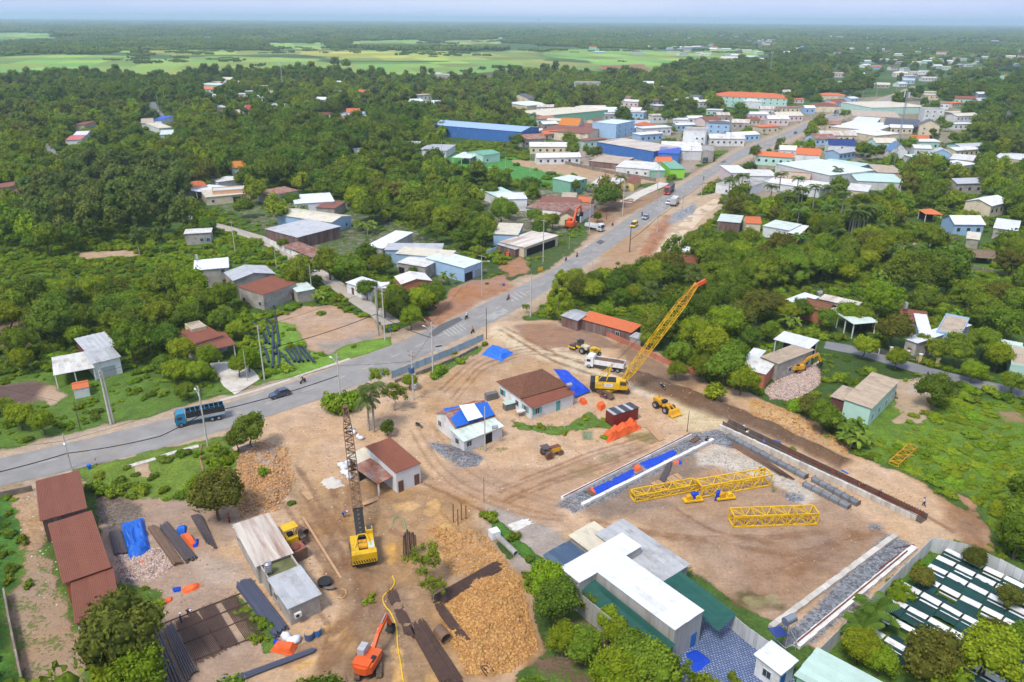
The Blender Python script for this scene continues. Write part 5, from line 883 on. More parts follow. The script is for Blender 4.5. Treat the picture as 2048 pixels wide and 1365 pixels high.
# left near
for i,(px,py,k,s) in enumerate([(115,690,'dark',1.7),(85,680,'dark',1.2),(160,640,'grove',.9),(230,660,'dark',1.3),(265,690,'dark',1.4),(300,715,'dark',1.2),(340,715,'dark',1.25),(370,735,'light',1.0),(330,665,'round',1.3),(290,645,'round',1.3),(240,620,'olive',1.3),(215,640,'round',1.0),(425,640,'round',1.4),(400,630,'round',1.2),(455,625,'round',1.2),(335,598,'dark',1.3),(300,590,'yellow',.8),(45,720,'round',1.2),(50,745,'light',.8),(110,640,'olive',1.2),(30,640,'olive',1.2),(420,745,'light',.9),(400,770,'light',.8),(480,755,'light',.7),(440,690,'bush',1.5),(355,770,'light',.9),(375,800,'round',.7),(330,760,'dark',.8),(450,660,'round',.9),(475,680,'light',.8),(500,745,'light',.8),(45,860,'light',.9),(90,870,'light',.8),(15,850,'round',.9)]):
    T(px,py,k,'tree among the gardens on the left between the white shelter and the abandoned villa' if i not in (15,16) else ['very dark round tree left of the wide gabled workshop','yellowish tree left of the very dark round one'][i-15],s,group='left garden trees' if i not in (15,16) else None)
T(280,512,'grove','tall grey green tree left of the blue hut',1.05);T(322,508,'grove','tall thin tree right of the blue hut',.9)
for i,(px,py,k,s) in enumerate([(700,570,'round',1.5),(660,560,'round',1.4),(735,545,'dark',1.3),(765,555,'round',1.2),(735,600,'dark',.9),(770,635,'round',1.1),(800,640,'dark',1.2),(840,632,'light',1.2),(860,620,'round',1.2),(822,660,'light',.9),(790,610,'round',.9),(826,565,'dark',.65),(895,570,'banana',.9),(640,605,'banana',.9)]):
    T(px,py,k,['leftmost big round tree by the side lane','tree behind the leftmost big lane tree','dark tree in the lane tree group','right tree in the lane tree group','low dark tree beside the lane cottage','left tree over the roadside cafe','dark tree over the roadside cafe','yellow green tree over the roadside cafe','right tree over the roadside cafe','small tree in front of the cafe awning','tree behind the roadside cafe','narrow tree before the light blue shop','banana plants beside the light blue shop','tall grass clump by the brown roofed lane house'][i],s)
for i,(px,py,k,s) in enumerate([(850,455,'round',1.5),(885,462,'light',1.5),(915,470,'round',1.5),(940,478,'dark',1.4),(968,485,'round',1.4),(875,490,'dark',1.2),(925,500,'dark',1.2),(840,480,'loose',1.4),(950,450,'dark',1.3),(905,440,'round',1.3),(958,520,'round',.7)]):
    T(px,py,k,'tall tree in the clump behind the light blue roadside shop',s,group='trees behind the light blue shop')
for i,(px,py,k,s) in enumerate([(1060,398,'dark',1.5),(1000,425,'round',1.0),(1020,440,'light',1.1),(1085,470,'round',1.1),(1105,460,'round',1.0),(1070,450,'round',1.0),(1150,388,'round',.9),(1195,445,'dark',.6),(980,400,'dark',1.2),(712,420,'light',1.5),(740,440,'light',1.2),(790,440,'round',.9),(585,420,'dark',1.1),(565,500,'round',.6)]):
    T(px,py,k,['big dark round tree beside the green roofed hall','tree left of the white box house','light tree below the white box house','tree left of the orange excavator','tree beside the orange excavator','tree behind the cream roofed house','tree in front of the mint house','little tree behind the far tipper truck','dark tree left of the green roofed hall','bright spreading tree over the brown strip roof','second bright tree over the brown strip roof','low tree before the solar panel house','dark tree left of the large white roof','round bush tree before the blue window house'][i],s)
for px,py in [(1215,388),(1180,385),(1200,390),(1222,382),(745,465),(720,462),(735,470),(600,430),(540,420),(560,432),(1350,308),(1600,345),(1620,350)]:T(px,py,'banana','banana clump growing beside the village houses',1.1,group='village banana clumps',nm='banana_plant',cat='banana plant')
for px,py in [(1698,492),(1704,489),(1709,491),(1714,487),(1720,489),(1693,487),(1725,485)]:T(px,py,'royal','tall royal palm in the dense pale trunked group',1.15,group='royal palm group',nm='palm',cat='palm')
for px,py in [(1563,437),(1572,442),(1592,432),(1538,422),(1600,425),(1650,432),(1462,400),(1455,408),(1480,402),(1625,420),(1660,420),(1590,405),(1555,400),(1680,440)]:T(px,py,'royal','royal palm in the loose grove behind the pale green roofs',1.0,group='loose royal palm grove',nm='palm',cat='palm')
for px,py in [(1668,500),(1752,490),(1735,488),(1672,365),(1820,540),(1780,545),(1985,385),(2005,380),(1960,388),(2020,390),(1240,385),(1065,250)]:T(px,py,'palm','low feathery palm on the right slope',1.0,group='scattered palms',nm='palm',cat='palm')
for px,py in [(1440,520),(1460,515),(1480,520),(1500,515),(1520,525),(1600,540),(1790,555),(1820,560),(1840,520),(1870,530),(1600,490),(1660,520),(1900,540),(1760,570)]:T(px,py,'banana','banana clump in the orchard on the right slope',1.3,group='orchard banana clumps',nm='banana_plant',cat='banana plant')
# ---- wood areas filled by a jittered grid: the nearest become trees of their own, the rest one mass
fx,fy,fw,fd,frz,fh,fdist=(np.array(c) for c in zip(*FOOT))
def blocked(X,Y,th,ex=0):
    """true where a plant of height th would stand in, or hide, a building"""
    out=np.zeros(len(X),bool)
    for x0,y0,w,d,rz,h,D in zip(fx,fy,fw,fd,frz,fh,fdist):
        ux,uy=-x0/D,-y0/D;dx,dy=X-x0,Y-y0;R_=math.hypot(w,d);ln=max(0.,(th*.8-h*.55))*D/72+2.5
        t=dx*ux+dy*uy;s=np.abs(dx*-uy+dy*ux);near=(t > -R_*.6-th*.15-ex) & (t < R_*.7+ln+ex) & (s < R_*.72+th*.10+ex)
        out |= near
    return out
lanes_pts=[(smooth(resample(PG(*px),60),4),w) for px,w in LANES.values()]
def clear(X,Y,pad=2.5):
    ok=np.ones(len(X),bool);m=(RA+RB)/2
    d=np.full(len(X),1e9)
    for q in m[::2]:d=np.minimum(d,(X-q[0])**2+(Y-q[1])**2)
    ok &= d > (9.5+pad)**2
    for P_,w in lanes_pts:
        d=np.full(len(X),1e9)
        for q in P_:d=np.minimum(d,(X-q[0])**2+(Y-q[1])**2)
        ok &= d > (w/2+pad)**2
    return ok
OPEN=[  # ground kept free of tall trees
 [(-80,700),(100,690),(260,735),(420,740),(520,600),(560,600),(620,600),(720,600),(800,640),(800,720),(-80,1000)],[(150,870),(480,850),(480,1100),(200,1100)],[(-80,960),(340,1000),(420,1450),(-80,1450)],
 [(330,480),(520,480),(600,560),(500,600),(470,640),(500,760),(440,640),(360,560)],[(1000,620),(1290,680),(1500,790),(1700,850),(2110,800),(2110,1450),(300,1450),(400,850),(800,720),(980,620)],
 [(-80,490),(120,520),(260,480),(390,480),(400,520),(360,590),(240,600),(100,620),(-80,640)],[(960,540),(1300,380),(1430,300),(1480,390),(1290,560),(1090,580)],[(880,290),(1020,300),(1340,345),(1330,380),(1240,390),(1140,400),(1040,385),(930,345)],
 [(600,470),(760,470),(880,520),(1000,540),(960,600),(760,640),(540,500)],[(690,235),(800,235),(830,262),(700,262)],[(1820,425),(1960,430),(1940,500),(1760,505)],[(1700,600),(1720,540),(1760,560),(1740,610)],[(1880,560),(2060,600),(2060,640),(1900,610)],
 [(1250,580),(1300,520),(1440,400),(1440,440),(1340,560)],[(1120,600),(1280,640),(1300,660),(1130,620)],[(1270,600),(1560,540),(1600,600),(1560,700),(1480,800),(1290,720)],[(1560,570),(2060,560),(2060,830),(1560,800)],[(130,300),(250,290),(260,320),(150,320)],[(360,400),(460,440),(540,470),(440,470),(370,440)]]
FIELDS=[[(-80,118),(120,108),(250,112),(330,118),(420,112),(620,118),(700,132),(900,128),(905,146),(760,148),(650,137),(480,136),(300,150),(150,140),(-80,148)],[(-80,66),(60,66),(130,71),(100,77),(-80,80)],[(190,102),(420,100),(560,103),(700,100),(900,103),(960,108),(960,122),(700,122),(600,108),(350,112)],[(520,86),(640,86),(690,98),(560,100)],[(700,82),(850,80),(850,88),(700,88)],[(880,80),(1010,80),(1000,88),(880,90)],
          [(1080,98),(1260,98),(1380,106),(1520,110),(1520,122),(1330,128),(1300,146),(1190,138),(1180,122),(1080,112)],[(900,108),(1080,100),(1090,122),(1200,128),(1200,142),(900,130)],[(700,124),(1040,124),(1060,134),(900,150),(880,134),(720,134)],[(1390,100),(1530,96),(1545,110),(1400,112)]]
VILL=[[(1050,240),(1200,225),(1450,228),(1700,190),(1860,185),(1960,235),(1960,330),(1700,370),(1480,390),(1440,300),(1330,320),(1150,310)],[(590,380),(700,400),(860,470),(980,540),(930,580),(700,520),(540,470),(380,400),(480,375)],[(950,380),(1100,370),(1240,380),(1180,450),(1010,500),(960,460)],[(1640,110),(2048,110),(2048,190),(1640,185)],[(60,42),(330,42),(330,60),(60,60)]]
def infield(X,Y,polys,wob=0):
    o=np.zeros(len(X),bool)
    for p in polys:o |= (psd(X,Y,PG(*p))+(wob*fbm(X,Y,40,3,2) if wob else 0)) > 0
    return o
def grid(y0,y1,sp,seed,amax=.80):
    g=np.random.default_rng(seed);r=y1;xs=np.arange(-r,r,sp);ys=np.arange(0,r,sp);X,Y=np.meshgrid(xs,ys);X=(X+g.uniform(-.42,.42,X.shape)*sp).ravel();Y=(Y+g.uniform(-.42,.42,Y.shape)*sp).ravel()
    R_=np.hypot(X,Y);a=np.abs(np.arctan2(X,Y));k=(R_ >= y0) & (R_ < y1) & (a < amax);return X[k],Y[k]
DARKW=[[(420,330),(480,270),(640,235),(760,250),(860,300),(830,345),(700,350),(560,385),(440,360)],[(1340,130),(1620,150),(1620,185),(1400,180)],[(160,190),(330,180),(340,215),(180,215)],[(1830,175),(2060,160),(2060,220),(1900,225)]]
GROVE=[[(60,400),(130,370),(200,350),(360,350),(395,420),(370,480),(300,500),(150,500),(60,490)],[(1900,240),(2060,250),(2060,330),(1920,300)]]
# hidden templates for the masses, kept out of the scene's own collections
def tmpl(meshes,nm):
    c=bpy.data.collections.new(nm)
    for i,me in enumerate(meshes):o=bpy.data.objects.new('%s_%02d' % (nm,i),me);c.objects.link(o)
    return c
def scatter(name,pts,scl,idx,coll,label,cat,rotz=None,m=None,structure=False):
    n=len(pts);me=bpy.data.meshes.new(name);me.vertices.add(n);me.vertices.foreach_set('co',np.asarray(pts,np.float32).ravel())
    a=me.attributes.new('scl','FLOAT_VECTOR','POINT');a.data.foreach_set('vector',np.asarray(scl,np.float32).ravel())
    a=me.attributes.new('rot','FLOAT_VECTOR','POINT');rz=rng.uniform(0,6.28,n) if rotz is None else rotz;a.data.foreach_set('vector',np.c_[np.zeros(n),np.zeros(n),rz].astype(np.float32).ravel())
    a=me.attributes.new('idx','INT','POINT');a.data.foreach_set('value',np.asarray(idx,np.int32))
    o=link(name,me,kind='stuff');o['label']=label;o['category']=cat
    ng=bpy.data.node_groups.new('scatter_'+name,'GeometryNodeTree');ng.interface.new_socket('Geometry',in_out='INPUT',socket_type='NodeSocketGeometry');ng.interface.new_socket('Geometry',in_out='OUTPUT',socket_type='NodeSocketGeometry')
    N=ng.nodes.new;gi,go,ip,ci=N('NodeGroupInput'),N('NodeGroupOutput'),N('GeometryNodeInstanceOnPoints'),N('GeometryNodeCollectionInfo')
    ci.inputs['Collection'].default_value=coll;ci.inputs['Separate Children'].default_value=True;ci.inputs['Reset Children'].default_value=True
    ip.inputs['Pick Instance'].default_value=True;l=ng.links.new
    def at(nm,ty):q=N('GeometryNodeInputNamedAttribute');q.data_type=ty;q.inputs['Name'].default_value=nm;return q.outputs[0]
    er=N('FunctionNodeEulerToRotation');l(at('rot','FLOAT_VECTOR'),er.inputs[0])
    l(gi.outputs[0],ip.inputs['Points']);l(ci.outputs[0],ip.inputs['Instance']);l(at('idx','INT'),ip.inputs['Instance Index']);l(er.outputs[0],ip.inputs['Rotation']);l(at('scl','FLOAT_VECTOR'),ip.inputs['Scale']);l(ip.outputs[0],go.inputs[0])
    md=o.modifiers.new('scatter','NODES');md.node_group=ng;return o
def joinmesh(nm,crown,trunk):return crown
def lod(seed,fm,n,nl,ls,rx=3.8,rz=3.2,zc=4.6,**k):
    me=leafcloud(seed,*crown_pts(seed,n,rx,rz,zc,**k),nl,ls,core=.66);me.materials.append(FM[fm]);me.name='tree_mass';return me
def joined(k,i=0):
    import bmesh
    cr_,tr_=TREES[k][i % len(TREES[k])];b=bmesh.new();b.from_mesh(cr_);n=len(b.faces);b.from_mesh(tr_);b.faces.ensure_lookup_table()
    for f in b.faces[n:]:f.material_index=1
    me=bpy.data.meshes.new('tree_mass');b.to_mesh(me);b.free();me.materials.append(cr_.materials[0]);me.materials.append(tr_.materials[0]);return me
MID=[lod(500+i,f,28,40,.5) for i,f in enumerate(['mid','dark','mid','light','dark','olive','mid'])]+[lod(520+i,'grove',26,40,.48,2.8,5,7,bottom=-.7) for i in range(2)]+[lod(530+i,'dark',30,40,.55,4.4,4,6.4) for i in range(3)]+[joined('banana'),joined('palm'),joined('loose'),joined('royal')]
cMID=tmpl(MID,'mid')
FAR=[]
for i in range(6):
    g=np.random.default_rng(900+i);c_=[];r_=[]
    for q in range(26):
        cx,cy=g.uniform(-26,26,2);hh=g.uniform(5,10);
        for w in range(3):c_.append((cx+g.uniform(-2.5,2.5),cy+g.uniform(-2.5,2.5),hh*g.uniform(.55,1)));r_.append(g.uniform(2.2,3.8))
    me=leafcloud(900+i,np.array(c_),np.array(r_),12,1.9,core=.95);me.materials.append(FM[['mid','dark','dark','mid','grove','dark'][i]]);FAR.append(me)
cFAR=tmpl(FAR,'far')
def near_placed(X,Y,k=1.):
    o=np.zeros(len(X),bool)
    for x,y,r in PLACED:o |= (X-x)**2+(Y-y)**2 < (r*k)**2
    return o
X,Y=grid(60,560,6.4,5);ok=clear(X,Y,3) & ~infield(X,Y,OPEN) & ~near_placed(X,Y);X,Y=X[ok],Y[ok]
dn=infield(X,Y,DARKW);gn=infield(X,Y,GROVE);vl=infield(X,Y,VILL)
th=np.where(dn,9.5,np.where(gn,11,7.));ok=~blocked(X,Y,8.5) | (gn & ~blocked(X,Y,2));ok &= ~(vl & (rng.uniform(size=len(X)) < .72));dens=fbm(X,Y,45,3,8);ok &= (rng.uniform(size=len(X)) < np.where(dn | gn,1,.84+.3*dens))
X,Y,dn,gn,vl=X[ok],Y[ok],dn[ok],gn[ok],vl[ok]
vis=np.abs(np.arctan2(X,Y)) < .62;order=np.argsort(np.hypot(X,Y)+np.where(vis,0,5000));nthings=110;kinds=[]
mid_p,mid_s,mid_i=[],[],[]
for c_,i in enumerate(order):
    x,y=X[i],Y[i];q=rng.uniform();s=rng.uniform(.65,1.35)
    if dn[i]:k,mi='dark',9+int(q*3)
    elif gn[i]:k,mi='grove',7+int(q*2)
    else:
        z_=fbm(np.array([x]),np.array([y]),50,2,33)[0];k,mi=('dark',1) if q < .28+z_*.3 else ('round',0) if q < .62 else ('light',3) if q < .82 else ('olive',5) if q < .9 else ('round',2)
        if q > .90:k,mi='loose',14
        if q > .945:k,mi='banana',12
        if q > .98:k,mi='palm',13
    if c_ < nthings:
        side='left' if x < -40 else ('right' if x > 60 else 'middle')
        if k == 'dark' and dn[i]:tree(x,y,'dark','tall dark tree in the dense grove above the peach house','dense dark grove',s*1.25)
        elif k == 'grove':tree(x,y,'grove','slender grey green tree in the tall plantation on the left','tall left plantation',s)
        else:tree(x,y,k,{'dark':'dark green tree','round':'mid green round tree','light':'light green tree','olive':'olive toned tree','banana':'banana clump','palm':'small palm','loose':'sparse tree'}[k]+{'left':' in the mixed woods on the left slope','right':' in the mixed orchard on the right slope','middle':' in the mixed trees in the middle of the village'}[side],{'left':'left mixed woods: ','right':'right mixed orchard: ','middle':'middle village trees: '}[side]+k,s)
    else:mid_p.append((x,y,-.1));mid_s.append((s,s,s*rng.uniform(.85,1.2)));mid_i.append(mi)
# low growth under and between the trees
X,Y=grid(60,330,2.3,8);X2,Y2=grid(330,700,4.2,9);X,Y=np.r_[X,X2],np.r_[Y,Y2];ok=clear(X,Y,.5) & ~blocked(X,Y,1.2)
def soil_at(X,Y):
    i=np.clip(np.searchsorted(Gr,np.hypot(X,Y)),1,Gn-1);j=np.clip(np.searchsorted(Gth,np.arctan2(X,Y)),1,Gk-1);return GSOIL[i*Gk+j]
X,Y=X[ok],Y[ok]
a_=np.empty(len(bpy.data.objects['ground'].data.vertices)*4,np.float32);bpy.data.objects['ground'].data.attributes['soil'].data.foreach_get('color',a_);GSOIL=a_.reshape(-1,4)[:,3]
a_=np.empty(len(GSOIL)*4,np.float32);bpy.data.objects['ground'].data.attributes['veg'].data.foreach_get('color',a_);GVEG=a_.reshape(-1,4)[:,1]
g_=soil_at(X,Y);far=np.hypot(X,Y) > 330;ok=(rng.uniform(size=len(X)) < np.where(g_ > .9,.95,np.where(g_ > .6,.75,np.where(g_ > .3,.15,.012))))
vi=np.clip(np.searchsorted(Gr,np.hypot(X,Y)),1,Gn-1)*Gk+np.clip(np.searchsorted(Gth,np.arctan2(X,Y)),1,Gk-1);ok &= ~((GVEG[vi] > .185) & (g_ > 1.1) & (rng.uniform(size=len(X)) < .93));ok &= (fbm(X,Y,14,3,5) > -.55) | (g_ > 1.15);ok &= ~infield(X,Y,[[(1135,1080),(1250,1040),(1400,1120),(1620,1290),(1600,1365),(1400,1365),(1300,1330)],[(1860,1120),(2100,1180),(2100,1420),(1720,1420),(1700,1300)],[(410,720),(500,715),(530,760),(470,795),(440,775)]])
X,Y,g_=X[ok],Y[ok],g_[ok]
BU=[]
for i,fm in enumerate(['weed','mid','weed','light','dark','weed']):
    me=leafcloud(700+i,*crown_pts(700+i,14,1.7,.75,.45,(.3,1.),(.26,.5),-.05),40,.26,core=.8,flat=.8);me.materials.append(FM[fm]);BU.append(me)
cBU=tmpl(BU,'bush');n=len(X);s_=rng.uniform(.4,1.15,n)*np.where(np.hypot(X,Y) > 330,1.5,1.0)*np.where(g_ > .9,1.,.6);zz=gza(X,Y)-.1
zone=fbm(X,Y,30,3,21);bi=np.where(zone > .25,rng.choice([0,2,3,5],n),np.where(zone < -.2,rng.choice([1,4,1,0],n),rng.choice(6,n)))
fld=infield(X,Y,[[(1700,800),(1780,850),(1850,850),(1890,800),(2110,820),(2110,1080),(2000,1080),(1960,1000),(1800,940),(1720,910)]]);bi=np.where(fld,rng.choice([0,2,3,5],n),bi);zf=np.where(fld,.4,1.)
scatter('undergrowth',np.c_[X,Y,zz],np.c_[s_,s_,s_*rng.uniform(.6,1.3,n)*zf],bi,cBU,'dense low bushes and weeds covering the open green ground','undergrowth')
NB=n
# the middle distance
def mass(y0,y1,sp,seed,s0,th,prob=1.):
    X,Y=grid(y0,y1,sp,seed);ok=clear(X,Y,4) & ~blocked(X,Y,th) & ~infield(X,Y,FIELDS,30) & ~infield(X*1.08,Y*1.08,FIELDS,30) & ~infield(X*1.17,Y*1.17,FIELDS,30) & ~infield(X,Y,[OPEN[6],OPEN[7]]);vl=infield(X,Y,VILL);ok &= ~(vl & (rng.uniform(size=len(X)) < .8));ok &= rng.uniform(size=len(X)) < prob+.15*fbm(X,Y,90,3,4)
    X,Y=X[ok],Y[ok];dn=infield(X,Y,DARKW)
    for x,y,d_ in zip(X,Y,dn):
        q=rng.uniform();z_=vn(np.array([x/120]),np.array([y/120]),3)[0];mi=9+int(q*3) if d_ else ([1,4,9][int(q*3)] if z_ > .6 else [0,2,6,3,5,1,7,14,3][int(q*9)]);s=s0*rng.uniform(.75,1.3)
        mid_p.append((x,y,-.1));mid_s.append((s,s,s*rng.uniform(.8,1.15)));mid_i.append(mi)
mass(560,1000,8.,12,1.2,9.5,.9);mass(1000,1750,11.5,13,1.45,11,.8)
scatter('far_wood',mid_p,mid_s,mid_i,cMID,'continuous tropical woodland filling the middle distance between the houses','woodland')
far_p,far_s,far_i=[],[],[]
for y0,y1,sp,s0 in ((1500,3200,42,.85),(3200,6500,75,1.35),(6500,14000,170,2.4)):
    X,Y=grid(y0,y1,sp,31,.72);ok=~infield(X,Y,FIELDS,40) & ~infield(X*1.08,Y*1.08,FIELDS,40) & ~infield(X*1.16,Y*1.16,FIELDS,40);ok &= fbm(X,Y,500,3,6) > (-.5 if y0 < 3000 else -.75);ok &= ~(infield(X,Y,VILL) & (rng.uniform(size=len(X)) < .5));X,Y=X[ok],Y[ok];ok=~blocked(X,Y,9,14);X,Y=X[ok],Y[ok];n=len(X);s=s0*rng.uniform(.7,1.25,n)
    far_p.append(np.c_[X,Y,np.zeros(n)-.5]);far_s.append(np.c_[s,s,np.minimum(s,1.5)*rng.uniform(.7,1.25,n)]);far_i.append(rng.choice(6,n,p=[.2,.2,.2,.15,.1,.15]))
# lines and clumps of trees between the rice fields
X,Y=grid(1100,3300,60,77,.72);inf=infield(X,Y,FIELDS) ;ok=inf & (fbm(X,Y,200,3,44) > .24);X,Y=X[ok],Y[ok];n=len(X);s=rng.uniform(.2,.6,n);far_p.append(np.c_[X,Y,np.zeros(n)]);far_s.append(np.c_[s*1.6,s*.5,s]);far_i.append(rng.choice(6,n))
scatter('distant_forest',np.concatenate(far_p),np.concatenate(far_s),np.concatenate(far_i),cFAR,'far off forest and tree lines stretching to the horizon','forest')
print('VEG',NTREE[0],NB,len(mid_p),sum(len(a) for a in far_p))
# ---------------------------------------------------------------- walls, fences, poles, wires
def proj_y(x,y,z):
    d=(x,y,z-H);c=[sum(d[i]*a[i] for i in range(3)) for a in (AX_R,AX_U,AX_F)];return 682.5-FPX*c[1]/c[2]
def solve_h(px,py,ty):
    x,y=G(px,py);lo,hi=0,120
    for _ in range(40):
        m=(lo+hi)/2
        if proj_y(x,y,m) > ty:lo=m
        else:hi=m
    return lo
def wall_run(name,label,cat,px,h,t,m,pan=2.4,top=False,pname='panel',post=None,ribs=0,z=0.,group=None):
    """a wall or hoarding built of separate panels along measured points (top=True: measured along the top edge)"""
    P_=[Vector(G(*p,(h if top else 0)+z)) for p in px];root=thing(name,label,cat,(*P_[0],0),0,group);o=P_[0];cache={}
    po=MB()
    for a,b in zip(P_,P_[1:]):
        d=b-a;n=max(1,round(d.length/pan));w=d.length/n;rz=math.atan2(d.y,d.x);key=round(w,3)
        if key not in cache:
            mb=MB()
            if ribs:
                k=ribs;pw=(w-.03)/k
                for i in range(k):mb.box((-w/2+(i+.5)*pw+.015,(i % 2)*.03,h/2),(pw*.98,t,h))
                bpy_me=mb
                v=[];xs=[]
                mb=MB();prof=[]
                for i in range(k):x=-w/2+.015+i*pw;prof+= [(x,0),(x+pw*.5,0),(x+pw*.6,.05),(x+pw*.9,.05)]
                prof.append((w/2-.015,0));n_=len(prof);mb.add([(x,y+s*t/2,zz) for zz in (0,h) for s in (-1,1) for x,y in prof],[])
                f=[]
                for i in range(n_-1):f+= [(i,i+1,2*n_+i+1,2*n_+i),(n_+i+1,n_+i,3*n_+i,3*n_+i+1),(2*n_+i,2*n_+i+1,3*n_+i+1,3*n_+i)]
                mb.f=f
            else:mb.box((0,0,h/2),(w-.03,t,h))
            me=mb.mesh(pname);me.materials.append(m);cache[key]=me
        for i in range(n):
            c=a+d*(i+.5)/n-o;q=link(pname,cache[key],root,(c.x,c.y,random.uniform(-.04,.04)),rz)
            if post:e=a+d*i/n-o;po.box((e.x,e.y,h*.55),(.14,.14,h*1.1),rz)
    if post and po.v:
        k=len(po.v)//8
        if k <= 60:
            me0=MB().box((0,0,h*.55),(.14,.14,h*1.1)).mesh('post');me0.materials.append(post)
            for i in range(k):c=sum((Vector(p) for p in po.v[i*8:i*8+8]),Vector())/8;link('post',me0,root,(c.x,c.y,0))
        else:po.build('post',post,root,kind='stuff')
    return root
hoard_m=mat('hoarding_blue',C(160,190,205),.6,.1,.6,dirt=.25,dcol=C(185,185,175));sheetw=mat('sheet_wall_white',C(205,208,208),.55,.08,.5,dirt=.35,dcol=C(165,162,155),ax=(2,2,.2));white_m=mat('white_paint',C(232,230,224),.7,.08,.8,dirt=.35,dcol=C(200,185,160));brick_m=WM['brick'];oldwall=mat('wall_old_plaster',C(150,138,125),.95,.25,.7,dirt=.6,dcol=C(95,88,78));yellow_post=mat('gate_post_yellow',C(225,200,150),.8,.1,1)
wall_run('hoarding','pale blue sheet hoarding along the main road','fence',[(784,757),(850,731),(905,709),(967,681)],1.7,.05,hoard_m,2.4,post=steel_m)
wall_run('low_wall','old low concrete wall behind the blue hoarding','wall',[(790,766),(860,740),(915,718),(955,697)],.7,.25,oldwall,3)
wall_run('sheet_wall','tall white corrugated wall round the shade rows','wall',[(1643,1294),(1720,1217),(1800,1140),(1867,1075),(1930,1088),(2000,1118),(2080,1158)],2.6,.04,sheetw,1.1,top=True,ribs=4)
wall_run('yard_wall','white sheet wall of the blue tiled yard','wall',[(1464,1228),(1500,1258),(1549,1292)],2.4,.05,sheetw,1.2,top=True,ribs=4)
wall_run('compound_wall','long white concrete wall beside the side lane','wall',[(529,485),(566,502),(600,520),(636,541)],2.0,.15,white_m,2.4,post=white_m)
wall_run('lot_wall','old brown wall closing the bare lot beyond the road','wall',[(1063,316),(1120,327),(1227,350),(1312,364)],1.8,.2,oldwall,4)
wall_run('brick_wall','broken brick wall at the foot of the wood behind the crane','wall',[(1130,646),(1200,668),(1262,694),(1330,728),(1398,752)],1.3,.2,brick_m,3)
wall_run('garden_wall','stained garden wall beside the roadside meadow','wall',[(1010,510),(1040,502),(1069,492)],2.,.2,oldwall,3);wall_run('mural_wall','painted pale blue wall with swirls near the roadside','wall',[(974,514),(992,507),(1010,499)],2.2,.15,WM['lblue'],3)
wall_run('ruin_wall','crumbling brick wall at the left bottom edge','wall',[(12,1195),(20,1240),(30,1290),(48,1375)],1.6,.22,oldwall,2.4)
wall_run('side_wall','long concrete plinth wall below the workshop shade net','wall',[(1150,1192),(1190,1232),(1240,1284),(1300,1340)],1.4,.2,conc_g,3)
wall_run('net_wall','tall grey panel wall along the left green net','wall',[(1159,1186),(1215,1232),(1272,1276)],3.4,.08,WM['grey'],1.2,top=True,ribs=3)
wall_run('fence_wall','white post fence in front of the villa at the right edge','fence',[(1940,538),(1990,550),(2060,568)],1.3,.12,oldwall,3.4,post=white_m);wall_run('orchard_wall','grey orchard wall above the thatched hut','wall',[(1850,505),(1880,495),(1915,482)],1.6,.2,oldwall,3);wall_run('red_wall','red brick retaining wall below the graveyard','wall',[(1752,506),(1775,500),(1795,508)],1.6,.2,brick_m,3)
wall_run('retaining_wall','grey roadside wall left of the brown shed row','wall',[(-20,1000),(30,990),(66,982)],1.1,.2,oldwall,3)
for i,(px,py) in enumerate([(1780,713),(1813,720),(1838,727),(1872,736)]):
    x,y=G(px,py);t=thing('gate_post',['leftmost','second','third','rightmost'][i]+' of the four yellow gate posts along the lane','gate post',(x,y,0));MB().box((0,0,1.1),(.55,.55,2.2)).build('pillar',yellow_post,t);MB().box((0,0,2.28),(.75,.75,.15)).build('cap',white_m,t)
wall_run('lane_fence','dark railing between the yellow gate posts','fence',[(1735,703),(1780,713),(1813,720),(1872,736)],1.2,.06,mat('railing_dark',C(85,80,78),.7),2.2,post=white_m)
pole_m=mat('pole_concrete',C(200,196,186),.85,.1,.8,dirt=.3,dcol=C(150,140,125));pole_d=mat('pole_dark',C(95,82,72),.9,.2,1);galv=mat('galvanised',C(190,195,200),.45,.08,2,metal=.5);ins_m=mat('insulator',C(150,90,70),.4);wire_m=mat('cable_black',(.012,.012,.012),.7);trafo_m=mat('transformer_blue',C(80,100,140),.6,.15,2)
POLES=[]
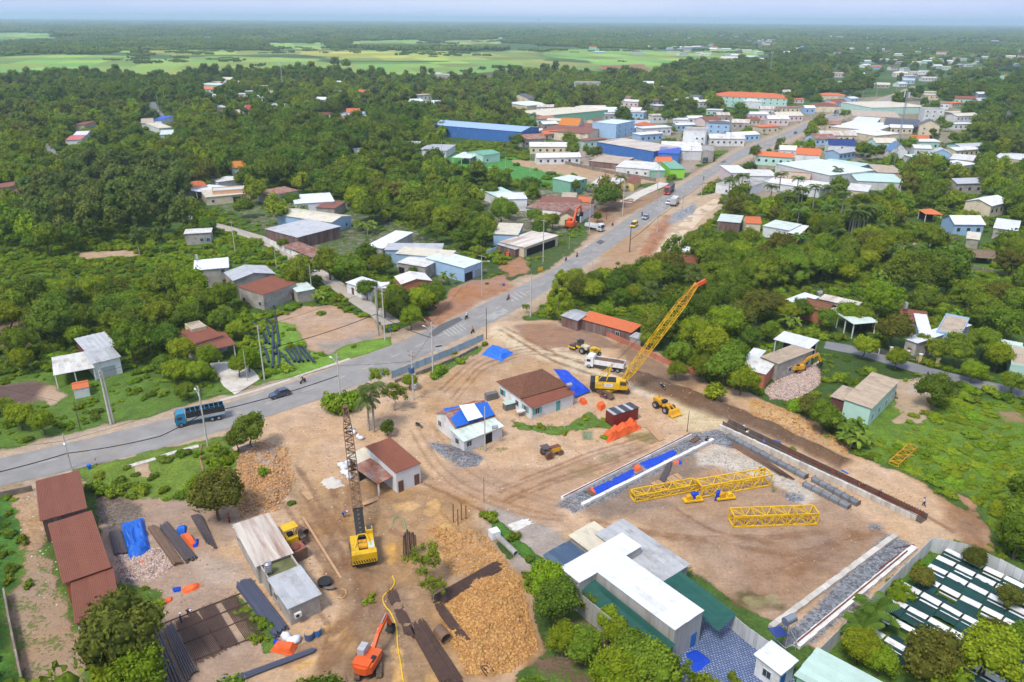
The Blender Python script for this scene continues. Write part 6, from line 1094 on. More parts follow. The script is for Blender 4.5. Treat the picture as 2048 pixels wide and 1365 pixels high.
def pole(px,py,ty,label,r=.17,arms=1,lamp=0,m=None,dark=False,group='utility poles',name='utility_pole',cat='pole',trafo=False,azi=None,double=0):
    h=solve_h(px,py,ty);x,y=G(px,py);i=int(np.argmin(np.hypot(*((RA+RB)/2-np.array((x,y))).T)));i=min(max(i,1),238);d=(RA+RB)[i+1]-(RA+RB)[i-1];rz=math.atan2(d[1],d[0]) if azi is None else azi
    t=thing(name,label,cat,(x,y,0),rz,group);mb=MB();mb.cyl((0,0,-.3),(0,0,h),r,9,r*.62);mb.build('shaft',m or (pole_d if dark else pole_m),t,smooth=False)
    if double:MB().cyl((.45,.1,-.3),(.45,.1,h*.97),r,9,r*.62).build('shaft',pole_m,t)
    for k in range(arms):
        z=h-.35-k*.9;MB().box((0,0,z),(.1,2.2 if k == 0 else 1.6,.12)).build('crossarm',galv,t)
        for s in (-.95,-.45,.45,.95):MB().cyl((0,s*(1 if k == 0 else .72),z+.06),(0,s*(1 if k == 0 else .72),z+.34),.06,6).build('insulator',ins_m,t)
    if lamp:
        s=1 if lamp > 0 else -1;a=MB();a.tube([(0,0,h*.78),(0,s*.8,h*.86),(0,s*2.0,h*.88)],.05,6);ar=a.build('lamp_arm',galv,t);b=MB();b.box((0,s*2.3,h*.88),(.26,.75,.12)).build('lamp_head',mat('lamp_white',C(235,238,240),.4,.03),t)
    if trafo:
        MB().box((0,0,h*.55),(.5,1.8,.12)).build('platform',galv,t);b=MB();b.box((0,.2,h*.55+.65),(.8,.9,1.1)).build('transformer',trafo_m,t);MB().box((.0,-.7,h*.3),(.4,.5,.9)).build('meter_box',galv,t)
    POLES.append((x,y,h));return t
R_='roadside'
pole(222,849,742,'double concrete pole in the weeds beside the white open shelter',.22,2,double=1);pole(161,860,803,'short dark post with cables left of the double pole',.1,0,dark=True);pole(143,938,868,'street lamp pole above the corner of the brown sheds',.13,0,lamp=-1)
pole(416,894,773,'concrete pole with a lamp in front of the blue truck',.18,1,lamp=1);pole(529,760,652,'concrete pole at the corner of the concrete yard',.17,1);pole(683,820,708,'concrete pole with a lamp by the shrub patch',.18,2,lamp=1);pole(827,800,703,'pole carrying the blue transformer behind the hoarding',.2,2,trafo=True);pole(866,746,645,'tall lamp pole at the hoarding beside the small sign',.18,2,lamp=1)
pole(973,679,616,'thin dark post at the end of the blue hoarding',.11,0,dark=True);pole(1061,634,549,'plain square concrete pole left of the cone shaped tree',.22,0);pole(756,672,573,'left of the twin concrete poles at the lane corner',.2,2,double=1);pole(770,681,578,'right of the twin concrete poles at the lane corner',.18,2)
pole(625,597,530,'lane pole with a curved lamp beside the brown roofed house',.13,0,lamp=-1);pole(553,537,488,'thin pole in the hedge beside the lane',.12,0);pole(470,502,444,'thin pole with a crossarm in the meadow by the lane',.13,1);pole(415,461,435,'short lamp pole beside the lone grey hut',.1,0,lamp=1);pole(495,763,700,'thin post at the gate of the concrete yard',.08,0)
pole(964,592,510,'lamp pole in front of the light blue shop',.16,1,lamp=-1);pole(1086,524,440,'tall concrete pole in the roadside meadow',.18,1);pole(1138,499,469,'short white post in the roadside meadow',.08,0);pole(1178,466,393,'concrete pole beside the far white tipper truck',.18,1);pole(1245,430,361,'concrete pole left of the concrete track',.18,1,lamp=-1);pole(1314,388,325,'concrete pole behind the red truck',.18,1);pole(1379,345,292,'concrete pole beside the lime green shop',.18,1);pole(1458,305,259,'concrete pole at the road junction',.18,1);pole(1527,307,270,'pole right of the junction',.18,1)
pole(1402,395,338,'pole with drooping cables right of the grey box truck',.17,1);pole(1364,428,366,'lamp pole standing on the gravel heap',.15,0,lamp=-1);pole(1314,466,400,'dark stained pole beside the bare track',.17,1);pole(1259,504,455,'pole with a black box near the mounded earth',.18,0,dark=True);pole(1184,537,489,'thin street lamp pole at the right verge',.1,0,lamp=1);pole(1062,540,513,'rusty road sign post near the yellow board',.07,0,dark=True)
pole(1213,440,420,'short dark pole near the far excavator',.12,0,dark=True)
for i,(px,py,ty) in enumerate([(818,321,290),(945,342,304),(1011,349,315),(1060,345,308),(1156,330,307),(884,321,281),(880,318,300),(853,318,299)]):pole(px,py,ty,'floodlight pole around the football pitch',.12,0,group='football pitch poles',name='light_pole')
for i,(px,py,ty) in enumerate([(1695,219,188),(1722,212,181),(1650,243,214),(1620,262,232),(1585,280,250),(1750,205,178),(1560,262,236),(1672,236,205),(1790,196,172)]):pole(px,py,ty,'small pole in the row along the far road',.16,1,group='far road poles')
for i,(px,py,ty) in enumerate([(318,222,188),(332,218,180),(303,230,205),(356,224,205),(425,218,200),(180,228,213),(62,362,344)]):pole(px,py,ty,'thin pole above the woods near the far village road',.15,0,group='village road poles')
# dark cable bundles hung from pole to pole
def cable(name,label,pts,r=.05,sag=.03,n=10):
    mb=MB()
    for a,b in zip(pts,pts[1:]):
        a,b=Vector(a),Vector(b);L_=(b-a).length;prev=a
        for i in range(1,n+1):t=i/n;p=a.lerp(b,t)+Vector((0,0,-4*sag*L_*t*(1-t)));mb.cyl(prev,p,r,4,cap=False);prev=p
    o=mb.build(name,wire_m);return tag(o,label,'cable')
def PP(i,k=.9):x,y,h=POLES[i];return (x,y,h*k)
p0=(*G(-120,1040),6.)
cable('cable_bundle','thick black cable bundle sagging over the road in the lower left',[p0,PP(2,.45),(*G(330,925),5.2),PP(3,.55),PP(5,.62)],.09,.02)
cable('cable','thin cable along the far verge of the road on the left',[(*G(-120,985),7.5),PP(2,.8),PP(3,.8),PP(5,.8),PP(6,.8),PP(7,.8)],.03,.015)
cable('cable_bundle','thick cable bundle crossing the dirt lot to the twin poles',[PP(4,.55),PP(10,.45),PP(11,.45),PP(7,.7)],.08,.02);cable('cable','upper wire over the dirt lot to the twin poles',[PP(0,.97),PP(4,.97),PP(10,.95)],.03,.012);cable('cable','wire from the double pole over the white shelter',[(*G(-100,800),7),PP(1,.9),PP(0,.6),PP(14,.5)],.03,.02)
cable('cable','wires from the twin poles across the junction',[PP(11,.95),PP(7,.95),PP(17,.95),PP(18,.9),PP(20,.9),PP(21,.9),PP(22,.9),PP(23,.9),PP(24,.9)],.035,.015);cable('cable_bundle','drooping cable bundle along the bare track side of the road',[PP(29,.5),PP(28,.5),PP(27,.55),PP(26,.5),(*G(1432,372),3)],.1,.02);cable('cable','wire up the side lane',[PP(11,.8),PP(12,.85),PP(13,.9),PP(14,.9)],.03,.015)
# masts
def mast(px,py,ty,label,w=1.3,ant=True):
    h=solve_h(px,py,ty);x,y=G(px,py);t=thing('telecom_mast',label,'mast',(x,y,0),.3);n=int(h/2.2);mb=MB()
    for a in range(3):
        an=a*2.094;c=lambda z:Vector((math.cos(an)*w*(1-.5*z/h)*.58,math.sin(an)*w*(1-.5*z/h)*.58,z));an2=an+2.094;c2=lambda z:Vector((math.cos(an2)*w*(1-.5*z/h)*.58,math.sin(an2)*w*(1-.5*z/h)*.58,z))
        mb.beam(c(0),c(h),.16)
        for k in range(n):z0,z1=k*h/n,(k+1)*h/n;mb.beam(c(z0),c2(z1),.07);mb.beam(c2(z1),c(z1),.07)
    mb.build('lattice',galv,t)
    if ant:
        for a in range(3):an=a*2.094+.5;MB().box((math.cos(an)*1.3,math.sin(an)*1.3,h-1.4),(.35,.35,2.4),an).build('antenna',white_m,t)
        MB().box((0,0,h-1.4),(2.2,.2,.12)).build('antenna_mount',galv,t)
    return t
mast(1784,347,184,'tall lattice telecom mast with white antennas on the right');mast(1538,161,103,'lattice telecom mast behind the orange roofed school',2);mast(567,190,125,'slender mast above the trees near the far village road',1.2)
# ---------------------------------------------------------------- sheets, bars, piles
tarp_b=mat('tarp_blue',C(30,105,205),.5,.12,.8,bump=.4,bsc=2.5,spec=.4);tarp_o=mat('tarp_orange',C(240,105,48),.55,.12,.8,bump=.4,bsc=2.5);tarp_w=mat('tarp_white',C(225,228,232),.55,.06,.8,bump=.3,bsc=2.5);net_g=mat('shade_net_green',C(38,88,78),.8,.15,.5,dirt=.2,dcol=C(60,105,95),ax=(.2,3,1));tarp_d=mat('tarp_deepblue',C(22,70,190),.5,.15,.8,bump=.5,bsc=3)
def cloth(name,label,px,m,h=.5,zc=None,n=18,k=14,fold=.12,sc=.9,cat='tarpaulin',ragged=.0,parent=None,drop=False,group=None):
    """a sheet draped over something: four measured corners, optional corner heights"""
    zc=zc or [0]*4;c=[Vector((*G(*p,z),z)) for p,z in zip(px,zc)];o=c[0].copy();o.z=0;mb=MB();sd_=random.random()*100
    for i in range(n+1):
        for j in range(k+1):
            u,v=i/n,j/k;p=c[0].lerp(c[1],u).lerp(c[3].lerp(c[2],u),v);e=min(u,1-u)*2;f=min(v,1-v)*2;b=min(1,e*3)*min(1,f*3);b=b*b*(3-2*b)
            q=fbm(np.array([p.x+sd_]),np.array([p.y]),sc*2.2,3,3)[0];z=p.z+h*b+fold*q*(.3+b);w=ragged*fbm(np.array([u*7+sd_]),np.array([v*7]),1.4,2,5)[0]
            mb.v.append((p.x-o.x+w,p.y-o.y+w,max(z,p.z+.03) if not drop else z))
    for i in range(n):
        for j in range(k):a=i*(k+1)+j;mb.f.append((a,a+k+1,a+k+2,a+1))
    ob=mb.build(name,m,parent,tuple(o));
    if not parent:tag(ob,label,cat,group)
    return ob
def bars(name,label,a0,a1,b0,b1,n,w,m,h=None,layers=1,cat='steel',pname='bar',rnd=.03,joined=None,round_=False,z=.0,group=None):
    A0,A1,B0,B1=(Vector((*G(*p),z)) for p in (a0,a1,b0,b1));c=(A0+B1)/2;c.z=0;t=thing(name,label,cat,tuple(c),0,group);h=h or w;joined=n*layers > 26 if joined is None else joined;big=MB();w0=w;w=min(w,(A1-A0).length/n*.86,(B1-B0).length/n*.95 if n > 3 else w);h=min(h,w*1.3) if w < w0 else h
    for l_ in range(layers):
        for i in range(n-l_):
            u=(i+.5+l_*.5)/n;a=A0.lerp(A1,u)+(B0-A0)*random.uniform(-rnd,rnd);b=B0.lerp(B1,u)+(B0-A0)*random.uniform(-rnd,rnd);a,b=a-c,b-c;a.z=b.z=z+.05+h/2+l_*h*.9
            if round_:a.z=b.z=z+.05+w/2+l_*w*.85
            mb=big if joined else MB()
            if round_:mb.cyl(a,b,w/2,10 if not joined else 5)
            else:mb.beam(a,b,w,h)
            if not joined:mb.build(pname,m,t)
    if joined:big.build('bars',m,t,kind='stuff')
    return t
steel_d=mat('steel_dark',C(88,80,82),.6,.2,1.5,dirt=.4,dcol=C(120,95,80));steel_r=mat('steel_rusty',C(125,98,78),.75,.25,1.2,dirt=.5,dcol=C(90,80,78));rebar_m=mat('rebar_brown',C(92,70,60),.8,.25,1.5);pipe_b=mat('pipe_blueblack',C(38,52,74),.4,.12,1,spec=.5);pvc_d=mat('pipe_slate',C(82,86,104),.45,.12,1);timber=mat('timber_plank',C(188,150,112),.85,.2,1.2,ax=(.3,3,3));hdr=mat('pipe_end_void',(.01,.01,.012),.9)
def hollow_pipe(a,b,r,label,m,group,z=0.,n=14):
    A,B=GV(*a),GV(*b);A.z=B.z=z+r+.03;t=thing('pipe',label,'pipe',(A.x,A.y,0),0,group);o=Vector((A.x,A.y,0));A,B=A-o,B-o;mb=MB();q=(B-A).to_track_quat('Z','X').to_matrix();vs=[];
    for P_,rr_ in ((A,r),(B,r),(B,r*.88),(A,r*.88)):vs+= [P_+q @ Vector((math.cos(k*6.2832/n)*rr_,math.sin(k*6.2832/n)*rr_,0)) for k in range(n)]
    mb.add(vs,[(s*n+k,s*n+(k+1) % n,((s+1) % 4)*n+(k+1) % n,((s+1) % 4)*n+k) for s in range(4) for k in range(n)]);mb.build('tube',m,t);return t
zz=lambda x,y:(400+x/3.957,460+y/3.957)
for a,b in [((585,610),(628,925)),((577,760),(577,1098)),((455,660),(505,752)),((485,680),(520,752)),((520,755),(557,852)),((500,812),(550,912)),((538,718),(572,752)),((598,905),(602,992)),((622,962),(626,1092)),((512,940),(545,1055)),((360,800),(415,872)),((430,735),(445,790)),((500,870),(520,905))]:hollow_pipe(zz(*a),zz(*b),.28,'long blue black plastic pipe strewn in the grass beside the bare lot',pipe_b,'strewn plastic pipes')
for a,b in [((645,985),(735,1090)),((680,945),(750,1052)),((720,940),(785,1056)),((752,936),(818,1052)),((782,933),(858,1046)),((820,945),(905,1057))]:hollow_pipe(zz(*a),zz(*b),.3,'blue black plastic pipe in the parallel row near the road verge',pipe_b,'parallel row of plastic pipes')
hollow_pipe((877,1268),(893,1288),.75,'short rusty casing pipe between the rebar bundles',steel_r,None);hollow_pipe((598,1068),(612,1075),.7,'rusty drum shaped casing beside the yellow drilling cab',steel_r,None);hollow_pipe((992,1075),(1032,1113),.45,'grey concrete pipe beside the hedge',conc_g,None)
bars('sheet_pile_stack','dark stack of steel at the left end of the steel yard',(218,1068),(243,1063),(229,1112),(258,1109),10,.5,steel_d,.25,2,joined=False,pname='sheet_pile');bars('steel_stack','rust coloured beam stack beside the blue tarpaulin',(294,1056),(318,1057),(346,1131),(366,1129),8,.3,steel_r,.3,2,pname='beam',joined=False);bars('steel_stack','dark grey beam stack in the middle of the steel yard',(320,1057),(337,1047),(372,1128),(395,1116),9,.3,steel_d,.3,2,pname='beam',joined=False)
bars('steel_stack','narrow beam stack at the top right of the steel yard',(382,1035),(403,1032),(412,1086),(435,1101),6,.25,steel_d,.3,1,pname='beam');bars('pipe_stack','slate blue steel stack against the long workshop',(471,1175),(503,1160),(548,1278),(577,1258),10,.4,pvc_d,.3,2,pname='channel',joined=False)
for i,(a0,a1,b0,b1,n,w) in enumerate([((290,1270),(318,1258),(332,1400),(368,1370),6,.35),((328,1262),(345,1250),(372,1365),(398,1346),6,.3),((350,1245),(372,1236),(388,1335),(428,1312),12,.07),((372,1236),(392,1226),(425,1318),(452,1302),9,.07),((395,1222),(428,1208),(442,1305),(478,1290),13,.07),((440,1205),(470,1192),(492,1286),(527,1264),12,.07)]):
    bars('rebar_stack',['dark beam stack under the big pale tree at the bottom left','long dark beams left of the reinforcement mats','first reinforcement mat from the left','second reinforcement mat from the left','third reinforcement mat from the left','reinforcement mat nearest the slate blue stack'][i],a0,a1,b0,b1,n,w,[steel_d,steel_d,rebar_m][min(i,2)],pname='beam' if i < 2 else 'bar',joined=i > 1,z=.15)
for i,(a,b) in enumerate([((330,1247),(482,1188)),((343,1268),(497,1206)),((358,1292),(512,1232)),((388,1322),(528,1268))]):A,B=GV(*a),GV(*b);c=(A+B)/2;tag(MB().beam(A-c+Vector((0,0,.08)),B-c+Vector((0,0,.08)),.14).build('sleeper',rebar_m,None,(c.x,c.y,0)),['top','second','third','lowest'][i]+' of the four long sleepers under the reinforcement mats','sleeper')
bars('pipe_stack','long grey pipes lying below the orange tarpaulin heap',(440,1366),(452,1376),(626,1299),(633,1305),3,.32,pvc_d,pname='pipe',round_=True,rnd=.02)
for i,(a0,a1,b0,b1,n) in enumerate([((868,1192),(882,1212),(983,1128),(1006,1140),13),((872,1222),(888,1212),(964,1346),(980,1332),10),((772,1190),(792,1182),(812,1276),(832,1266),11),((818,1256),(852,1246),(882,1372),(930,1366),22)]):bars('rebar_bundle',['brown rebar bundle across the top of the clay clod heap','brown rebar bundle along the left side of the clay clod heap','short brown rebar bundle above the orange excavator arm','largest brown rebar bundle at the bottom of the mud yard'][i],a0,a1,b0,b1,n,.11,rebar_m,layers=2,joined=True,rnd=.09)
for i,(a,b,w) in enumerate([((606,1036),(682,1158),.35),((608,985),(622,1000),1.0),((725,1010),(757,998),.9)]):A,B=GV(*a),GV(*b);c=(A+B)/2;tag(MB().beam(A-c+Vector((0,0,.12)),B-c+Vector((0,0,.12)),w,.12).build('plank',timber,None,(c.x,c.y,0)),['long timber plank leading up to the yellow drilling crane','short board on the mud above the long plank','steel plate lying in front of the lean-to'][i],'board')
Z0=lambda x,y:(x/3.957,1020+y/3.957)
cloth('blue_tarpaulin','large blue tarpaulin over steel in the steel yard',[(243,1048),(287,1036),(303,1108),(257,1142)],tarp_b,.8,fold=.6,sc=.5);cloth('orange_tarpaulin','orange edge of tarpaulin beside the large blue one',[(298,1098),(309,1102),(290,1130),(276,1132)],tarp_o,.2);cloth('orange_tarpaulin','orange tarpaulin crumpled on the dark beam stack',[(360,1070),(374,1068),(400,1092),(384,1100)],tarp_o,.5,fold=.3);cloth('blue_tarpaulin','blue tarpaulin crumpled at the top of the dark beam stack',[(352,1060),(374,1052),(372,1068),(358,1072)],tarp_b,.6,fold=.3)
cloth('blue_tarpaulin','blue tarpaulin corner at the end of the dark beam stack',[(380,1082),(398,1078),(396,1094),(386,1098)],tarp_d,.4,fold=.3);cloth('orange_tarpaulin','orange cloth heap below the rubble',[(362,1180),(402,1166),(398,1178),(368,1190)],tarp_o,.3,fold=.3);cloth('blue_tarpaulin','small blue cloth left of the orange cloth heap',[(344,1178),(362,1174),(362,1184),(348,1186)],tarp_d,.3);cloth('orange_tarpaulin','small orange cloth left below the blue cloth',[(330,1200),(346,1194),(344,1204),(334,1208)],tarp_o,.3)
cloth('orange_tarpaulin','bright orange tarpaulin heap by the drums',[(539,1304),(553,1286),(596,1290),(584,1313)],tarp_o,.7,fold=.4);cloth('blue_tarpaulin','little blue sack at the top of the orange heap',[(546,1286),(558,1280),(562,1290),(550,1294)],tarp_d,.5);cloth('orange_tarpaulin','long orange tarpaulin strip at the bottom left',[(280,1290),(298,1286),(326,1372),(300,1378)],tarp_o,.4,fold=.3)
cloth('blue_tarpaulin','blue tarpaulin covered pile on the bare slope by the hoarding',[(963,710),(985,690),(1028,706),(1004,724)],tarp_b,.85,fold=.3,sc=.6);cloth('blue_tarpaulin','dark blue tarpaulin sloping down from the old tiled house',[(1106,738),(1132,741),(1181,782),(1150,795)],tarp_d,.3,[2.8,2.6,.5,.4],fold=.4)
cloth('orange_tarpaulin','orange tarpaulin heap in front of the red container',[(1201,873),(1272,840),(1283,858),(1217,886)],tarp_o,1.2,fold=.6,sc=.5,ragged=.3);cloth('orange_tarpaulin','small orange bundle left behind the red container',[(1157,802),(1170,798),(1176,808),(1164,812)],tarp_o,.7,fold=.3);cloth('orange_tarpaulin','round orange bundle behind the red container',[(1192,812),(1206,804),(1212,816),(1200,824)],tarp_o,.9,fold=.3)
cloth('blue_tarpaulin','blue tarpaulin over the main roof of the white house',[(886,817),(975,804),(989,830),(913,855)],tarp_b,.05,[5.08,5.08,3.6,3.6],fold=.06,drop=True);cloth('white_tarpaulin','white sheet lying across the blue tarpaulin roof',[(918,811),(948,807),(966,834),(936,843)],tarp_w,.05,[5.35,5.35,4.15,4.1],fold=.06,drop=True)
cloth('shade_net','green shade net left of the white workshop hall',[(1163,1180),(1190,1160),(1352,1290),(1295,1330)],net_g,-.7,[3.4,4.2,3.6,2.2],n=34,k=14,fold=.10,drop=True,cat='shade net');cloth('shade_net','green shade net right of the white workshop hall',[(1327,1163),(1361,1142),(1474,1229),(1436,1264)],net_g,-.5,[4.0,3.4,2.6,2.9],n=30,k=14,fold=.12,drop=True,cat='shade net')
cloth('blue_tarpaulin','blue tarpaulin on the tiled yard behind the feathery tree',[(1368,1308),(1394,1298),(1428,1326),(1388,1352)],tarp_d,.2);cloth('white_powder_heap','white powder spread on the ground by the hedge',[(1015,1048),(1050,1040),(1072,1046),(1030,1062)],white_m,.15,fold=.1,cat='heap',ragged=.5);cloth('white_slab_heap','pile of white sacks material at the mud track left of the boom',[(645,960),(665,955),(694,972),(648,982)],conc_m,.5,fold=.2,cat='heap',ragged=.3)
# white sacks
def sacks(label,spots,group,m=None,s=.55):
    for px,py in spots:x,y=G(px,py);t=leafless(s);o=link('sack',t,None,(x,y,gz(x,y)+.1),random.random()*6);o.scale=(random.uniform(.8,1.3),)*3;tag(o,label,'sack',group)
_sk=[]
def leafless(s):
    if not _sk:
        for k in range(3):
            v=IV.copy();v=v*np.array((.75,.6,.5))+rng.uniform(-.1,.1,v.shape)+np.array((0,0,.3));me=npmesh('sack',v,IF);me.materials.append(tarp_w);me.shade_smooth();_sk.append(me)
    return random.choice(_sk)
sacks('bulging white sack beside the rusty boom',[(683,934),(690,940),(696,950),(700,957),(688,948),(694,930),(703,862),(708,868),(716,876),(722,880)],'white sacks by the boom');sacks('white bale in the heap beyond the woods',[(728+i*7 % 40,234+(i*5) % 14) for i in range(20)],'white bales',s=1.2);sacks('white bag by the workshop corner',[(572,1278),(580,1284),(590,1286)],'white bags by the drums')
for o in COL.objects:
    if o.get('group') == 'white bales':o.scale=(3.2,3.2,2.6)
# ---- casting beds: long white kerbs of separate blocks
def kerb(label,a,b,w,h,m,n,nm='concrete_beam'):
    A,B=GV(*a),GV(*b);t=thing(nm,label,'concrete beam',(A.x,A.y,0));d=B-A;rz=math.atan2(d.y,d.x);L_=d.length/n;me=MB().box((0,0,h/2),(L_-.03,w,h)).mesh('block');me.materials.append(m)
    for i in range(n):c=d*(i+.5)/n+Vector((-math.sin(rz),math.cos(rz),0))*random.uniform(-.05,.05);link('block',me,t,(c.x,c.y,random.uniform(-.02,.02)),rz)
    return t
kerb('outer white beam of the left casting bed with a rusty rail',(1124,1000),(1381,872),.55,.5,white_m,20);kerb('inner white beam of the left casting bed',(1164,1013),(1426,882),.6,.5,white_m,20);kerb('jagged white beam beside the lower right gravel strip',(1541,1258),(1790,1074),.8,.45,conc_m,24);kerb('white beam with a rusty rail along the lower right gravel strip',(1592,1296),(1828,1098),.9,.5,white_m,24)
def rail(label,a,b,m,w=.16,z=.55):A,B=GV(*a,z),GV(*b,z);c=(A+B)/2;tag(MB().beam(A-c,B-c,w,.15).build('rail',m,None,tuple(c)),label,'rail')
rustm=mat('rust_rail',C(120,70,55),.8,.2,2)
rail('rusty rail on the outer beam of the left casting bed',(1127,994),(1381,867),rustm);rail('rusty rail on the beam of the lower right gravel strip',(1590,1288),(1815,1102),rustm,z=.6);rail('loose rusty rail lying on the lower right gravel',(1759,1138),(1802,1106),rustm,z=.1);rail('second loose rusty rail near the gravel end',(1788,1098),(1828,1090),rustm,z=.1)
def bed_tarp(label,a0,a1,b1,b0):cloth('blue_tarpaulin',label,[a0,a1,b1,b0],tarp_d,.22,fold=.12,n=30,k=8)
bed_tarp('lower blue tarpaulin strip in the left casting bed',(1176,982),(1272,934),(1278,950),(1190,994));bed_tarp('upper blue tarpaulin strip in the left casting bed',(1272,930),(1352,898),(1362,906),(1286,945));cloth('orange_tarpaulin','orange patch between the two blue strips of the casting bed',[(1266,936),(1278,933),(1284,942),(1270,947)],tarp_o,.6);cloth('orange_tarpaulin','orange end flap of the lower blue strip',[(1178,978),(1183,975),(1193,990),(1187,991)],tarp_o,.5)
bars('pile_ends','rusty pile ends sticking out of the blue strip',(1170,985),(1178,982),(1182,995),(1192,990),3,.3,steel_r,pname='pile',round_=True);bars('steel_scraps','rusty steel pieces at the top of the left casting bed',(1378,885),(1395,872),(1388,888),(1402,880),5,.3,steel_r,pname='beam');cloth('orange_tarpaulin','orange and blue rags beside the inner white beam',[(1345,925),(1358,922),(1362,928),(1350,930)],tarp_o,.3);cloth('blue_tarpaulin','blue rag beside the inner white beam',[(1356,920),(1364,924),(1364,930),(1357,930)],tarp_d,.3)
# the long casting line on the right
kerb('long white wall of the casting line',(1438,858),(1832,1042),.5,1.0,conc_m,46,'casting_wall')
form_d=mat('form_dark',C(112,100,92),.6,.2,.8,dirt=.5,dcol=C(110,78,62));form_p=mat('form_panel',C(120,124,128),.45,.15,.8,dirt=.3,dcol=C(60,60,62))
def form_line(label,a,b,w,h,m,n,z=.0,inner=False,ribs=True):
    A,B=GV(*a),GV(*b);t=thing('formwork',label,'formwork',(A.x,A.y,z));d=B-A;rz=math.atan2(d.y,d.x);L_=d.length/n
    if inner:mb=MB();mb.box((0,w/2,h/2),(L_-.04,.1,h)).box((0,-w/2,h/2),(L_-.04,.1,h)).box((0,0,.05),(L_-.04,w-.1,.1))
    else:mb=MB();c_=h*.28;mb.add([(x,y,z_) for x in (-L_/2+.03,L_/2-.03) for y,z_ in ((-w/2,0),(w/2,0),(w/2,h-c_),(w/2-c_,h),(-w/2+c_,h),(-w/2,h-c_))],[(0,1,2,3,4,5),(11,10,9,8,7,6)]+[(i,i+6,(i+1) % 6+6,(i+1) % 6) for i in range(6)])
    me=mb.mesh('form_section');me.materials.append(m);rb=MB()
    for i in range(n):c=d*(i+.5)/n;link('form_section',me,t,(c.x,c.y,0),rz)
    r2=MB().box((0,0,h/2),(.1,w+.06,h+.04)).mesh('stiffener') if ribs and not inner else None
    if r2:
        r2.materials.append(form_d)
        for i in range(n+1):c=d*i/n;link('stiffener',r2,t,(c.x,c.y,0),rz)
    return t
form_line('long dark rusty trough behind the white casting wall',(1450,850),(1848,1044),1.7,1.1,form_d,34,inner=True);form_line('upper run of grey mould sections in front of the casting wall',(1456,876),(1612,958),1.1,.85,form_p,9);form_line('lower run of grey mould sections in front of the casting wall',(1626,962),(1716,1012),1.1,.85,form_p,6);form_line('loose grey mould sections lying lowest beside the casting wall',(1608,972),(1698,1018),1.0,.8,form_p,5)
A,B=GV(1560,906),GV(1846,1042);cage=MB();d=B-A
for i in range(60):
    for s in (-.35,.35):nn=Vector((-d.y,d.x,0)).normalized()*s;p=A+d*i/60+nn-A;cage.beam(p+Vector((0,0,.2)),p+Vector((0,0,1.5)),.09)
cg=thing('rebar_cage','red brown rebar cage standing in the long trough','rebar cage',tuple(A));cage.build('bars',mat('rebar_red',C(150,85,62),.8,.2,2),cg,kind='stuff')
bars('steel_rails','brown steel strips lying left of the mould sections',(1460,892),(1475,882),(1560,952),(1592,962),7,.35,steel_r,.12,joined=False,pname='strip');bars('dark_rails','dark steel strips above the casting trough',(1455,847),(1468,845),(1510,874),(1520,873),4,.3,steel_d,.3,pname='strip')
for i,(a,b) in enumerate([((1548,882),(1561,887)),((1608,918),(1619,923)),((1683,942),(1696,949)),((1664,946),(1671,951))]):A,B=GV(*a),GV(*b);c=(A+B)/2;tag(MB().cyl(A-c+Vector((0,0,.15)),B-c+Vector((0,0,.15)),.12,8).build('blue_pipe',tarp_b,None,(c.x,c.y,gz(c.x,c.y))),['top','second','lowest','faded'][i]+' short blue pipe beside the earth bank','pipe')
# ---- yellow lattice sections
yel=mat('crane_yellow',C(228,182,30),.5,.12,1,dirt=.35,dcol=C(170,130,40));yel_o=mat('crane_yellow_worn',C(225,165,40),.55,.15,1,dirt=.35,dcol=C(140,110,60));rusty_l=mat('boom_rusty',C(120,92,68),.75,.2,1);black_m=mat('machine_black',C(45,44,44),.6,.15,1);track_m=mat('track_steel',C(95,80,70),.8,.25,1.5,dirt=.5,dcol=C(150,120,92));wht=mat('vehicle_white',C(228,230,232),.35,.04,1,dirt=.15,dcol=C(190,175,155),spec=.5);tyre_m=mat('tyre',(.02,.02,.02),.85,.2,3);rim_m=mat('wheel_rim',C(150,150,150),.5);glass_v=mat('vehicle_glass',(.025,.03,.035),.08,.1,1,spec=.8)
def lattice(t,name,p0,p1,w0,w1,h0,h1,n,m,ch=.12,br=.07,up=(0,0,1)):
    p0,p1=Vector(p0),Vector(p1);f=(p1-p0).normalized();s=f.cross(Vector(up)).normalized();u=s.cross(f)
    def q(k,a,b):r_=k/n;return p0.lerp(p1,r_)+s*a*(w0+(w1-w0)*r_)/2+u*b*(h0+(h1-h0)*r_)/2
    cs=[(-1,-1),(1,-1),(1,1),(-1,1)]
    ch_=MB()
    for c in cs:ch_.beam(q(0,*c),q(n,*c),ch)
    for k in (0,n):
        for c,d in zip(cs,cs[1:]+cs[:1]):ch_.beam(q(k,*c),q(k,*d),ch)
    ch_.build(name,m,t);b_=MB()
    for k in range(n):
        for c,d in zip(cs,cs[1:]+cs[:1]):
            a,e=(c,d) if k % 2 else (d,c);b_.beam(q(k,*a),q(k+1,*e),br)
            if k:b_.beam(q(k,*c),q(k,*d),br*.8)
    b_.build('bracing',m,t,kind='stuff')
def truss(label,a,b,w,h,n,m=yel,ch=.2,br=.13,name='crane_section'):
    A,B=GV(*a),GV(*b);t=thing(name,label,'crane section',(A.x,A.y,0));d=B-A;nn=Vector((-d.y,d.x,0)).normalized();nn=nn if nn.dot(Vector((A.x,A.y,0))) > 0 else -nn;o=nn*w/2+Vector((0,0,h/2+.15));lattice(t,'chord_frame',o,d+o,w,w,h,h,n,m,ch,br);return t
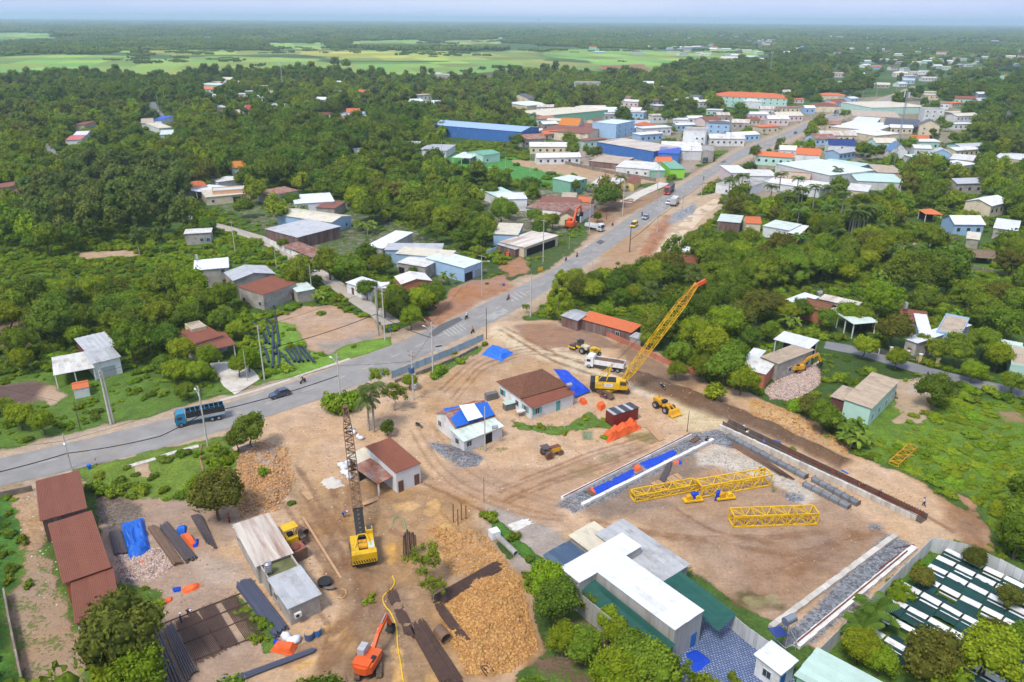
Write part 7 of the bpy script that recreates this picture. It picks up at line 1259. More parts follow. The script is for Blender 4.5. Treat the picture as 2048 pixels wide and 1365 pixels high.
truss('yellow lattice section lying alone nearest the gravel strip',(1466,1056),(1634,1050),2.2,1.9,8);truss('high right part of the pair of joined yellow lattice sections',(1402,996),(1541,972),2.1,2.0,7);truss('low left part of the pair of joined yellow lattice sections',(1270,1006),(1396,982),1.9,1.1,6);truss('thin yellow lattice piece in the weeds on the right',(1796,936),(1834,901),1.6,.6,6,yel_o,.1,.07)
for i,(px,py) in enumerate([(1385,1003),(1450,998)]):
    x,y=G(px,py);t=thing('hoist_trolley',['yellow hoist unit wrapped in blue sheet below the lattice joint','yellow winch frame with blue corners below the high lattice section'][i],'winch',(x,y,0),.2);MB().box((0,0,.35),(3.2,1.2,.25)).build('frame',yel,t);MB().cyl((-.6,-.4,.8),(-.6,.4,.8),.5,12).build('drum',yel_o,t);MB().cyl((.8,-.4,.75),(.8,.4,.75),.4,12).build('motor',yel,t)
    c_=cloth('cover','',[(px-8 if i == 0 else px-24,py+2),(px+14 if i == 0 else px-12,py-1),(px+12 if i == 0 else px-12,py-9),(px-8 if i == 0 else px-22,py-7)],tarp_d,1.2,fold=.3);c_.location=(c_.location.x-x,c_.location.y-y,0);c_.parent=t;c_.rotation_euler=(0,0,-.2)
    for k in ('label','category'):
        if k in c_:del c_[k]
for i,px in enumerate([[(1300,968),(1355,948),(1368,958),(1318,978)],[(1318,962),(1337,925),(1345,927),(1330,970)],[(1415,945),(1440,938),(1450,955),(1425,960)],[(1290,855),(1304,852),(1330,880),(1318,884)]]):
    P_=PG(*px);o=thing('timber_platform',['plank platform behind the low lattice section','dark steel plate leaning on the plank platform','loose boards behind the high lattice section','long board lying beside the orange tarpaulin heap'][i],'boards',(*P_[0],0));n=6 if i != 1 else 1
    for k in range(n):
        f=lambda u,v:[P_[0][q]+(P_[1][q]-P_[0][q])*u+((P_[3][q]-P_[0][q])+(P_[2][q]-P_[3][q]-P_[1][q]+P_[0][q])*u)*v-P_[0][q] for q in (0,1)]
        MB().prism([f(k/n+.01,0),f((k+1)/n-.01,0),f((k+1)/n-.01,1),f(k/n+.01,1)],.06+.03*(k % 2)+(.25 if i == 1 else 0),.14+.03*(k % 2)+(.25 if i == 1 else 0)).build('plank',steel_d if i == 1 else timber,o)
# yard tiles, chequered print
tm_=bpy.data.materials.new('yard_tiles_print');tm_.use_nodes=True;t_=tm_.node_tree;b_=t_.nodes['Principled BSDF'];tcx=t_.nodes.new('ShaderNodeTexCoord');mpx=t_.nodes.new('ShaderNodeMapping');mpx.inputs['Rotation'].default_value=(0,0,.65);br_=t_.nodes.new('ShaderNodeTexBrick');br_.offset=.5;br_.inputs['Scale'].default_value=1.6;br_.inputs['Brick Width'].default_value=.7;br_.inputs['Row Height'].default_value=.5;br_.inputs['Mortar Size'].default_value=.1
br_.inputs['Color1'].default_value=(*C(150,165,195),1);br_.inputs['Color2'].default_value=(*C(110,130,165),1);br_.inputs['Mortar'].default_value=(*C(60,72,105),1);t_.links.new(tcx.outputs['Object'],mpx.inputs[0]);t_.links.new(mpx.outputs[0],br_.inputs['Vector']);t_.links.new(br_.outputs['Color'],b_.inputs['Base Color']);b_.inputs['Roughness'].default_value=.5
slab('tiled_yard',[(1380,1245),(1440,1222),(1580,1330),(1600,1400),(1420,1420),(1330,1345),(1360,1290)],tm_,.07)
# ---- shade rows
u0,u1=GV(1792,1218),GV(1895,1275);ud=(u1-u0).normalized();un=Vector((-ud.y,ud.x,0));un=un if un.dot(Vector((0,1,0))) > 0 else -un;rzu=math.atan2(ud.y,ud.x)
net_d=mat('shade_net_dark',C(30,68,66),.85,.15,.8,dirt=.3,dcol=C(48,92,84),ax=(.3,3,1));panel_w=mat('roof_panel_white',C(235,234,232),.6,.05,.8,dirt=.2,dcol=C(190,150,140))
pw_me=MB().box((0,0,0),(2.35,1.05,.05)).mesh('white_panel');pw_me.materials.append(panel_w);po_me=MB().cyl((0,0,0),(0,0,1.15),.04,6).mesh('post');po_me.materials.append(galv)
nt_me=MB()
for i in range(7):nt_me.v+= [(-1.28+i*2.56/6,-.8,-.02+.05*((i*37) % 3)),(-1.28+i*2.56/6,.8,-.45+.05*((i*23) % 3))]
nt_me.f=[(2*i,2*i+2,2*i+3,2*i+1) for i in range(6)];nt_me=nt_me.mesh('net_strip');nt_me.materials.append(net_d)
STARTS=[(1746,1278,9),(1764,1243,12),(1792,1218,14),(1819,1191,15),(1857,1176,15),(1872,1152,15),(1888,1135,14),(1905,1120,12)]
for ri,(px,py,n) in enumerate(STARTS):
    s0=GV(px,py);t=thing('shade_row',['lowest','second lowest','third lowest','fourth lowest','fourth highest','third highest','second highest','highest'][ri]+' row of white panels and green nets in the nursery','shade row',(s0.x,s0.y,0),rzu)
    for i in range(n):
        q=random.random();x=i*2.62
        o=link('white_panel',pw_me,t,(x,0,1.15));o.rotation_euler=(random.uniform(-.1,.14),random.uniform(-.04,.04),0)
        if q > .12:o=link('net_strip',nt_me,t,(x,-1.25,1.05));o.rotation_euler=(random.uniform(-.08,.08),0,math.pi)
        if q > .35:o=link('net_strip',nt_me,t,(x+.1,1.3,1.0));o.rotation_euler=(random.uniform(-.1,.1),0,0)
        link('post',po_me,t,(x-1.3,.5,0))
        if random.random() < .7:o=link('white_panel',pw_me,t,(x+.15,-1.02,1.0));o.scale=(.96,.42,1);o.rotation_euler=(random.uniform(-.5,-.2),0,0)
# ---------------------------------------------------------------- machines
orange_m=mat('machine_orange',C(225,95,40),.45,.1,1,dirt=.2,dcol=C(150,110,80));white_tx=mat('lettering_white',C(240,240,240),.6,.02);blue_tx=mat('lettering_blue',C(50,70,160),.6,.02);dirt_m=mat('load_earth',C(120,92,72),.95,.3,1.5,bump=.6,bsc=4)
def text(s,size,m,parent,loc,rot,name='lettering'):
    c=bpy.data.curves.new(name,'FONT');c.body=s;c.size=size;c.align_x='CENTER';c.align_y='CENTER';o=bpy.data.objects.new(name,c);COL.objects.link(o);dg=bpy.context.evaluated_depsgraph_get();me=bpy.data.meshes.new_from_object(o.evaluated_get(dg));bpy.data.objects.remove(o);me.materials.clear();me.materials.append(m);me.name=name
    q=link(name,me,parent,loc);q.rotation_euler=rot;return q
def crawler(t,L_,w,gap,h=.9):
    for s in (-1,1):
        mb=MB();r=h/2;prof=[(L_/2-r+math.cos(a)*r,r+math.sin(a)*r) for a in np.linspace(-math.pi/2,math.pi/2,7)]+[(-L_/2+r+math.cos(a)*r,r+math.sin(a)*r) for a in np.linspace(math.pi/2,3*math.pi/2,7)]
        mb.sideprism(prof[::-1],s*gap/2-w/2,s*gap/2+w/2);tr=mb.build('track',track_m,t);pl=MB();k=int(L_/.32)
        for i in range(k):pl.box((-L_/2+r*.6+(L_-r*1.2)*(i+.5)/k,s*gap/2,h+.02),(.2,w+.06,.06))
        pl.build('track_plates',track_m,tr,kind='stuff')
        wh=MB().cyl((L_/2-r,s*(gap/2+w/2),r),(L_/2-r,s*(gap/2+w/2+.05),r),r*.7,12).cyl((-L_/2+r,s*(gap/2+w/2),r),(-L_/2+r,s*(gap/2+w/2+.05),r),r*.7,12);wh.build('sprocket',black_m,tr)
    MB().box((0,0,h*.62),(L_*.5,gap,h*.5)).build('undercarriage',black_m,t)
def wheel(t,x,y,r,w,name='wheel'):
    o=MB().cyl((0,-w/2,0),(0,w/2,0),r,16).build(name,tyre_m,t,(x,y,r));s=1 if y > 0 else -1;MB().cyl((0,s*w*.5,0),(0,s*w*.54,0),r*.55,12).build('rim',rim_m,o);return o
def heading(a,b):A,B=Vector(G(*a)),Vector(G(*b));d=B-A;return math.atan2(d.y,d.x)
# yellow crawler crane with raised boom
x,y=G(1219,784);rz=heading((1196,780),(1245,783));t=thing('crawler_crane','yellow crawler crane with its long lattice boom raised over the wood','crane',(x,y,.05),rz)
tr_rz=heading((1193,778),(1230,798))-rz
cr=bpy.data.objects.new('lower_works',MB().cyl((0,0,.9),(0,0,1.25),1.3,20).mesh('turntable'));cr.data.materials.append(black_m);COL.objects.link(cr);cr.parent=t;cr.rotation_euler=(0,0,tr_rz)
for s in (-1,1):
    L_,w,h,gap=6.6,.95,1.0,4.4;r=h/2;prof=[(L_/2-r+math.cos(a)*r,r+math.sin(a)*r) for a in np.linspace(-math.pi/2,math.pi/2,7)]+[(-L_/2+r+math.cos(a)*r,r+math.sin(a)*r) for a in np.linspace(math.pi/2,3*math.pi/2,7)];MB().sideprism(prof[::-1],s*gap/2-w/2,s*gap/2+w/2).build('track',track_m,cr)
    k=MB()
    for i in range(18):k.box((-L_/2+.4+i*.34,s*gap/2,h+.02),(.2,w+.08,.07))
    k.build('track_plates',track_m,cr,kind='stuff')
MB().box((0,0,.65),(2.2,3.6,.5)).build('crossbeam',yel,cr)
MB().box((-.3,0,2.0),(5.6,2.9,1.45)).build('engine_house',yel,t);MB().box((-3.6,0,2.0),(1.0,3.1,1.5)).build('counterweight',black_m,t);MB().sideprism([(1.9,1.3),(3.6,1.3),(3.75,2.4),(3.2,3.3),(1.9,3.3)],-1.55,-.5).build('cab',yel,t);MB().box((2.7,-1.57,2.7),(1.3,.04,.8)).build('cab_window',glass_v,t);MB().quad((3.78,-1.5,2.4),(3.78,-.55,2.4),(3.25,-.55,3.28),(3.25,-1.5,3.28)).build('windscreen',glass_v,t)
MB().box((-.6,0,2.82),(3.6,2.2,.15)).build('deck',black_m,t);MB().box((-.3,-1.47,2.15),(1.7,.03,.8)).build('side_panel',wht,t);text('CHO THUÊ CẨU',.42,white_tx,t,(-2.1,-1.47,2.4),(math.pi/2,0,0));text('SCX',.5,blue_tx,t,(-.3,-1.5,2.15),(math.pi/2,0,0))
for s in (-.8,.8):MB().beam((-.8,s,2.8),(.2,s*.6,6.2),.16).beam((-2.6,s,2.8),(.2,s*.6,6.2),.12).build('gantry',yel,t)
# boom end from measured tip
tipx,tipy=1398,562;best=None
for hh in np.arange(14,32,.5):
    X_,Y_=G(tipx,tipy,hh);dd=math.hypot(X_-x,Y_-y);
    if best is None or abs(math.atan2(Y_-y,X_-x)-rz) < best[0]:best=(abs(math.atan2(Y_-y,X_-x)-rz),hh,X_,Y_)
TIP=Matrix.Rotation(-rz,3,'Z') @ (Vector((best[2],best[3],best[1]))-Vector((x,y,.05)));foot=Vector((2.6,.4,2.3));d=TIP-foot
up_=(0,0,1);lattice(t,'boom_section',foot,foot+d*.12,.9,1.5,.5,1.5,2,yel,.14,.08);lattice(t,'boom_section',foot+d*.12,foot+d*.46,1.5,1.5,1.5,1.5,7,yel,.13,.075);lattice(t,'boom_section',foot+d*.46,foot+d*.78,1.5,1.5,1.5,1.5,7,yel,.13,.075);lattice(t,'boom_section',foot+d*.78,foot+d*.97,1.5,.7,1.5,.6,4,yel_o,.14,.08)
hd=foot+d*.95;MB().beam(hd,hd+d*.045+Vector((1.4,0,.3)),.8,.6).build('boom_head',orange_m,t);pk=Vector((.2,0,6.2));cb=MB()
for s in (-.5,.5):cb.beam(pk+Vector((0,s,0)),foot+d*.95+Vector((0,s*.6,.5)),.05)
cb.build('pendant_cable',wire_m,t,kind='stuff');
hk=MB();hp=hd+d*.04+Vector((1.3,0,0));hk.beam(hp,foot+d*.30+Vector((-.9,1.4,1)),.045) ;hk.build('hoist_rope',wire_m,t)
# drilling crane at the bottom: rusty lattice boom laid forward
x,y=G(727,1112);rz=heading((731,1130),(712,1020));t=thing('drilling_crane','yellow crawler crane with a long rusty lattice boom in the mud','crane',(x,y,.1),rz);crawler(t,4.9,.7,2.9,.9)
MB().box((-.2,1.15,1.75),(3.9,1.0,1.3)).build('side_house',yel,t);MB().box((-.2,-1.15,1.75),(3.9,1.0,1.3)).build('side_house',yel,t);MB().box((-2.55,0,1.75),(1.0,3.5,1.6)).build('counterweight',yel,t);MB().box((0,0,1.35),(4,1.3,.3)).build('deck',black_m,t);MB().cyl((-.4,-.6,1.9),(-.4,.6,1.9),.45,12).build('winch_drum',yel_o,t);MB().cyl((.7,-.6,1.8),(.7,.6,1.8),.38,12).build('winch_drum',yel_o,t);MB().sideprism([(1.6,1.1),(3.0,1.1),(3.1,2.2),(2.7,3.0),(1.6,3.0)],-1.7,-.7).build('cab',yel,t);MB().box((2.3,-1.2,3.03),(.9,.7,.05)).build('roof_window',glass_v,t);MB().box((-.9,-1.15,2.42),(1.5,.8,.05)).build('access_plate',RM['mint'],t)
MB().beam((-1.2,1.2,2.4),(.4,.5,3.4),.14).beam((-1.2,-1.2,2.4),(.4,-.5,3.4),.14).beam((.4,.5,3.4),(.4,-.5,3.4),.14).build('gantry',yel,t);st=MB()
for i in range(9):st.quad((-3.06,-1.6+i*.36,1.05),(-3.06,-1.42+i*.36,1.05),(-3.06,-1.2+i*.36,1.55),(-3.06,-1.38+i*.36,1.55))
st.build('warning_stripes',black_m,t,kind='stuff')
foot=Vector((1.9,0,1.6));X_,Y_=G(690,812,13.5);tip=Matrix.Rotation(-rz,3,'Z') @ (Vector((X_,Y_,13.5))-Vector((x,y,.1)));d=tip-foot;bm_=MB();bm_.beam(foot,foot+d*.2,1.4,.9);bm_.build('boom_base',black_m,t);hl=MB()
for i in range(6):p=foot+d*(.02+.03*i);hl.cyl(p+Vector((0,0,.3)),p+Vector((0,0,.62)),.2,8)
hl.build('boom_holes',track_m,t,kind='stuff')
lattice(t,'boom_section',foot+d*.2,foot+d*.5,1.4,1.4,1.2,1.2,9,rusty_l,.12,.07);lattice(t,'boom_section',foot+d*.5,foot+d*.8,1.4,1.3,1.2,1.1,9,rusty_l,.12,.07);lattice(t,'boom_section',foot+d*.8,foot+d*.98,1.3,.7,1.1,.6,6,rusty_l,.12,.07);MB().beam(foot+d*.97,foot+d*1.0,.8,.9).build('boom_head',rusty_l,t)
cb=MB();cb.beam((.4,.4,3.4),foot+d*.96+Vector((0,.3,.4)),.05).beam((.4,-.4,3.4),foot+d*.96+Vector((0,-.3,.4)),.05);cb.build('pendant_cable',wire_m,t,kind='stuff')
# excavators
def excavator(label,px,py,head,swing,col,s=1.,pose=((0,.9),(1.9,3.2),(3.9,3.9),(5.1,1.8),(4.6,.6)),cabside=1,tint=None):
    x,y=G(px,py);rz=head;t=thing('excavator',label,'excavator',(x,y,gz(x,y)),rz);t.scale=(s,)*3;crawler(t,3.9,.6,2.5,.8);up=bpy.data.objects.new('upper_body',None)
    b=MB().box((0,0,0),(1,1,1));R=Matrix.Rotation(swing,3,'Z');
    def P(mb,nm,m,**k):q=mb.build(nm,m,t,**k);q.rotation_euler=(0,0,swing);return q
    P(MB().cyl((0,0,.8),(0,0,1.05),.9,16),'turntable',black_m);body=MB();pr=[(1.3,-1.2),(-1.5,-1.25),(-2.05,-.7),(-2.15,0),(-2.05,.7),(-1.5,1.25),(1.3,1.2)];body.prism(pr[::-1],1.05,2.0);P(body,'body',col);P(MB().box((-1.2,0,2.1),(1.2,1.9,.25)),'engine_cover',col);P(MB().box((-.4,-.85,2.05),(.9,.5,.3)),'tank_lid',black_m)
    cab=MB();cab.sideprism([(-.3,1.05),(1.3,1.05),(1.35,1.9),(1.0,2.85),(-.3,2.85)],cabside*.35,cabside*1.2) if cabside > 0 else cab.sideprism([(-.3,1.05),(1.3,1.05),(1.35,1.9),(1.0,2.85),(-.3,2.85)],-1.2,-.35);P(cab,'cab',tint or RM['grey']);P(MB().box((.45,cabside*1.21,2.3),(1.1,.03,.75)).quad((1.37,min(cabside*.4,cabside*1.15),1.9),(1.37,max(cabside*.4,cabside*1.15),1.9),(1.03,max(cabside*.4,cabside*1.15),2.8),(1.03,min(cabside*.4,cabside*1.15),2.8)),'cab_glass',glass_v,kind='stuff')
    q=[Vector((a+.9,0,z+.4)) for a,z in pose];P(MB().beam(q[0],q[1],.42,.55).beam(q[1]+(q[0]-q[1])*.04,q[2],.4,.5),'boom',col,kind='stuff');P(MB().beam(q[2]+(q[2]-q[3])*.12,q[3],.3,.38),'stick',col);P(MB().beam(q[0]+Vector((.3,.28,.3)),q[1].lerp(q[2],.3)+Vector((0,.28,0)),.1),'boom_ram',steel_m);P(MB().beam(q[1].lerp(q[2],.4)+Vector((0,0,.45)),q[2]+Vector((-.1,0,.5)),.12),'stick_ram',steel_m)
    e=q[3];g=q[4]-q[3];w=.5;bk=MB();pf=[Vector((0,0,.1)),Vector((.35,0,-.15)),Vector((.2,0,-.95)),Vector((-.35,0,-1.15)),Vector((-.75,0,-.7)),Vector((-.1,0,-.55))];pp_=[e+v for v in pf];n_=len(pp_);bk.add([p+Vector((0,s_*w,0)) for s_ in (-1,1) for p in pp_],[tuple(range(n_))[::-1],tuple(range(n_,2*n_))]+[(i,(i+1) % n_,(i+1) % n_+n_,i+n_) for i in range(n_)]);P(bk,'bucket',black_m);return t
excavator('orange excavator working at the bottom of the mud yard',738,1338,heading((735,1345),(738,1300)),heading((722,1325),(775,1240))-heading((735,1345),(738,1300)),orange_m,1.02,pose=((0,.9),(1.9,2.3),(4.3,2.9),(5.2,.9),(4.6,.3)))
excavator('muddy yellow excavator on the pink rubble beside the grey house',1592,744,heading((1585,748),(1602,736)),heading((1580,740),(1638,734))-heading((1585,748),(1602,736)),yel_o,.95,pose=((0,.9),(2.0,3.0),(4.3,3.6),(5.3,1.6),(5,.8)),tint=yel_o)
excavator('bright orange excavator beside the far white tipper truck',1143,458,heading((1135,458),(1150,455)),heading((1138,458),(1158,448))-heading((1135,458),(1150,455)),orange_m,1.35,pose=((0,1.2),(2.2,4.6),(4.4,4.9),(5.3,3.0),(5,2)),tint=orange_m)
# far side machines
x,y=G(583,1092);t=thing('drilling_machine','small yellow machine with a flat cab roof beside the long workshop','machine',(x,y,.05),heading((575,1095),(600,1085)));crawler(t,3.4,.5,2.0,.8);MB().box((-.3,0,1.3),(2.4,1.7,1.0)).build('body',yel,t);MB().box((0,.1,3.35),(2.2,1.7,.14)).build('cab_roof',yel,t)
for a in (-.9,.9):
    for b in (-.6,.8):MB().beam((a,b,1.8),(a,b,3.3),.1).build('cab_post',yel,t)
MB().box((0,.1,2.0),(.8,.7,.5)).build('seat',black_m,t);MB().box((1.6,-.1,.9),(.9,1.8,.9)).build('bucket',track_m,t)
x,y=G(588,1118);t=thing('steel_box','open rusty steel container behind the long workshop','container',(x,y,0),heading((568,1122),(605,1105)));MB().box((0,0,.9),(3.4,2.2,1.8)).build('shell',steel_r,t);MB().box((0,0,1.82),(3.2,2.0,.06)).build('lid',mat('lid_redbrown',C(165,95,75),.8,.2,1.5),t);MB().cyl((.3,0,1.85),(.3,0,2.05),.8,16).build('hatch',rustm,t)
def wheel_machine(nm,label,cat,px,py,rz,parts):x,y=G(px,py);t=thing(nm,label,cat,(x,y,gz(x,y)),rz);parts(t);return t
def loader(t):
    for a in (-1.5,1.3):
        for b in (-.95,.95):wheel(t,a,b,.72,.5)
    MB().box((-1.4,0,1.5),(2.4,1.4,.9)).build('engine_hood',yel_o,t);MB().box((.7,0,1.2),(1.5,1.2,.6)).build('front_frame',yel_o,t);MB().box((-.1,0,1.9),(.8,1.1,.5)).build('operator_deck',black_m,t)
    for s in (-.5,.5):MB().beam((.8,s,1.7),(2.8,s,.9),.2,.3).build('lift_arm',yel_o,t)
    b=MB();b.sideprism([(2.5,.2),(3.7,.15),(3.75,.3),(3.1,.5),(2.8,1.2),(2.5,1.3)],-1.3,1.3);b.build('bucket',yel_o,t);MB().cyl((-1.9,.2,1.9),(-1.9,.2,2.5),.07,6).build('exhaust',black_m,t)
wheel_machine('wheel_loader','muddy yellow wheel loader beyond the red container','loader',1328,820,heading((1310,812),(1345,832)),loader)
def roller(t):
    MB().cyl((1.9,-1.0,.75),(1.9,1.0,.75),.75,20).build('drum',steel_d,t);MB().beam((.6,1.15,.9),(2.6,1.15,.8),.15,.3).beam((.6,-1.15,.9),(2.6,-1.15,.8),.15,.3).beam((2.7,-1.15,.85),(2.7,1.15,.85),.15,.3).build('drum_frame',yel,t,kind='stuff')
    for b in (-.85,.85):w_=wheel(t,-1.3,b,.78,.5);
    MB().box((-1.6,0,1.55),(1.8,1.3,.8)).build('engine_hood',mat('machine_cream',C(225,215,180),.5),t);MB().box((0,0,1.35),(1.3,1.5,.5)).build('deck',yel,t)
    MB().box((-.1,0,2.75),(1.3,1.4,.1)).build('cab_roof',black_m,t);MB().box((-.1,0,2.15),(1.1,1.2,1.1)).build('cab',glass_v,t)
wheel_machine('road_roller','yellow soil compactor with a black cab next to the white tipper','roller',1160,703,heading((1172,706),(1150,698)),roller)
def fork(t):
    for b in (-.8,.8):wheel(t,.8,b,.6,.4);wheel(t,-.9,b,.5,.35)
    MB().box((-.3,0,1.1),(2.4,1.3,.8)).build('body',yel,t);MB().box((.2,0,2.0),(1.5,1.3,.1)).build('canopy',yel,t);MB().beam((.9,.5,1.4),(.9,.5,2.0),.1).build('canopy_post',yel,t)
wheel_machine('yellow_tractor','small yellow tractor just right of the soil compactor','tractor',1188,712,heading((1196,706),(1180,712)),fork)
def oldroller(t):
    MB().cyl((1.7,-.7,.55),(1.7,.7,.55),.55,18).build('front_drum',steel_r,t)
    for s in (-1,1):o=MB().cyl((-.9,s*.75,.8),(-.9,s*1.15,.8),.8,20).build('rear_roller',steel_r,t);MB().cyl((-.9,s*1.16,.8),(-.9,s*1.2,.8),.5,14).build('hub',rustm,o)
    MB().box((.3,0,1.3),(3.0,.95,.85)).build('engine_body',yel_o,t);MB().box((.6,0,1.78),(2.2,.9,.12)).build('rusted_top',rustm,t);MB().box((-1.2,0,1.5),(1.2,1.5,.4)).build('platform',steel_d,t);MB().box((-1.2,0,2.2),(1.5,1.6,.12)).build('canopy',steel_d,t);MB().beam((-1.7,.6,1.6),(-1.7,.6,2.2),.08).beam((-.7,.6,1.6),(-.7,.6,2.2),.08).build('canopy_posts',steel_d,t,kind='stuff')
wheel_machine('steam_style_roller','rusty old three wheel road roller on the open dirt','roller',1102,912,heading((1085,916),(1122,906)),oldroller)
# red container with a dark ribbed roof
x,y=G(1243,842);rz=heading((1214,850),(1272,832));t=thing('shipping_container','dark red container with a black and white ribbed roof','container',(x,y,.1),rz);red_c=mat('container_red',C(125,48,40),.6,.15,1,dirt=.2);w=MB();
for i in range(20):w.box((-2.85+i*.3,-1.2-.03*(i % 2),1.25),(.3,.06,2.4)).box((-2.85+i*.3,1.2+.03*(i % 2),1.25),(.3,.06,2.4))
w.build('corrugated_side',red_c,t,kind='stuff');MB().box((-3.0,0,1.25),(.1,2.4,2.5)).build('end_door',red_c,t);MB().box((3.0,0,1.25),(.1,2.4,2.5)).build('end_wall',red_c,t)
for i in range(9):MB().box((-2.7+i*.68,0,2.58+.02*(i % 2)),(.66,2.7,.06)).build('roof_sheet',RM['dark'] if i % 3 else RM['grey'],t)
# ---------------------------------------------------------------- road vehicles
def car_mesh(t,col,L_=4.3,w=1.75,h=1.5,van=False):
    hw=w/2;a=L_/2
    prof=[(a,.35),(a-.02,.72),(a-.75,.92),(a-1.35,.98),(-a+.1,1.0),(-a,.85),(-a,.35)] if not van else [(a,.35),(a-.02,.9),(a-.45,1.05),(-a+.05,1.1),(-a,.35)]
    b=MB();b.sideprism(prof,-hw,hw);b.build('body',col,t)
    gp=[(a-1.2,.97),(a-1.9,h-.06),(-a+.75,h),(-a+.12,1.0)] if not van else [(a-.5,1.05),(a-.9,h-.05),(-a+.1,h),(-a+.05,1.1)]
    g_=MB();n=len(gp);v=[(x,-hw*.93,z) if z < 1.2 else (x,-hw*.76,z) for x,z in gp]+[(x,hw*.93,z) if z < 1.2 else (x,hw*.76,z) for x,z in gp];g_.add(v,[(0,1,2,3),(7,6,5,4),(0,4,5,1),(1,5,6,2),(2,6,7,3)]);g_.build('glasshouse',glass_v if not van else glass_v,t)
    r_=MB();r_.box(((gp[1][0]+gp[2][0])/2,0,h+.0),(gp[1][0]-gp[2][0],w*.78,.06));r_.build('roof',col,t)
    pl=MB()
    for x_ in ((gp[1][0]+gp[2][0])/2+.1,):pl.box((x_,hw*.86,(1+h)/2),(.12,.06,h-1)).box((x_,-hw*.86,(1+h)/2),(.12,.06,h-1))
    pl.build('door_pillar',col,t,kind='stuff')
    for x_ in (a-.8,-a+.8):
        for s in (-1,1):wheel(t,x_,s*(hw-.08),.33,.22)
    for s in (-1,1):MB().box((a+.01,s*hw*.68,.68),(.06,.36,.14)).build('headlight',wht,t);MB().box((-a-.01,s*hw*.72,.8),(.06,.3,.16)).build('tail_light',orange_m,t)
    MB().box((a+.02,0,.45),(.06,w*.6,.18)).build('grille',black_m,t)
def vehicle(px,py,a,b,label,cat,nm,fn):x,y=G(px,py);t=thing(nm,label,cat,(x,y,.03),heading(a,b));fn(t);return t
paint=lambda n,c,**k:mat(n,C(*c),.25,.03,1,spec=.6,ov=.0,**k)
vehicle(560,793,(580,787),(541,798),'dark blue grey hatchback on the main road','car','car',lambda t:car_mesh(t,paint('paint_bluegrey',(82,92,116))))
vehicle(1291,438,(1299,432),(1284,443),'silver car on the main road behind the yellow van','car','car',lambda t:car_mesh(t,paint('paint_silver',(165,168,178))));vehicle(1337,408,(1344,400),(1330,412),'white car beside the grey box truck','car','car',lambda t:car_mesh(t,paint('paint_white',(230,232,235))));vehicle(1268,454,(1276,448),(1260,460),'yellow van on the main road','van','van',lambda t:car_mesh(t,paint('paint_yellow',(245,205,20)),4.6,1.8,2.1,True));vehicle(1560,281,(1568,277),(1553,284),'white car on the far stretch of the road','car','car',lambda t:car_mesh(t,paint('paint_white',(230,232,235))))
for i,(px,py) in enumerate([(1618,253),(1652,241),(1590,268)]):vehicle(px,py,(px+8,py-4),(px-8,py+4),['dark car far up the road, middle of three','dark car farthest up the road','dark car far up the road, nearest of three'][i],'car','car',lambda t:car_mesh(t,paint('paint_bluegrey',(82,92,116))))
def truck(t,L_,cabc,bed,w=2.4,cabl=1.9,bedh=1.1,hcab=2.9,axles=(None,)):
    hw=w/2;a=L_/2;c=MB();c.sideprism([(a-cabl,.55),(a,.55),(a+.02,1.5),(a-.25,hcab-.25),(a-.6,hcab),(a-cabl,hcab)],-hw,hw);cb=c.build('cab',cabc,t);MB().quad((a+.045,-hw*.88,1.55),(a+.045,hw*.88,1.55),(a-.215,hw*.85,hcab-.35),(a-.215,-hw*.85,hcab-.35)).build('windscreen',glass_v,t)
    for s in (-1,1):MB().box((a-.85,s*(hw+.01),1.95),(.9,.04,.6)).build('cab_window',glass_v,t);MB().box((a+.03,s*hw*.7,.85),(.06,.4,.2)).build('headlight',wht,t);MB().box((a-.05,s*(hw+.2),1.95),(.08,.18,.4)).build('mirror',black_m,t)
    MB().box((0,0,.75),(L_-.4,.9,.25)).build('chassis',black_m,t);MB().box((a+.03,0,1.15),(.06,w*.5,.25)).build('grille',black_m,t)
    for x_ in (a-.95,-a+1.3)+((-a+2.5,) if L_ > 8.6 else ()):
        for s in (-1,1):wheel(t,x_,s*(hw-.16),.5,.32)
    bed(t,-a,a-cabl-.12,hw)
def stake(t,x0,x1,hw):
    m1=paint('paint_truckblue',(40,130,165));L_=x1-x0;MB().box(((x0+x1)/2,0,1.1),(L_,2*hw,.15)).build('bed_floor',m1,t)
    for s in (-1,1):MB().box(((x0+x1)/2,s*(hw-.03),1.45),(L_,.06,.55)).build('lower_side',RM['grey'],t);MB().box(((x0+x1)/2,s*(hw-.02),2.3),(L_,.05,1.1)).build('side_cover',black_m,t)
    MB().box((x0+.03,0,1.9),(.06,2*hw,1.6)).build('tailgate',m1,t)
    for i in range(9):MB().box((x0+.1+(L_-.2)*i/8,0,2.92),(.08,2*hw,.08)).build('roof_bow',m1,t)
    for s in (-.35,.35):MB().box(((x0+x1)/2,s*2*hw*.9,2.95),(L_,.06,.06)).build('roof_rail',m1,t)
    MB().box(((x0+x1)/2,0,1.3),(L_-.3,2*hw-.2,.2)).build('load',black_m,t)
vehicle(402,843,(452,833),(352,853),'blue stake truck with an open framed bed on the main road','truck','truck',lambda t:truck(t,9.,paint('paint_truckblue',(40,130,165)),stake))
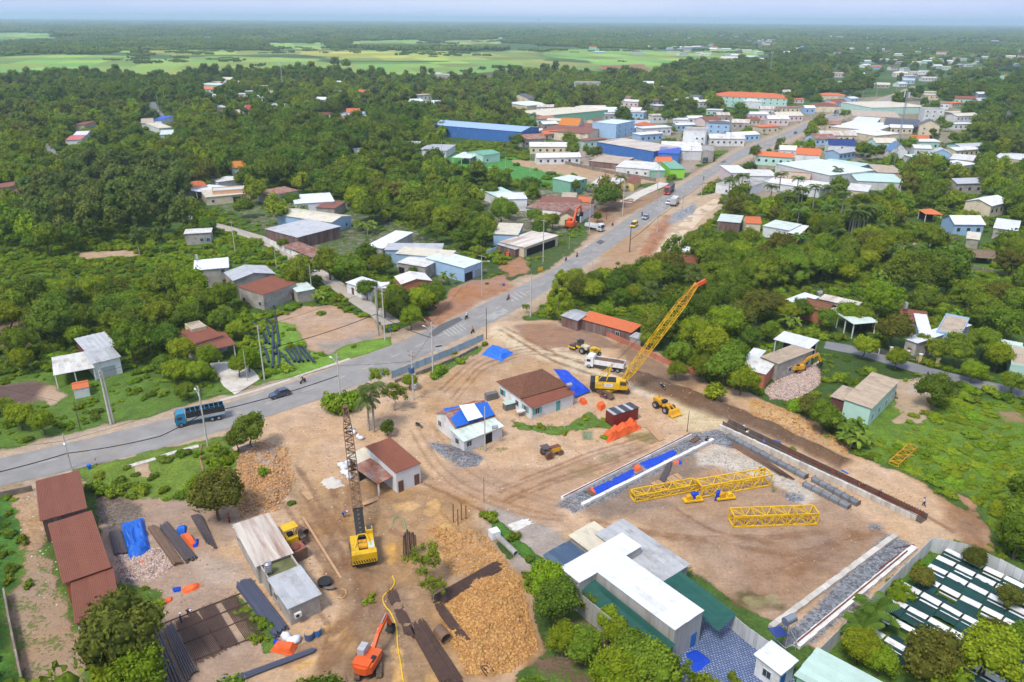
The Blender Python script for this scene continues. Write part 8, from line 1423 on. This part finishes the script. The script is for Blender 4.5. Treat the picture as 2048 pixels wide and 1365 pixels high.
def tipper(load):
    def f(t,x0,x1,hw):
        L_=x1-x0;m1=wht;MB().box(((x0+x1)/2,0,1.2),(L_,2*hw-.1,.12)).build('bed_floor',m1,t)
        for s in (-1,1):
            MB().box(((x0+x1)/2,s*(hw-.06),1.75),(L_,.1,1.1)).build('bed_side',m1,t);r_=MB()
            for i in range(6):r_.box((x0+.2+(L_-.4)*i/5,s*(hw+.02),1.75),(.1,.08,1.1))
            r_.build('side_ribs',m1,t,kind='stuff')
        MB().box((x0+.05,0,1.75),(.1,2*hw-.22,1.1)).build('tailgate',m1,t);MB().box((x1-.05,0,1.95),(.1,2*hw-.22,1.5)).build('headboard',m1,t)
        if load:MB().add([(x0+.2,-hw+.15,2.1),(x1-.2,-hw+.15,2.1),(x1-.2,hw-.15,2.1),(x0+.2,hw-.15,2.1),((x0+x1)/2-.8,0,2.7),((x0+x1)/2+.8,0,2.65)],[(0,1,5,4),(2,3,4,5),(1,2,5),(3,0,4)]).build('earth_load',dirt_m,t)
    return f
vehicle(1210,738,(1235,742),(1178,733),'white tipper truck loaded with earth beside the yellow crane','truck','tipper_truck',lambda t:truck(t,8.8,wht,tipper(True)));vehicle(1189,461,(1172,457),(1204,464),'far white tipper truck parked beside the orange excavator','truck','tipper_truck',lambda t:truck(t,7.4,wht,tipper(False)))
def boxbed(m):
    def f(t,x0,x1,hw):MB().box(((x0+x1)/2,0,2.2),(x1-x0,2*hw,2.5)).build('cargo_box',m,t);MB().box((x0-.02,0,2.2),(.06,2*hw-.3,2.2)).build('rear_door',RM['grey'],t)
    return f
vehicle(1349,410,(1340,420),(1358,400),'grey box truck driving away on the main road','truck','box_truck',lambda t:truck(t,8.4,wht,boxbed(RM['offw'])));vehicle(1338,386,(1352,374),(1326,397),'red tractor truck with a dark covered load coming down the road','truck','truck',lambda t:truck(t,11.5,paint('paint_red',(215,60,40)),boxbed(RM['dark']),2.5,2.2,hcab=3.6));vehicle(1411,325,(1420,322),(1403,328),'dark blue parked van at the roadside by the junction','van','van',lambda t:car_mesh(t,paint('paint_bluegrey',(82,92,116)),5.5,2.,2.5,True));vehicle(1672,228,(1680,225),(1664,231),'blue bus far up the road','bus','bus',lambda t:car_mesh(t,paint('paint_truckblue',(40,130,165)),8,2.4,3.,True))
# ---------------------------------------------------------------- people and motorcycles
POSES={'stand':dict(p=(0,0,.92),n=(0,0,1.45),h=(.02,0,1.66),la=[(.0,.2,1.42),(-.02,.27,1.15),(.08,.25,.92)],ra=[(0,-.2,1.42),(-.02,-.27,1.15),(.08,-.25,.92)],ll=[(0,.1,.88),(.02,.11,.48),(0,.11,.07),(.14,.12,.03)],rl=[(0,-.1,.88),(.02,-.11,.48),(0,-.11,.07),(.14,-.12,.03)]),
 'walk':dict(p=(0,0,.91),n=(.05,0,1.44),h=(.1,0,1.64),la=[(.04,.2,1.4),(.14,.27,1.16),(.34,.24,1.02)],ra=[(.04,-.2,1.4),(-.12,-.26,1.16),(-.14,-.25,.92)],ll=[(0,.1,.87),(-.08,.1,.48),(-.3,.11,.14),(-.2,.11,.06)],rl=[(0,-.1,.87),(.2,-.1,.5),(.24,-.11,.07),(.38,-.11,.03)]),
 'bend':dict(p=(-.15,0,.88),n=(.28,0,1.18),h=(.46,0,1.22),la=[(.26,.2,1.14),(.32,.24,.88),(.46,.2,.68)],ra=[(.26,-.2,1.14),(.32,-.24,.88),(.46,-.2,.68)],ll=[(-.12,.1,.85),(0,.12,.47),(-.1,.12,.07),(.05,.12,.03)],rl=[(-.12,-.1,.85),(.08,-.12,.47),(0,-.12,.07),(.15,-.12,.03)]),
 'squat':dict(p=(-.1,0,.38),n=(.1,0,.88),h=(.2,0,1.08),la=[(.1,.2,.84),(.3,.24,.66),(.48,.14,.52)],ra=[(.1,-.2,.84),(.3,-.24,.66),(.48,-.14,.52)],ll=[(-.05,.12,.36),(.32,.18,.46),(.1,.15,.07),(.24,.16,.03)],rl=[(-.05,-.12,.36),(.32,-.18,.46),(.1,-.15,.07),(.24,-.16,.03)]),
 'ride':dict(p=(-.15,0,.88),n=(-.02,0,1.38),h=(.05,0,1.58),la=[(0,.19,1.34),(.2,.28,1.16),(.45,.26,1.08)],ra=[(0,-.19,1.34),(.2,-.28,1.16),(.45,-.26,1.08)],ll=[(-.1,.12,.84),(.3,.18,.76),(.15,.2,.36),(.3,.2,.32)],rl=[(-.1,-.12,.84),(.3,-.18,.76),(.15,-.2,.36),(.3,-.2,.32)])}
_pc={}
def skinmesh(nm,verts,edges,rad,lvl=1):
    me=bpy.data.meshes.new(nm);me.from_pydata(verts,edges,[]);o=bpy.data.objects.new(nm,me);COL.objects.link(o);sk=o.modifiers.new('s','SKIN');sb=o.modifiers.new('b','SUBSURF');sb.levels=sb.render_levels=lvl
    for v,r in zip(me.skin_vertices[0].data,rad):v.radius=(r,r)
    me.skin_vertices[0].data[0].use_root=True;dg=bpy.context.evaluated_depsgraph_get();out=bpy.data.meshes.new_from_object(o.evaluated_get(dg));bpy.data.objects.remove(o);out.shade_smooth();out.name=nm;return out
def person_meshes(pose):
    if pose in _pc:return _pc[pose]
    P=POSES[pose];V=[Vector(P['p'])];E=[];R=[.125]
    def chain(start,pts,rr):
        k=start
        for p,r in zip(pts,rr):V.append(Vector(p));R.append(r);E.append((k,len(V)-1));k=len(V)-1
        return k
    p,n,h=(Vector(P[k]) for k in 'pnh');mid=p.lerp(n,.45);ch=p.lerp(n,.82);c=chain(0,[mid,ch],[.115,.14]);nk=chain(c,[n+(h-n)*.15,h-(h-n)*.25,h+(h-n)*.35],[.055,.085,.085])
    for s in ('la','ra'):
        q=[Vector(a) for a in P[s]];f=(q[2]-q[1]).normalized();chain(c,[q[0],q[1],q[2],q[2]+f*.09,q[2]+f*.16],[.06,.045,.032,.038,.018])
        k=len(V)-2;side=Vector((0,.03 if s == 'la' else -.03,0));V.append(V[k]+Vector((.035,0,0))+side*.5);R.append(.014);E.append((k,len(V)-1))
    for s in ('ll','rl'):q=[Vector(a) for a in P[s]];chain(0,q,[.088,.06,.042,.035])
    body=skinmesh('body',V,E,R)
    V=[p,mid,ch,n];E=[(0,1),(1,2),(2,3)];R=[.142,.135,.16,.085]
    for s in ('la','ra'):q=[Vector(a) for a in P[s]];k=len(V);V+= [q[0],q[1],q[1].lerp(q[2],.7)];R+= [.08,.062,.05];E+= [(2,k),(k,k+1),(k+1,k+2)]
    shirt=skinmesh('shirt',V,E,R);V=[p+Vector((0,0,.03))];E=[];R=[.148]
    for s in ('ll','rl'):q=[Vector(a) for a in P[s]];k=len(V);V+= [q[0],q[1],q[2]+Vector((0,0,.05))];R+= [.105,.078,.062];E+= [(0,k),(k,k+1),(k+1,k+2)]
    tr=skinmesh('trousers',V,E,R);_pc[pose]=(body,shirt,tr,h+(h-n)*.38);return _pc[pose]
skin_m=mat('skin',C(175,125,95),.7,.05,3);hair_m=mat('hair_black',(.01,.009,.008),.8)
CL={'navy':mat('cloth_navy',C(40,50,95),.9,.1,3),'white':mat('cloth_white',C(225,228,232),.9,.06,3),'blue':mat('cloth_blue',C(60,110,190),.9,.1,3),'black':mat('cloth_black',C(40,40,44),.9,.1,3),'red':mat('cloth_red',C(190,50,60),.9,.1,3),'grey':mat('cloth_grey',C(135,140,145),.9,.1,3),'yellow':mat('cloth_yellow',C(215,175,60),.9,.1,3),'pink':mat('cloth_pink',C(225,120,160),.9,.1,3),'olive':mat('cloth_olive',C(100,100,70),.9,.1,3)}
_bm={}
def coloured(me,m,k):
    if (me.name,k) not in _bm:c=me.copy();c.materials.clear();c.materials.append(m);_bm[(me.name,k)]=c
    return _bm[(me.name,k)]
def person(px,py,pose,rz,shirt,trou,hat,label,loc=None):
    x,y=G(px,py) if loc is None else loc[:2];z=gz(x,y) if loc is None else loc[2];t=thing('person',label,'person',(x,y,z),rz);b,s,tr,hp=person_meshes(pose)
    link('body',coloured(b,skin_m,'skin'),t);link('shirt',coloured(s,CL[shirt],shirt),t);link('trousers',coloured(tr,CL[trou],trou),t)
    hm=MB();n=10;rr_=.135
    for i in range(4):
        a=i*math.pi/2/3.2
        for k in range(n):hm.v.append((math.cos(k*6.283/n)*rr_*math.cos(a),math.sin(k*6.283/n)*rr_*math.cos(a),math.sin(a)*rr_*.95))
    hm.f=[(i*n+k,i*n+(k+1) % n,(i+1)*n+(k+1) % n,(i+1)*n+k) for i in range(3) for k in range(n)]+[tuple(range(3*n,4*n))]
    if hat in ('white','yellow','blue','red'):hm.cyl((.03,0,-.015),(.03,0,.005),.165,12);hm.build('hard_hat',CL[hat],t,tuple(hp+Vector((0,0,.0))))
    elif hat == 'cone':MB().cyl((0,0,-.02),(0,0,.2),.26,14,.01).build('conical_hat',timber,t,tuple(hp))
    else:hm.build('hair',hair_m,t,tuple(hp+Vector((-.01,0,-.02))))
    return t
person(1847,1014,'walk',2.6,'white','navy','blue','man in a pale shirt walking alone at the end of the casting line');person(1757,996,'bend',.8,'navy','black','blue','worker bending over the trough next to the lone walking man');person(1719,976,'bend',-1.0,'olive','grey','cone','worker in olive stooping above the trough');person(1521,948,'bend',2.8,'navy','black','yellow','worker in navy and orange crouched by the lattice section');person(1526,896,'stand',1.,'blue','navy','blue','worker in blue on the casting wall');person(1491,874,'bend',.4,'white','navy','yellow','worker in a yellow helmet leaning over the trough');person(1491,865,'bend',2.2,'grey','navy','white','worker behind the yellow helmet at the top of the trough');person(1411,886,'squat',-.5,'navy','black','none','welder squatting at the end of the inner white beam')
person(363,1248,'stand',.5,'navy','navy','white','worker in dark blue standing on the reinforcement mats');person(378,1232,'bend',-.6,'black','navy','white','worker bending with a white helmet on the reinforcement mats');person(688,1035,'bend',0,'blue','navy','white','worker leaning beside the rusty boom');person(459,1047,'stand',0,'red','black','none','person in red under the broad tree')
def motorbike(px,py,a,b,col,label,rider=None,parked=False,second=None):
    x,y=G(px,py);rz=heading(a,b);t=thing('motorcycle',label,'motorcycle',(x,y,.03 if not parked else gz(x,y)),rz);m=paint('bike_'+col,{'red':(190,40,45),'black':(40,40,45),'blue':(50,80,160),'white':(220,220,225)}[col])
    wheel(t,.62,0,.29,.1);wheel(t,-.62,0,.29,.12);MB().sideprism([(-.75,.62),(-.35,.42),(.2,.36),(.45,.75),(.38,.95),(.2,.72),(-.2,.66),(-.8,.78)],-.11,.11).build('frame_body',m,t);MB().box((-.3,0,.78),(.75,.24,.1)).build('seat',black_m,t);MB().beam((.62,0,.3),(.42,0,1.0),.07).build('fork',black_m,t);MB().box((.4,0,1.02),(.06,.62,.05)).build('handlebar',black_m,t);MB().box((.5,0,.9),(.12,.2,.16)).build('headlight',wht,t);MB().beam((-.1,-.14,.32),(-.75,-.14,.42),.08).build('exhaust',steel_m,t)
    if rider:person(0,0,'ride',rz,*rider,loc=(x,y,.03))
    if second:person(0,0,'ride',rz,*second,loc=(x-math.cos(rz)*.42,y-math.sin(rz)*.42,.06))
motorbike(606,766,(612,762),(598,770),'red','red motorcycle following the dark hatchback',('black','olive','white','rider of the red motorcycle behind the hatchback'));motorbike(933,638,(928,642),(940,632),'black','motorcycle heading away opposite the blue hoarding',('white','black','white','rider in white opposite the blue hoarding'));motorbike(945,666,(950,662),(938,672),'black','motorcycle just above the end of the blue hoarding',('yellow','black','red','rider in mustard just above the blue hoarding'));motorbike(1016,600,(1022,596),(1008,606),'red','motorcycle beside the second set of rumble bars',('pink','black','white','rider in pink beside the rumble bars'),second=('black','navy','black','passenger behind the rider in pink'))
motorbike(1132,522,(1127,526),(1138,517),'blue','blue motorcycle on the left edge of the road',('blue','black','blue','rider in blue on the left edge of the road'));motorbike(1154,514,(1160,508),(1148,520),'red','red motorcycle beside the blue one',('red','black','black','rider in dark red beside the rider in blue'));motorbike(1284,432,(1290,426),(1276,438),'black','motorcycle overtaken by the silver car',('black','navy','blue','rider beside the silver car'));motorbike(1407,360,(1412,354),(1400,366),'black','motorcycle near the pole right of the box truck',('navy','black','black','rider near the pole right of the box truck'));motorbike(1225,452,(1218,456),(1232,448),'blue','motorcycle crossing the verge by the far tipper',('pink','navy','black','rider crossing the verge by the far tipper'))
motorbike(838,855,(832,852),(846,858),'black','parked motorcycle left of the tarpaulin covered house',parked=True);motorbike(1324,786,(1318,782),(1330,790),'black','parked motorcycle at the foot of the earth bank',parked=True);motorbike(1206,797,(1200,794),(1212,800),'red','parked motorcycle behind the crane tracks',parked=True);motorbike(856,642,(850,640),(864,644),'red','parked motorcycle on the corner before the roadside cafe',parked=True);motorbike(846,645,(840,642),(852,646),'black','second parked motorcycle before the roadside cafe',parked=True);motorbike(868,617,(862,615),(874,619),'red','parked motorcycle under the cafe awning',parked=True);motorbike(735,958,(730,955),(742,962),'black','motorcycle under the patched lean-to',parked=True)
# ---------------------------------------------------------------- small things
def small(nm,label,cat,px,py,fn,rz=0,z=None):x,y=G(px,py);t=thing(nm,label,cat,(x,y,gz(x,y) if z is None else z),rz);fn(t);return t
def drum(m):return lambda t:(MB().cyl((0,0,0),(0,0,.95),.6,16).build('barrel',m,t),MB().cyl((0,0,.95),(0,0,1.0),.56,16).build('lid',timber,t))
small('drum','blue drum with a brown lid, left of two','drum',619,1277,drum(trafo_m));small('drum','blue drum with a brown lid, right of two','drum',634,1269,drum(mat('drum_blue',C(60,120,180),.5)));small('bin','small blue bin on the verge by the brown sheds','bin',179,938,lambda t:(MB().cyl((0,0,0),(0,0,.8),.3,10,.35).build('barrel',tarp_b,t)));small('bin','small blue bin on the far verge','bin',1007,572,lambda t:(MB().cyl((0,0,0),(0,0,.8),.3,10,.35).build('barrel',tarp_b,t)));small('bin','orange bin beside the mural wall','bin',1015,513,lambda t:(MB().box((0,0,.6),(.9,.8,1.2)).build('body',tarp_o,t),MB().box((0,0,1.25),(.95,.9,.1)).build('lid',tarp_o,t)))
small('water_cube','white cube tank beside the hedge','tank',989,1076,lambda t:(MB().box((0,0,.75),(1.4,1.3,1.3)).build('tank',tarp_w,t),MB().box((0,0,.06),(1.5,1.4,.12)).build('pallet',timber,t)),.5)
small('mixer_tub','black tub by the corner of the long workshop','tub',650,1168,lambda t:MB().cyl((0,0,0),(0,0,.6),.9,16,1.0).build('tub',black_m,t));small('mixer_tub','grey satellite dish like lid on the ground','lid',659,1180,lambda t:MB().cyl((0,0,.1),(0,.2,.3),.6,16,.9).build('dish',galv,t));small('crate','grey crate of the old tiled house left wall','crate',1018,818,lambda t:(MB().box((0,0,.7),(2.2,1.4,1.4)).build('box',RM['greyd'],t),MB().box((0,0,1.42),(2.4,1.6,.06)).build('lid',RM['mint'],t)),.5);small('crate','dark box standing alone left of the old tiled house','crate',983,798,lambda t:(MB().box((0,0,.7),(2.6,1.2,1.4)).build('box',RM['greyd'],t)),.5);small('table','white table in front of the old tiled house','table',1041,832,lambda t:(MB().box((0,0,1.2),(1.8,1.2,.08)).build('top',white_m,t),[MB().box((a,b,.6),(.08,.08,1.2)).build('leg',galv,t) for a in (-.8,.8) for b in (-.5,.5)]),.4)
def ac(t):MB().box((0,0,0),(.9,.35,.65)).build('casing',white_m,t);MB().cyl((-.1,-.18,0),(-.1,-.2,0),.24,14).build('fan',black_m,t)
x,y=G(596,1230,1.6);a_=thing('air_conditioner','white air conditioner on the end wall of the long workshop','air conditioner',(x,y,1.6),heading((578,1215),(638,1188)));ac(a_)
def road_sign(t):MB().cyl((0,0,0),(0,0,1.6),.05,6).build('post',galv,t);MB().box((0,0,1.9),(1.5,.08,1.5)).build('board',white_m,t);MB().box((0,-.05,2.45),(1.5,.03,.35)).build('header',CL['navy'],t)
small('sign_board','white notice board with a blue top on the hoarding','sign',878,712,road_sign,.4);small('sign_board','small blue sign at the lane corner','sign',781,672,lambda t:(MB().cyl((0,0,0),(0,0,1.5),.05,6).build('post',galv,t),MB().box((0,0,1.7),(.7,.06,.5)).build('board',tarp_b,t)),.3);small('sign_board','leaning yellow sign beside the road','sign',1081,543,lambda t:(MB().box((0,0,.8),(1.8,.08,1.1)).build('board',yel,t),MB().box((-.7,0,.3),(.08,.08,.6)).build('leg',galv,t),MB().box((.7,0,.3),(.08,.08,.6)).build('leg',galv,t)),.6);small('marker_post','red and white marker post beside the road','post',193,931,lambda t:[MB().cyl((0,0,k*.5),(0,0,k*.5+.5),.07,8).build('band',CL['red'] if k % 2 == 0 and k < 3 else white_m,t) for k in range(4)])
def goal(t):
    for a in (-2.5,2.5):MB().beam((a,0,0),(a,0,2),.1).build('post',white_m,t)
    MB().beam((-2.5,0,2),(2.5,0,2),.1).build('crossbar',white_m,t);MB().beam((-2.5,1.2,0),(-2.5,0,2),.05).beam((2.5,1.2,0),(2.5,0,2),.05).beam((-2.5,1.2,0),(2.5,1.2,0),.05).build('net_frame',white_m,t,kind='stuff')
small('goal','white goal in the middle of the football pitch','goal',974,344,goal,.2);small('goal','white goal at the far end of the football pitch','goal',861,322,goal,.2)
# solar water heater frame at the yard corner
def heater(t):
    for a in (-1,1):
        for b in (-.9,.9):MB().beam((a,b,0),(a*.6,b*.6,4.2),.09).build('leg',galv,t)
    MB().beam((-1,-.9,1.5),(1,-.9,1.5),.07).beam((-1,.9,2.8),(1,.9,2.8),.07).beam((-1,-.9,1.5),(-1,.9,1.5),.07).beam((1,-.9,1.5),(1,.9,2.8),.07).build('braces',galv,t,kind='stuff');MB().cyl((-.8,0,4.8),(.8,0,4.8),.55,16).build('tank',steel_m,t);p=MB().box((0,0,0),(2.2,1.4,.08)).build('solar_panel',mat('solar_blue',C(40,60,130),.2,.1,2,spec=.7),t,(-2.1,-.3,4.1));p.rotation_euler=(.2,.25,0)
small('water_heater','steel tank with a blue solar panel on a tall frame','solar heater',1568,1300,heater,.5)
# yellow hose through the mud, orange and green hoses
def hose(label,px,m,r=.09,z=.08):
    P_=smooth(resample(PG(*px),50),2);tag(MB().tube([(a,b,gz(a,b)+z) for a,b in P_],r,6).build('hose',m),label,'hose')
hose('long yellow hose running down through the mud yard',[(785,1152),(791,1165),(780,1180),(765,1190),(766,1205),(778,1222),(788,1240),(794,1262),(795,1290),(800,1320),(808,1370)],mat('hose_yellow',C(240,200,50),.5));hose('orange looped hose by the long workshop',[(664,1186),(672,1196),(685,1198),(693,1190),(692,1180),(682,1178)],mat('hose_peach',C(230,170,110),.6),.07);hose('green hose in the orange mud',[(785,1055),(788,1042),(797,1034),(806,1040),(810,1055),(816,1065)],mat('hose_green',C(110,190,120),.6),.06);hose('earth coloured pipe bent across the verge above the broad tree',[(404,890),(400,905),(402,925),(408,945)],mat('hose_earth',C(170,125,95),.8),.15)
bars('drill_rods','bundle of upright drill rods in the mud',(812,1112),(828,1112),(813,1116),(829,1116),6,.3,steel_d,pname='rod')
for o in [o for o in COL.objects if o.get('label') == 'bundle of upright drill rods in the mud']:
    for c in o.children:bpy.data.objects.remove(c)
    for i in range(7):MB().cyl((-.9+i*.3,random.uniform(-.3,.3),0),(-.8+i*.28,random.uniform(-.2,.2),random.uniform(3.2,5)),.13,8).build('rod',steel_d if i % 2 else steel_r,o)
for i,(px,py,ty) in enumerate([(907,1045,1008),(916,1050,1018),(923,1040,1004),(932,1038,1010)]):h=solve_h(px,py,ty);x,y=G(px,py);tag(MB().cyl((0,0,0),(0,0,h),.09,6).build('stake',steel_r,None,(x,y,gz(x,y)-.1)),'thin rusty stake standing in the clay near the hedge','stake','rusty stakes')
x,y=G(968,1003);h=solve_h(968,1003,955);tag(MB().cyl((0,0,0),(0,0,h),.05,6).build('survey_rod',steel_r,None,(x,y,0)),'lone thin rod with a tuft of weeds on the open dirt','rod')
pole(970,903,814,'short concrete pole in front of the tarpaulin covered house',.14,0);pole(1129,856,815,'slim post in the weeds in front of the veranda',.08,0);pole(1374,864,822,'slim post with a brown stain beside the pale sand',.08,0,dark=True)
# open shelters get their posts
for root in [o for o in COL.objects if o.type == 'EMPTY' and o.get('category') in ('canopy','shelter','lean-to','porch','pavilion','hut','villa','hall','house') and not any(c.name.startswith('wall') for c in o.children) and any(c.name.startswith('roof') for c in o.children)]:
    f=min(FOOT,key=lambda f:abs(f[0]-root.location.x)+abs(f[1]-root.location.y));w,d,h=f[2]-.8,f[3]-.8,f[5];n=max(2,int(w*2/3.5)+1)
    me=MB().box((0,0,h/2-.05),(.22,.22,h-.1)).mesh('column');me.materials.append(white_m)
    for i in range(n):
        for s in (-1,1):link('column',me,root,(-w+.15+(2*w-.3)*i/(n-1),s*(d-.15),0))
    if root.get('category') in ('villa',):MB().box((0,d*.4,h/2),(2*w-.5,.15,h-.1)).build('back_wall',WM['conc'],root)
    else:MB().box((0,d-.3,h*.42),(2*w-.5,.12,h*.8)).build('back_wall',WM['open'],root)  # dark sheet added to stand in for the shade under an open roof
# clods, stones and rubble
RK=[]
for i in range(5):
    v=IV.copy()*rng.uniform(.6,1.25,(12,1));v=v*np.array((1,.85,.6));me=npmesh('clod',v,IF);RK.append(me)
def rocks(name,label,px,n,s0,s1,m,cat='rubble',up=0.):
    poly=PG(*px);P_=np.array(poly);X=rng.uniform(P_[:,0].min(),P_[:,0].max(),n*3);Y=rng.uniform(P_[:,1].min(),P_[:,1].max(),n*3);k=inside(X,Y,poly);X,Y=X[k][:n],Y[k][:n];ms=[]
    for q in RK:c=q.copy();c.materials.clear();c.materials.append(m);ms.append(c)
    s=s0+(s1-s0)*rng.uniform(0,1,len(X))**2.5;scatter(name,np.c_[X,Y,gza(X,Y)+up],np.c_[s,s,s],rng.choice(5,len(X)),tmpl(ms,name+'_piece'),label,cat)
clod_m=mat('clay_clod',C(192,144,86),.95,.2,3,hue=.01,ov=.25);rub_m=mat('rubble_pink',C(200,176,160),.9,.2,3,ov=.3);stone_m=mat('stone_grey',C(165,165,165),.9,.2,3,ov=.3);trash_m=mat('litter_white',C(225,225,225),.7,.1,3,ov=.3)
rocks('clay_clods','heap of large orange clay clods inside the rebar bundles',[(890,1190),(960,1155),(1040,1160),(1078,1300),(1020,1345),(935,1350),(895,1270)],9000,.06,.30,clod_m);rocks('clay_lumps','lumpy clay spoil left of the mud track',[(465,950),(520,885),(575,900),(590,960),(560,1020),(480,1040)],2600,.08,.35,mat('clay_lump',C(196,148,98),.95,.2,3,ov=.25));rocks('clay_lumps','lumpy clay bank above the clod heap',[(860,1060),(970,1070),(1040,1160),(900,1150)],1800,.08,.3,clod_m)
rocks('brick_rubble','pinkish brick rubble in front of the grey walled house',[(1530,775),(1560,758),(1640,722),(1640,768),(1600,798),(1540,800)],2600,.06,.3,rub_m);rocks('brick_rubble','broken brick rubble below the blue tarpaulin',[(235,1110),(330,1095),(345,1130),(300,1165),(240,1155)],1800,.06,.25,rub_m);rocks('broken_stones','scattered white stones behind the lattice sections',[(1440,890),(1560,940),(1640,1000),(1540,960),(1400,930)],500,.05,.22,stone_m)
rocks('litter','bits of litter and debris on the ground by the brown sheds',[(30,990),(75,985),(100,1060),(190,1300),(60,1200)],160,.05,.2,trash_m);rocks('litter','bits of debris strewn over the building site',[(470,900),(1000,660),(1300,720),(1560,960),(1300,1050),(1000,1050),(700,1250),(340,1300),(240,1050)],700,.04,.15,trash_m);rocks('mud_lumps','mud lumps churned up over the building site',[(470,900),(1000,660),(1300,720),(1860,1000),(1560,1220),(1300,1050),(1000,1050),(850,1340),(700,1250),(340,1300),(240,1050)],6000,.05,.22,mat('mud_lump',C(180,140,105),.95,.2,3,ov=.25))
rocks('bank_clods','clods on the light earth bank above the casting line',[(1500,795),(1600,830),(1700,890),(1700,912),(1560,855),(1500,830)],1200,.08,.35,clod_m)
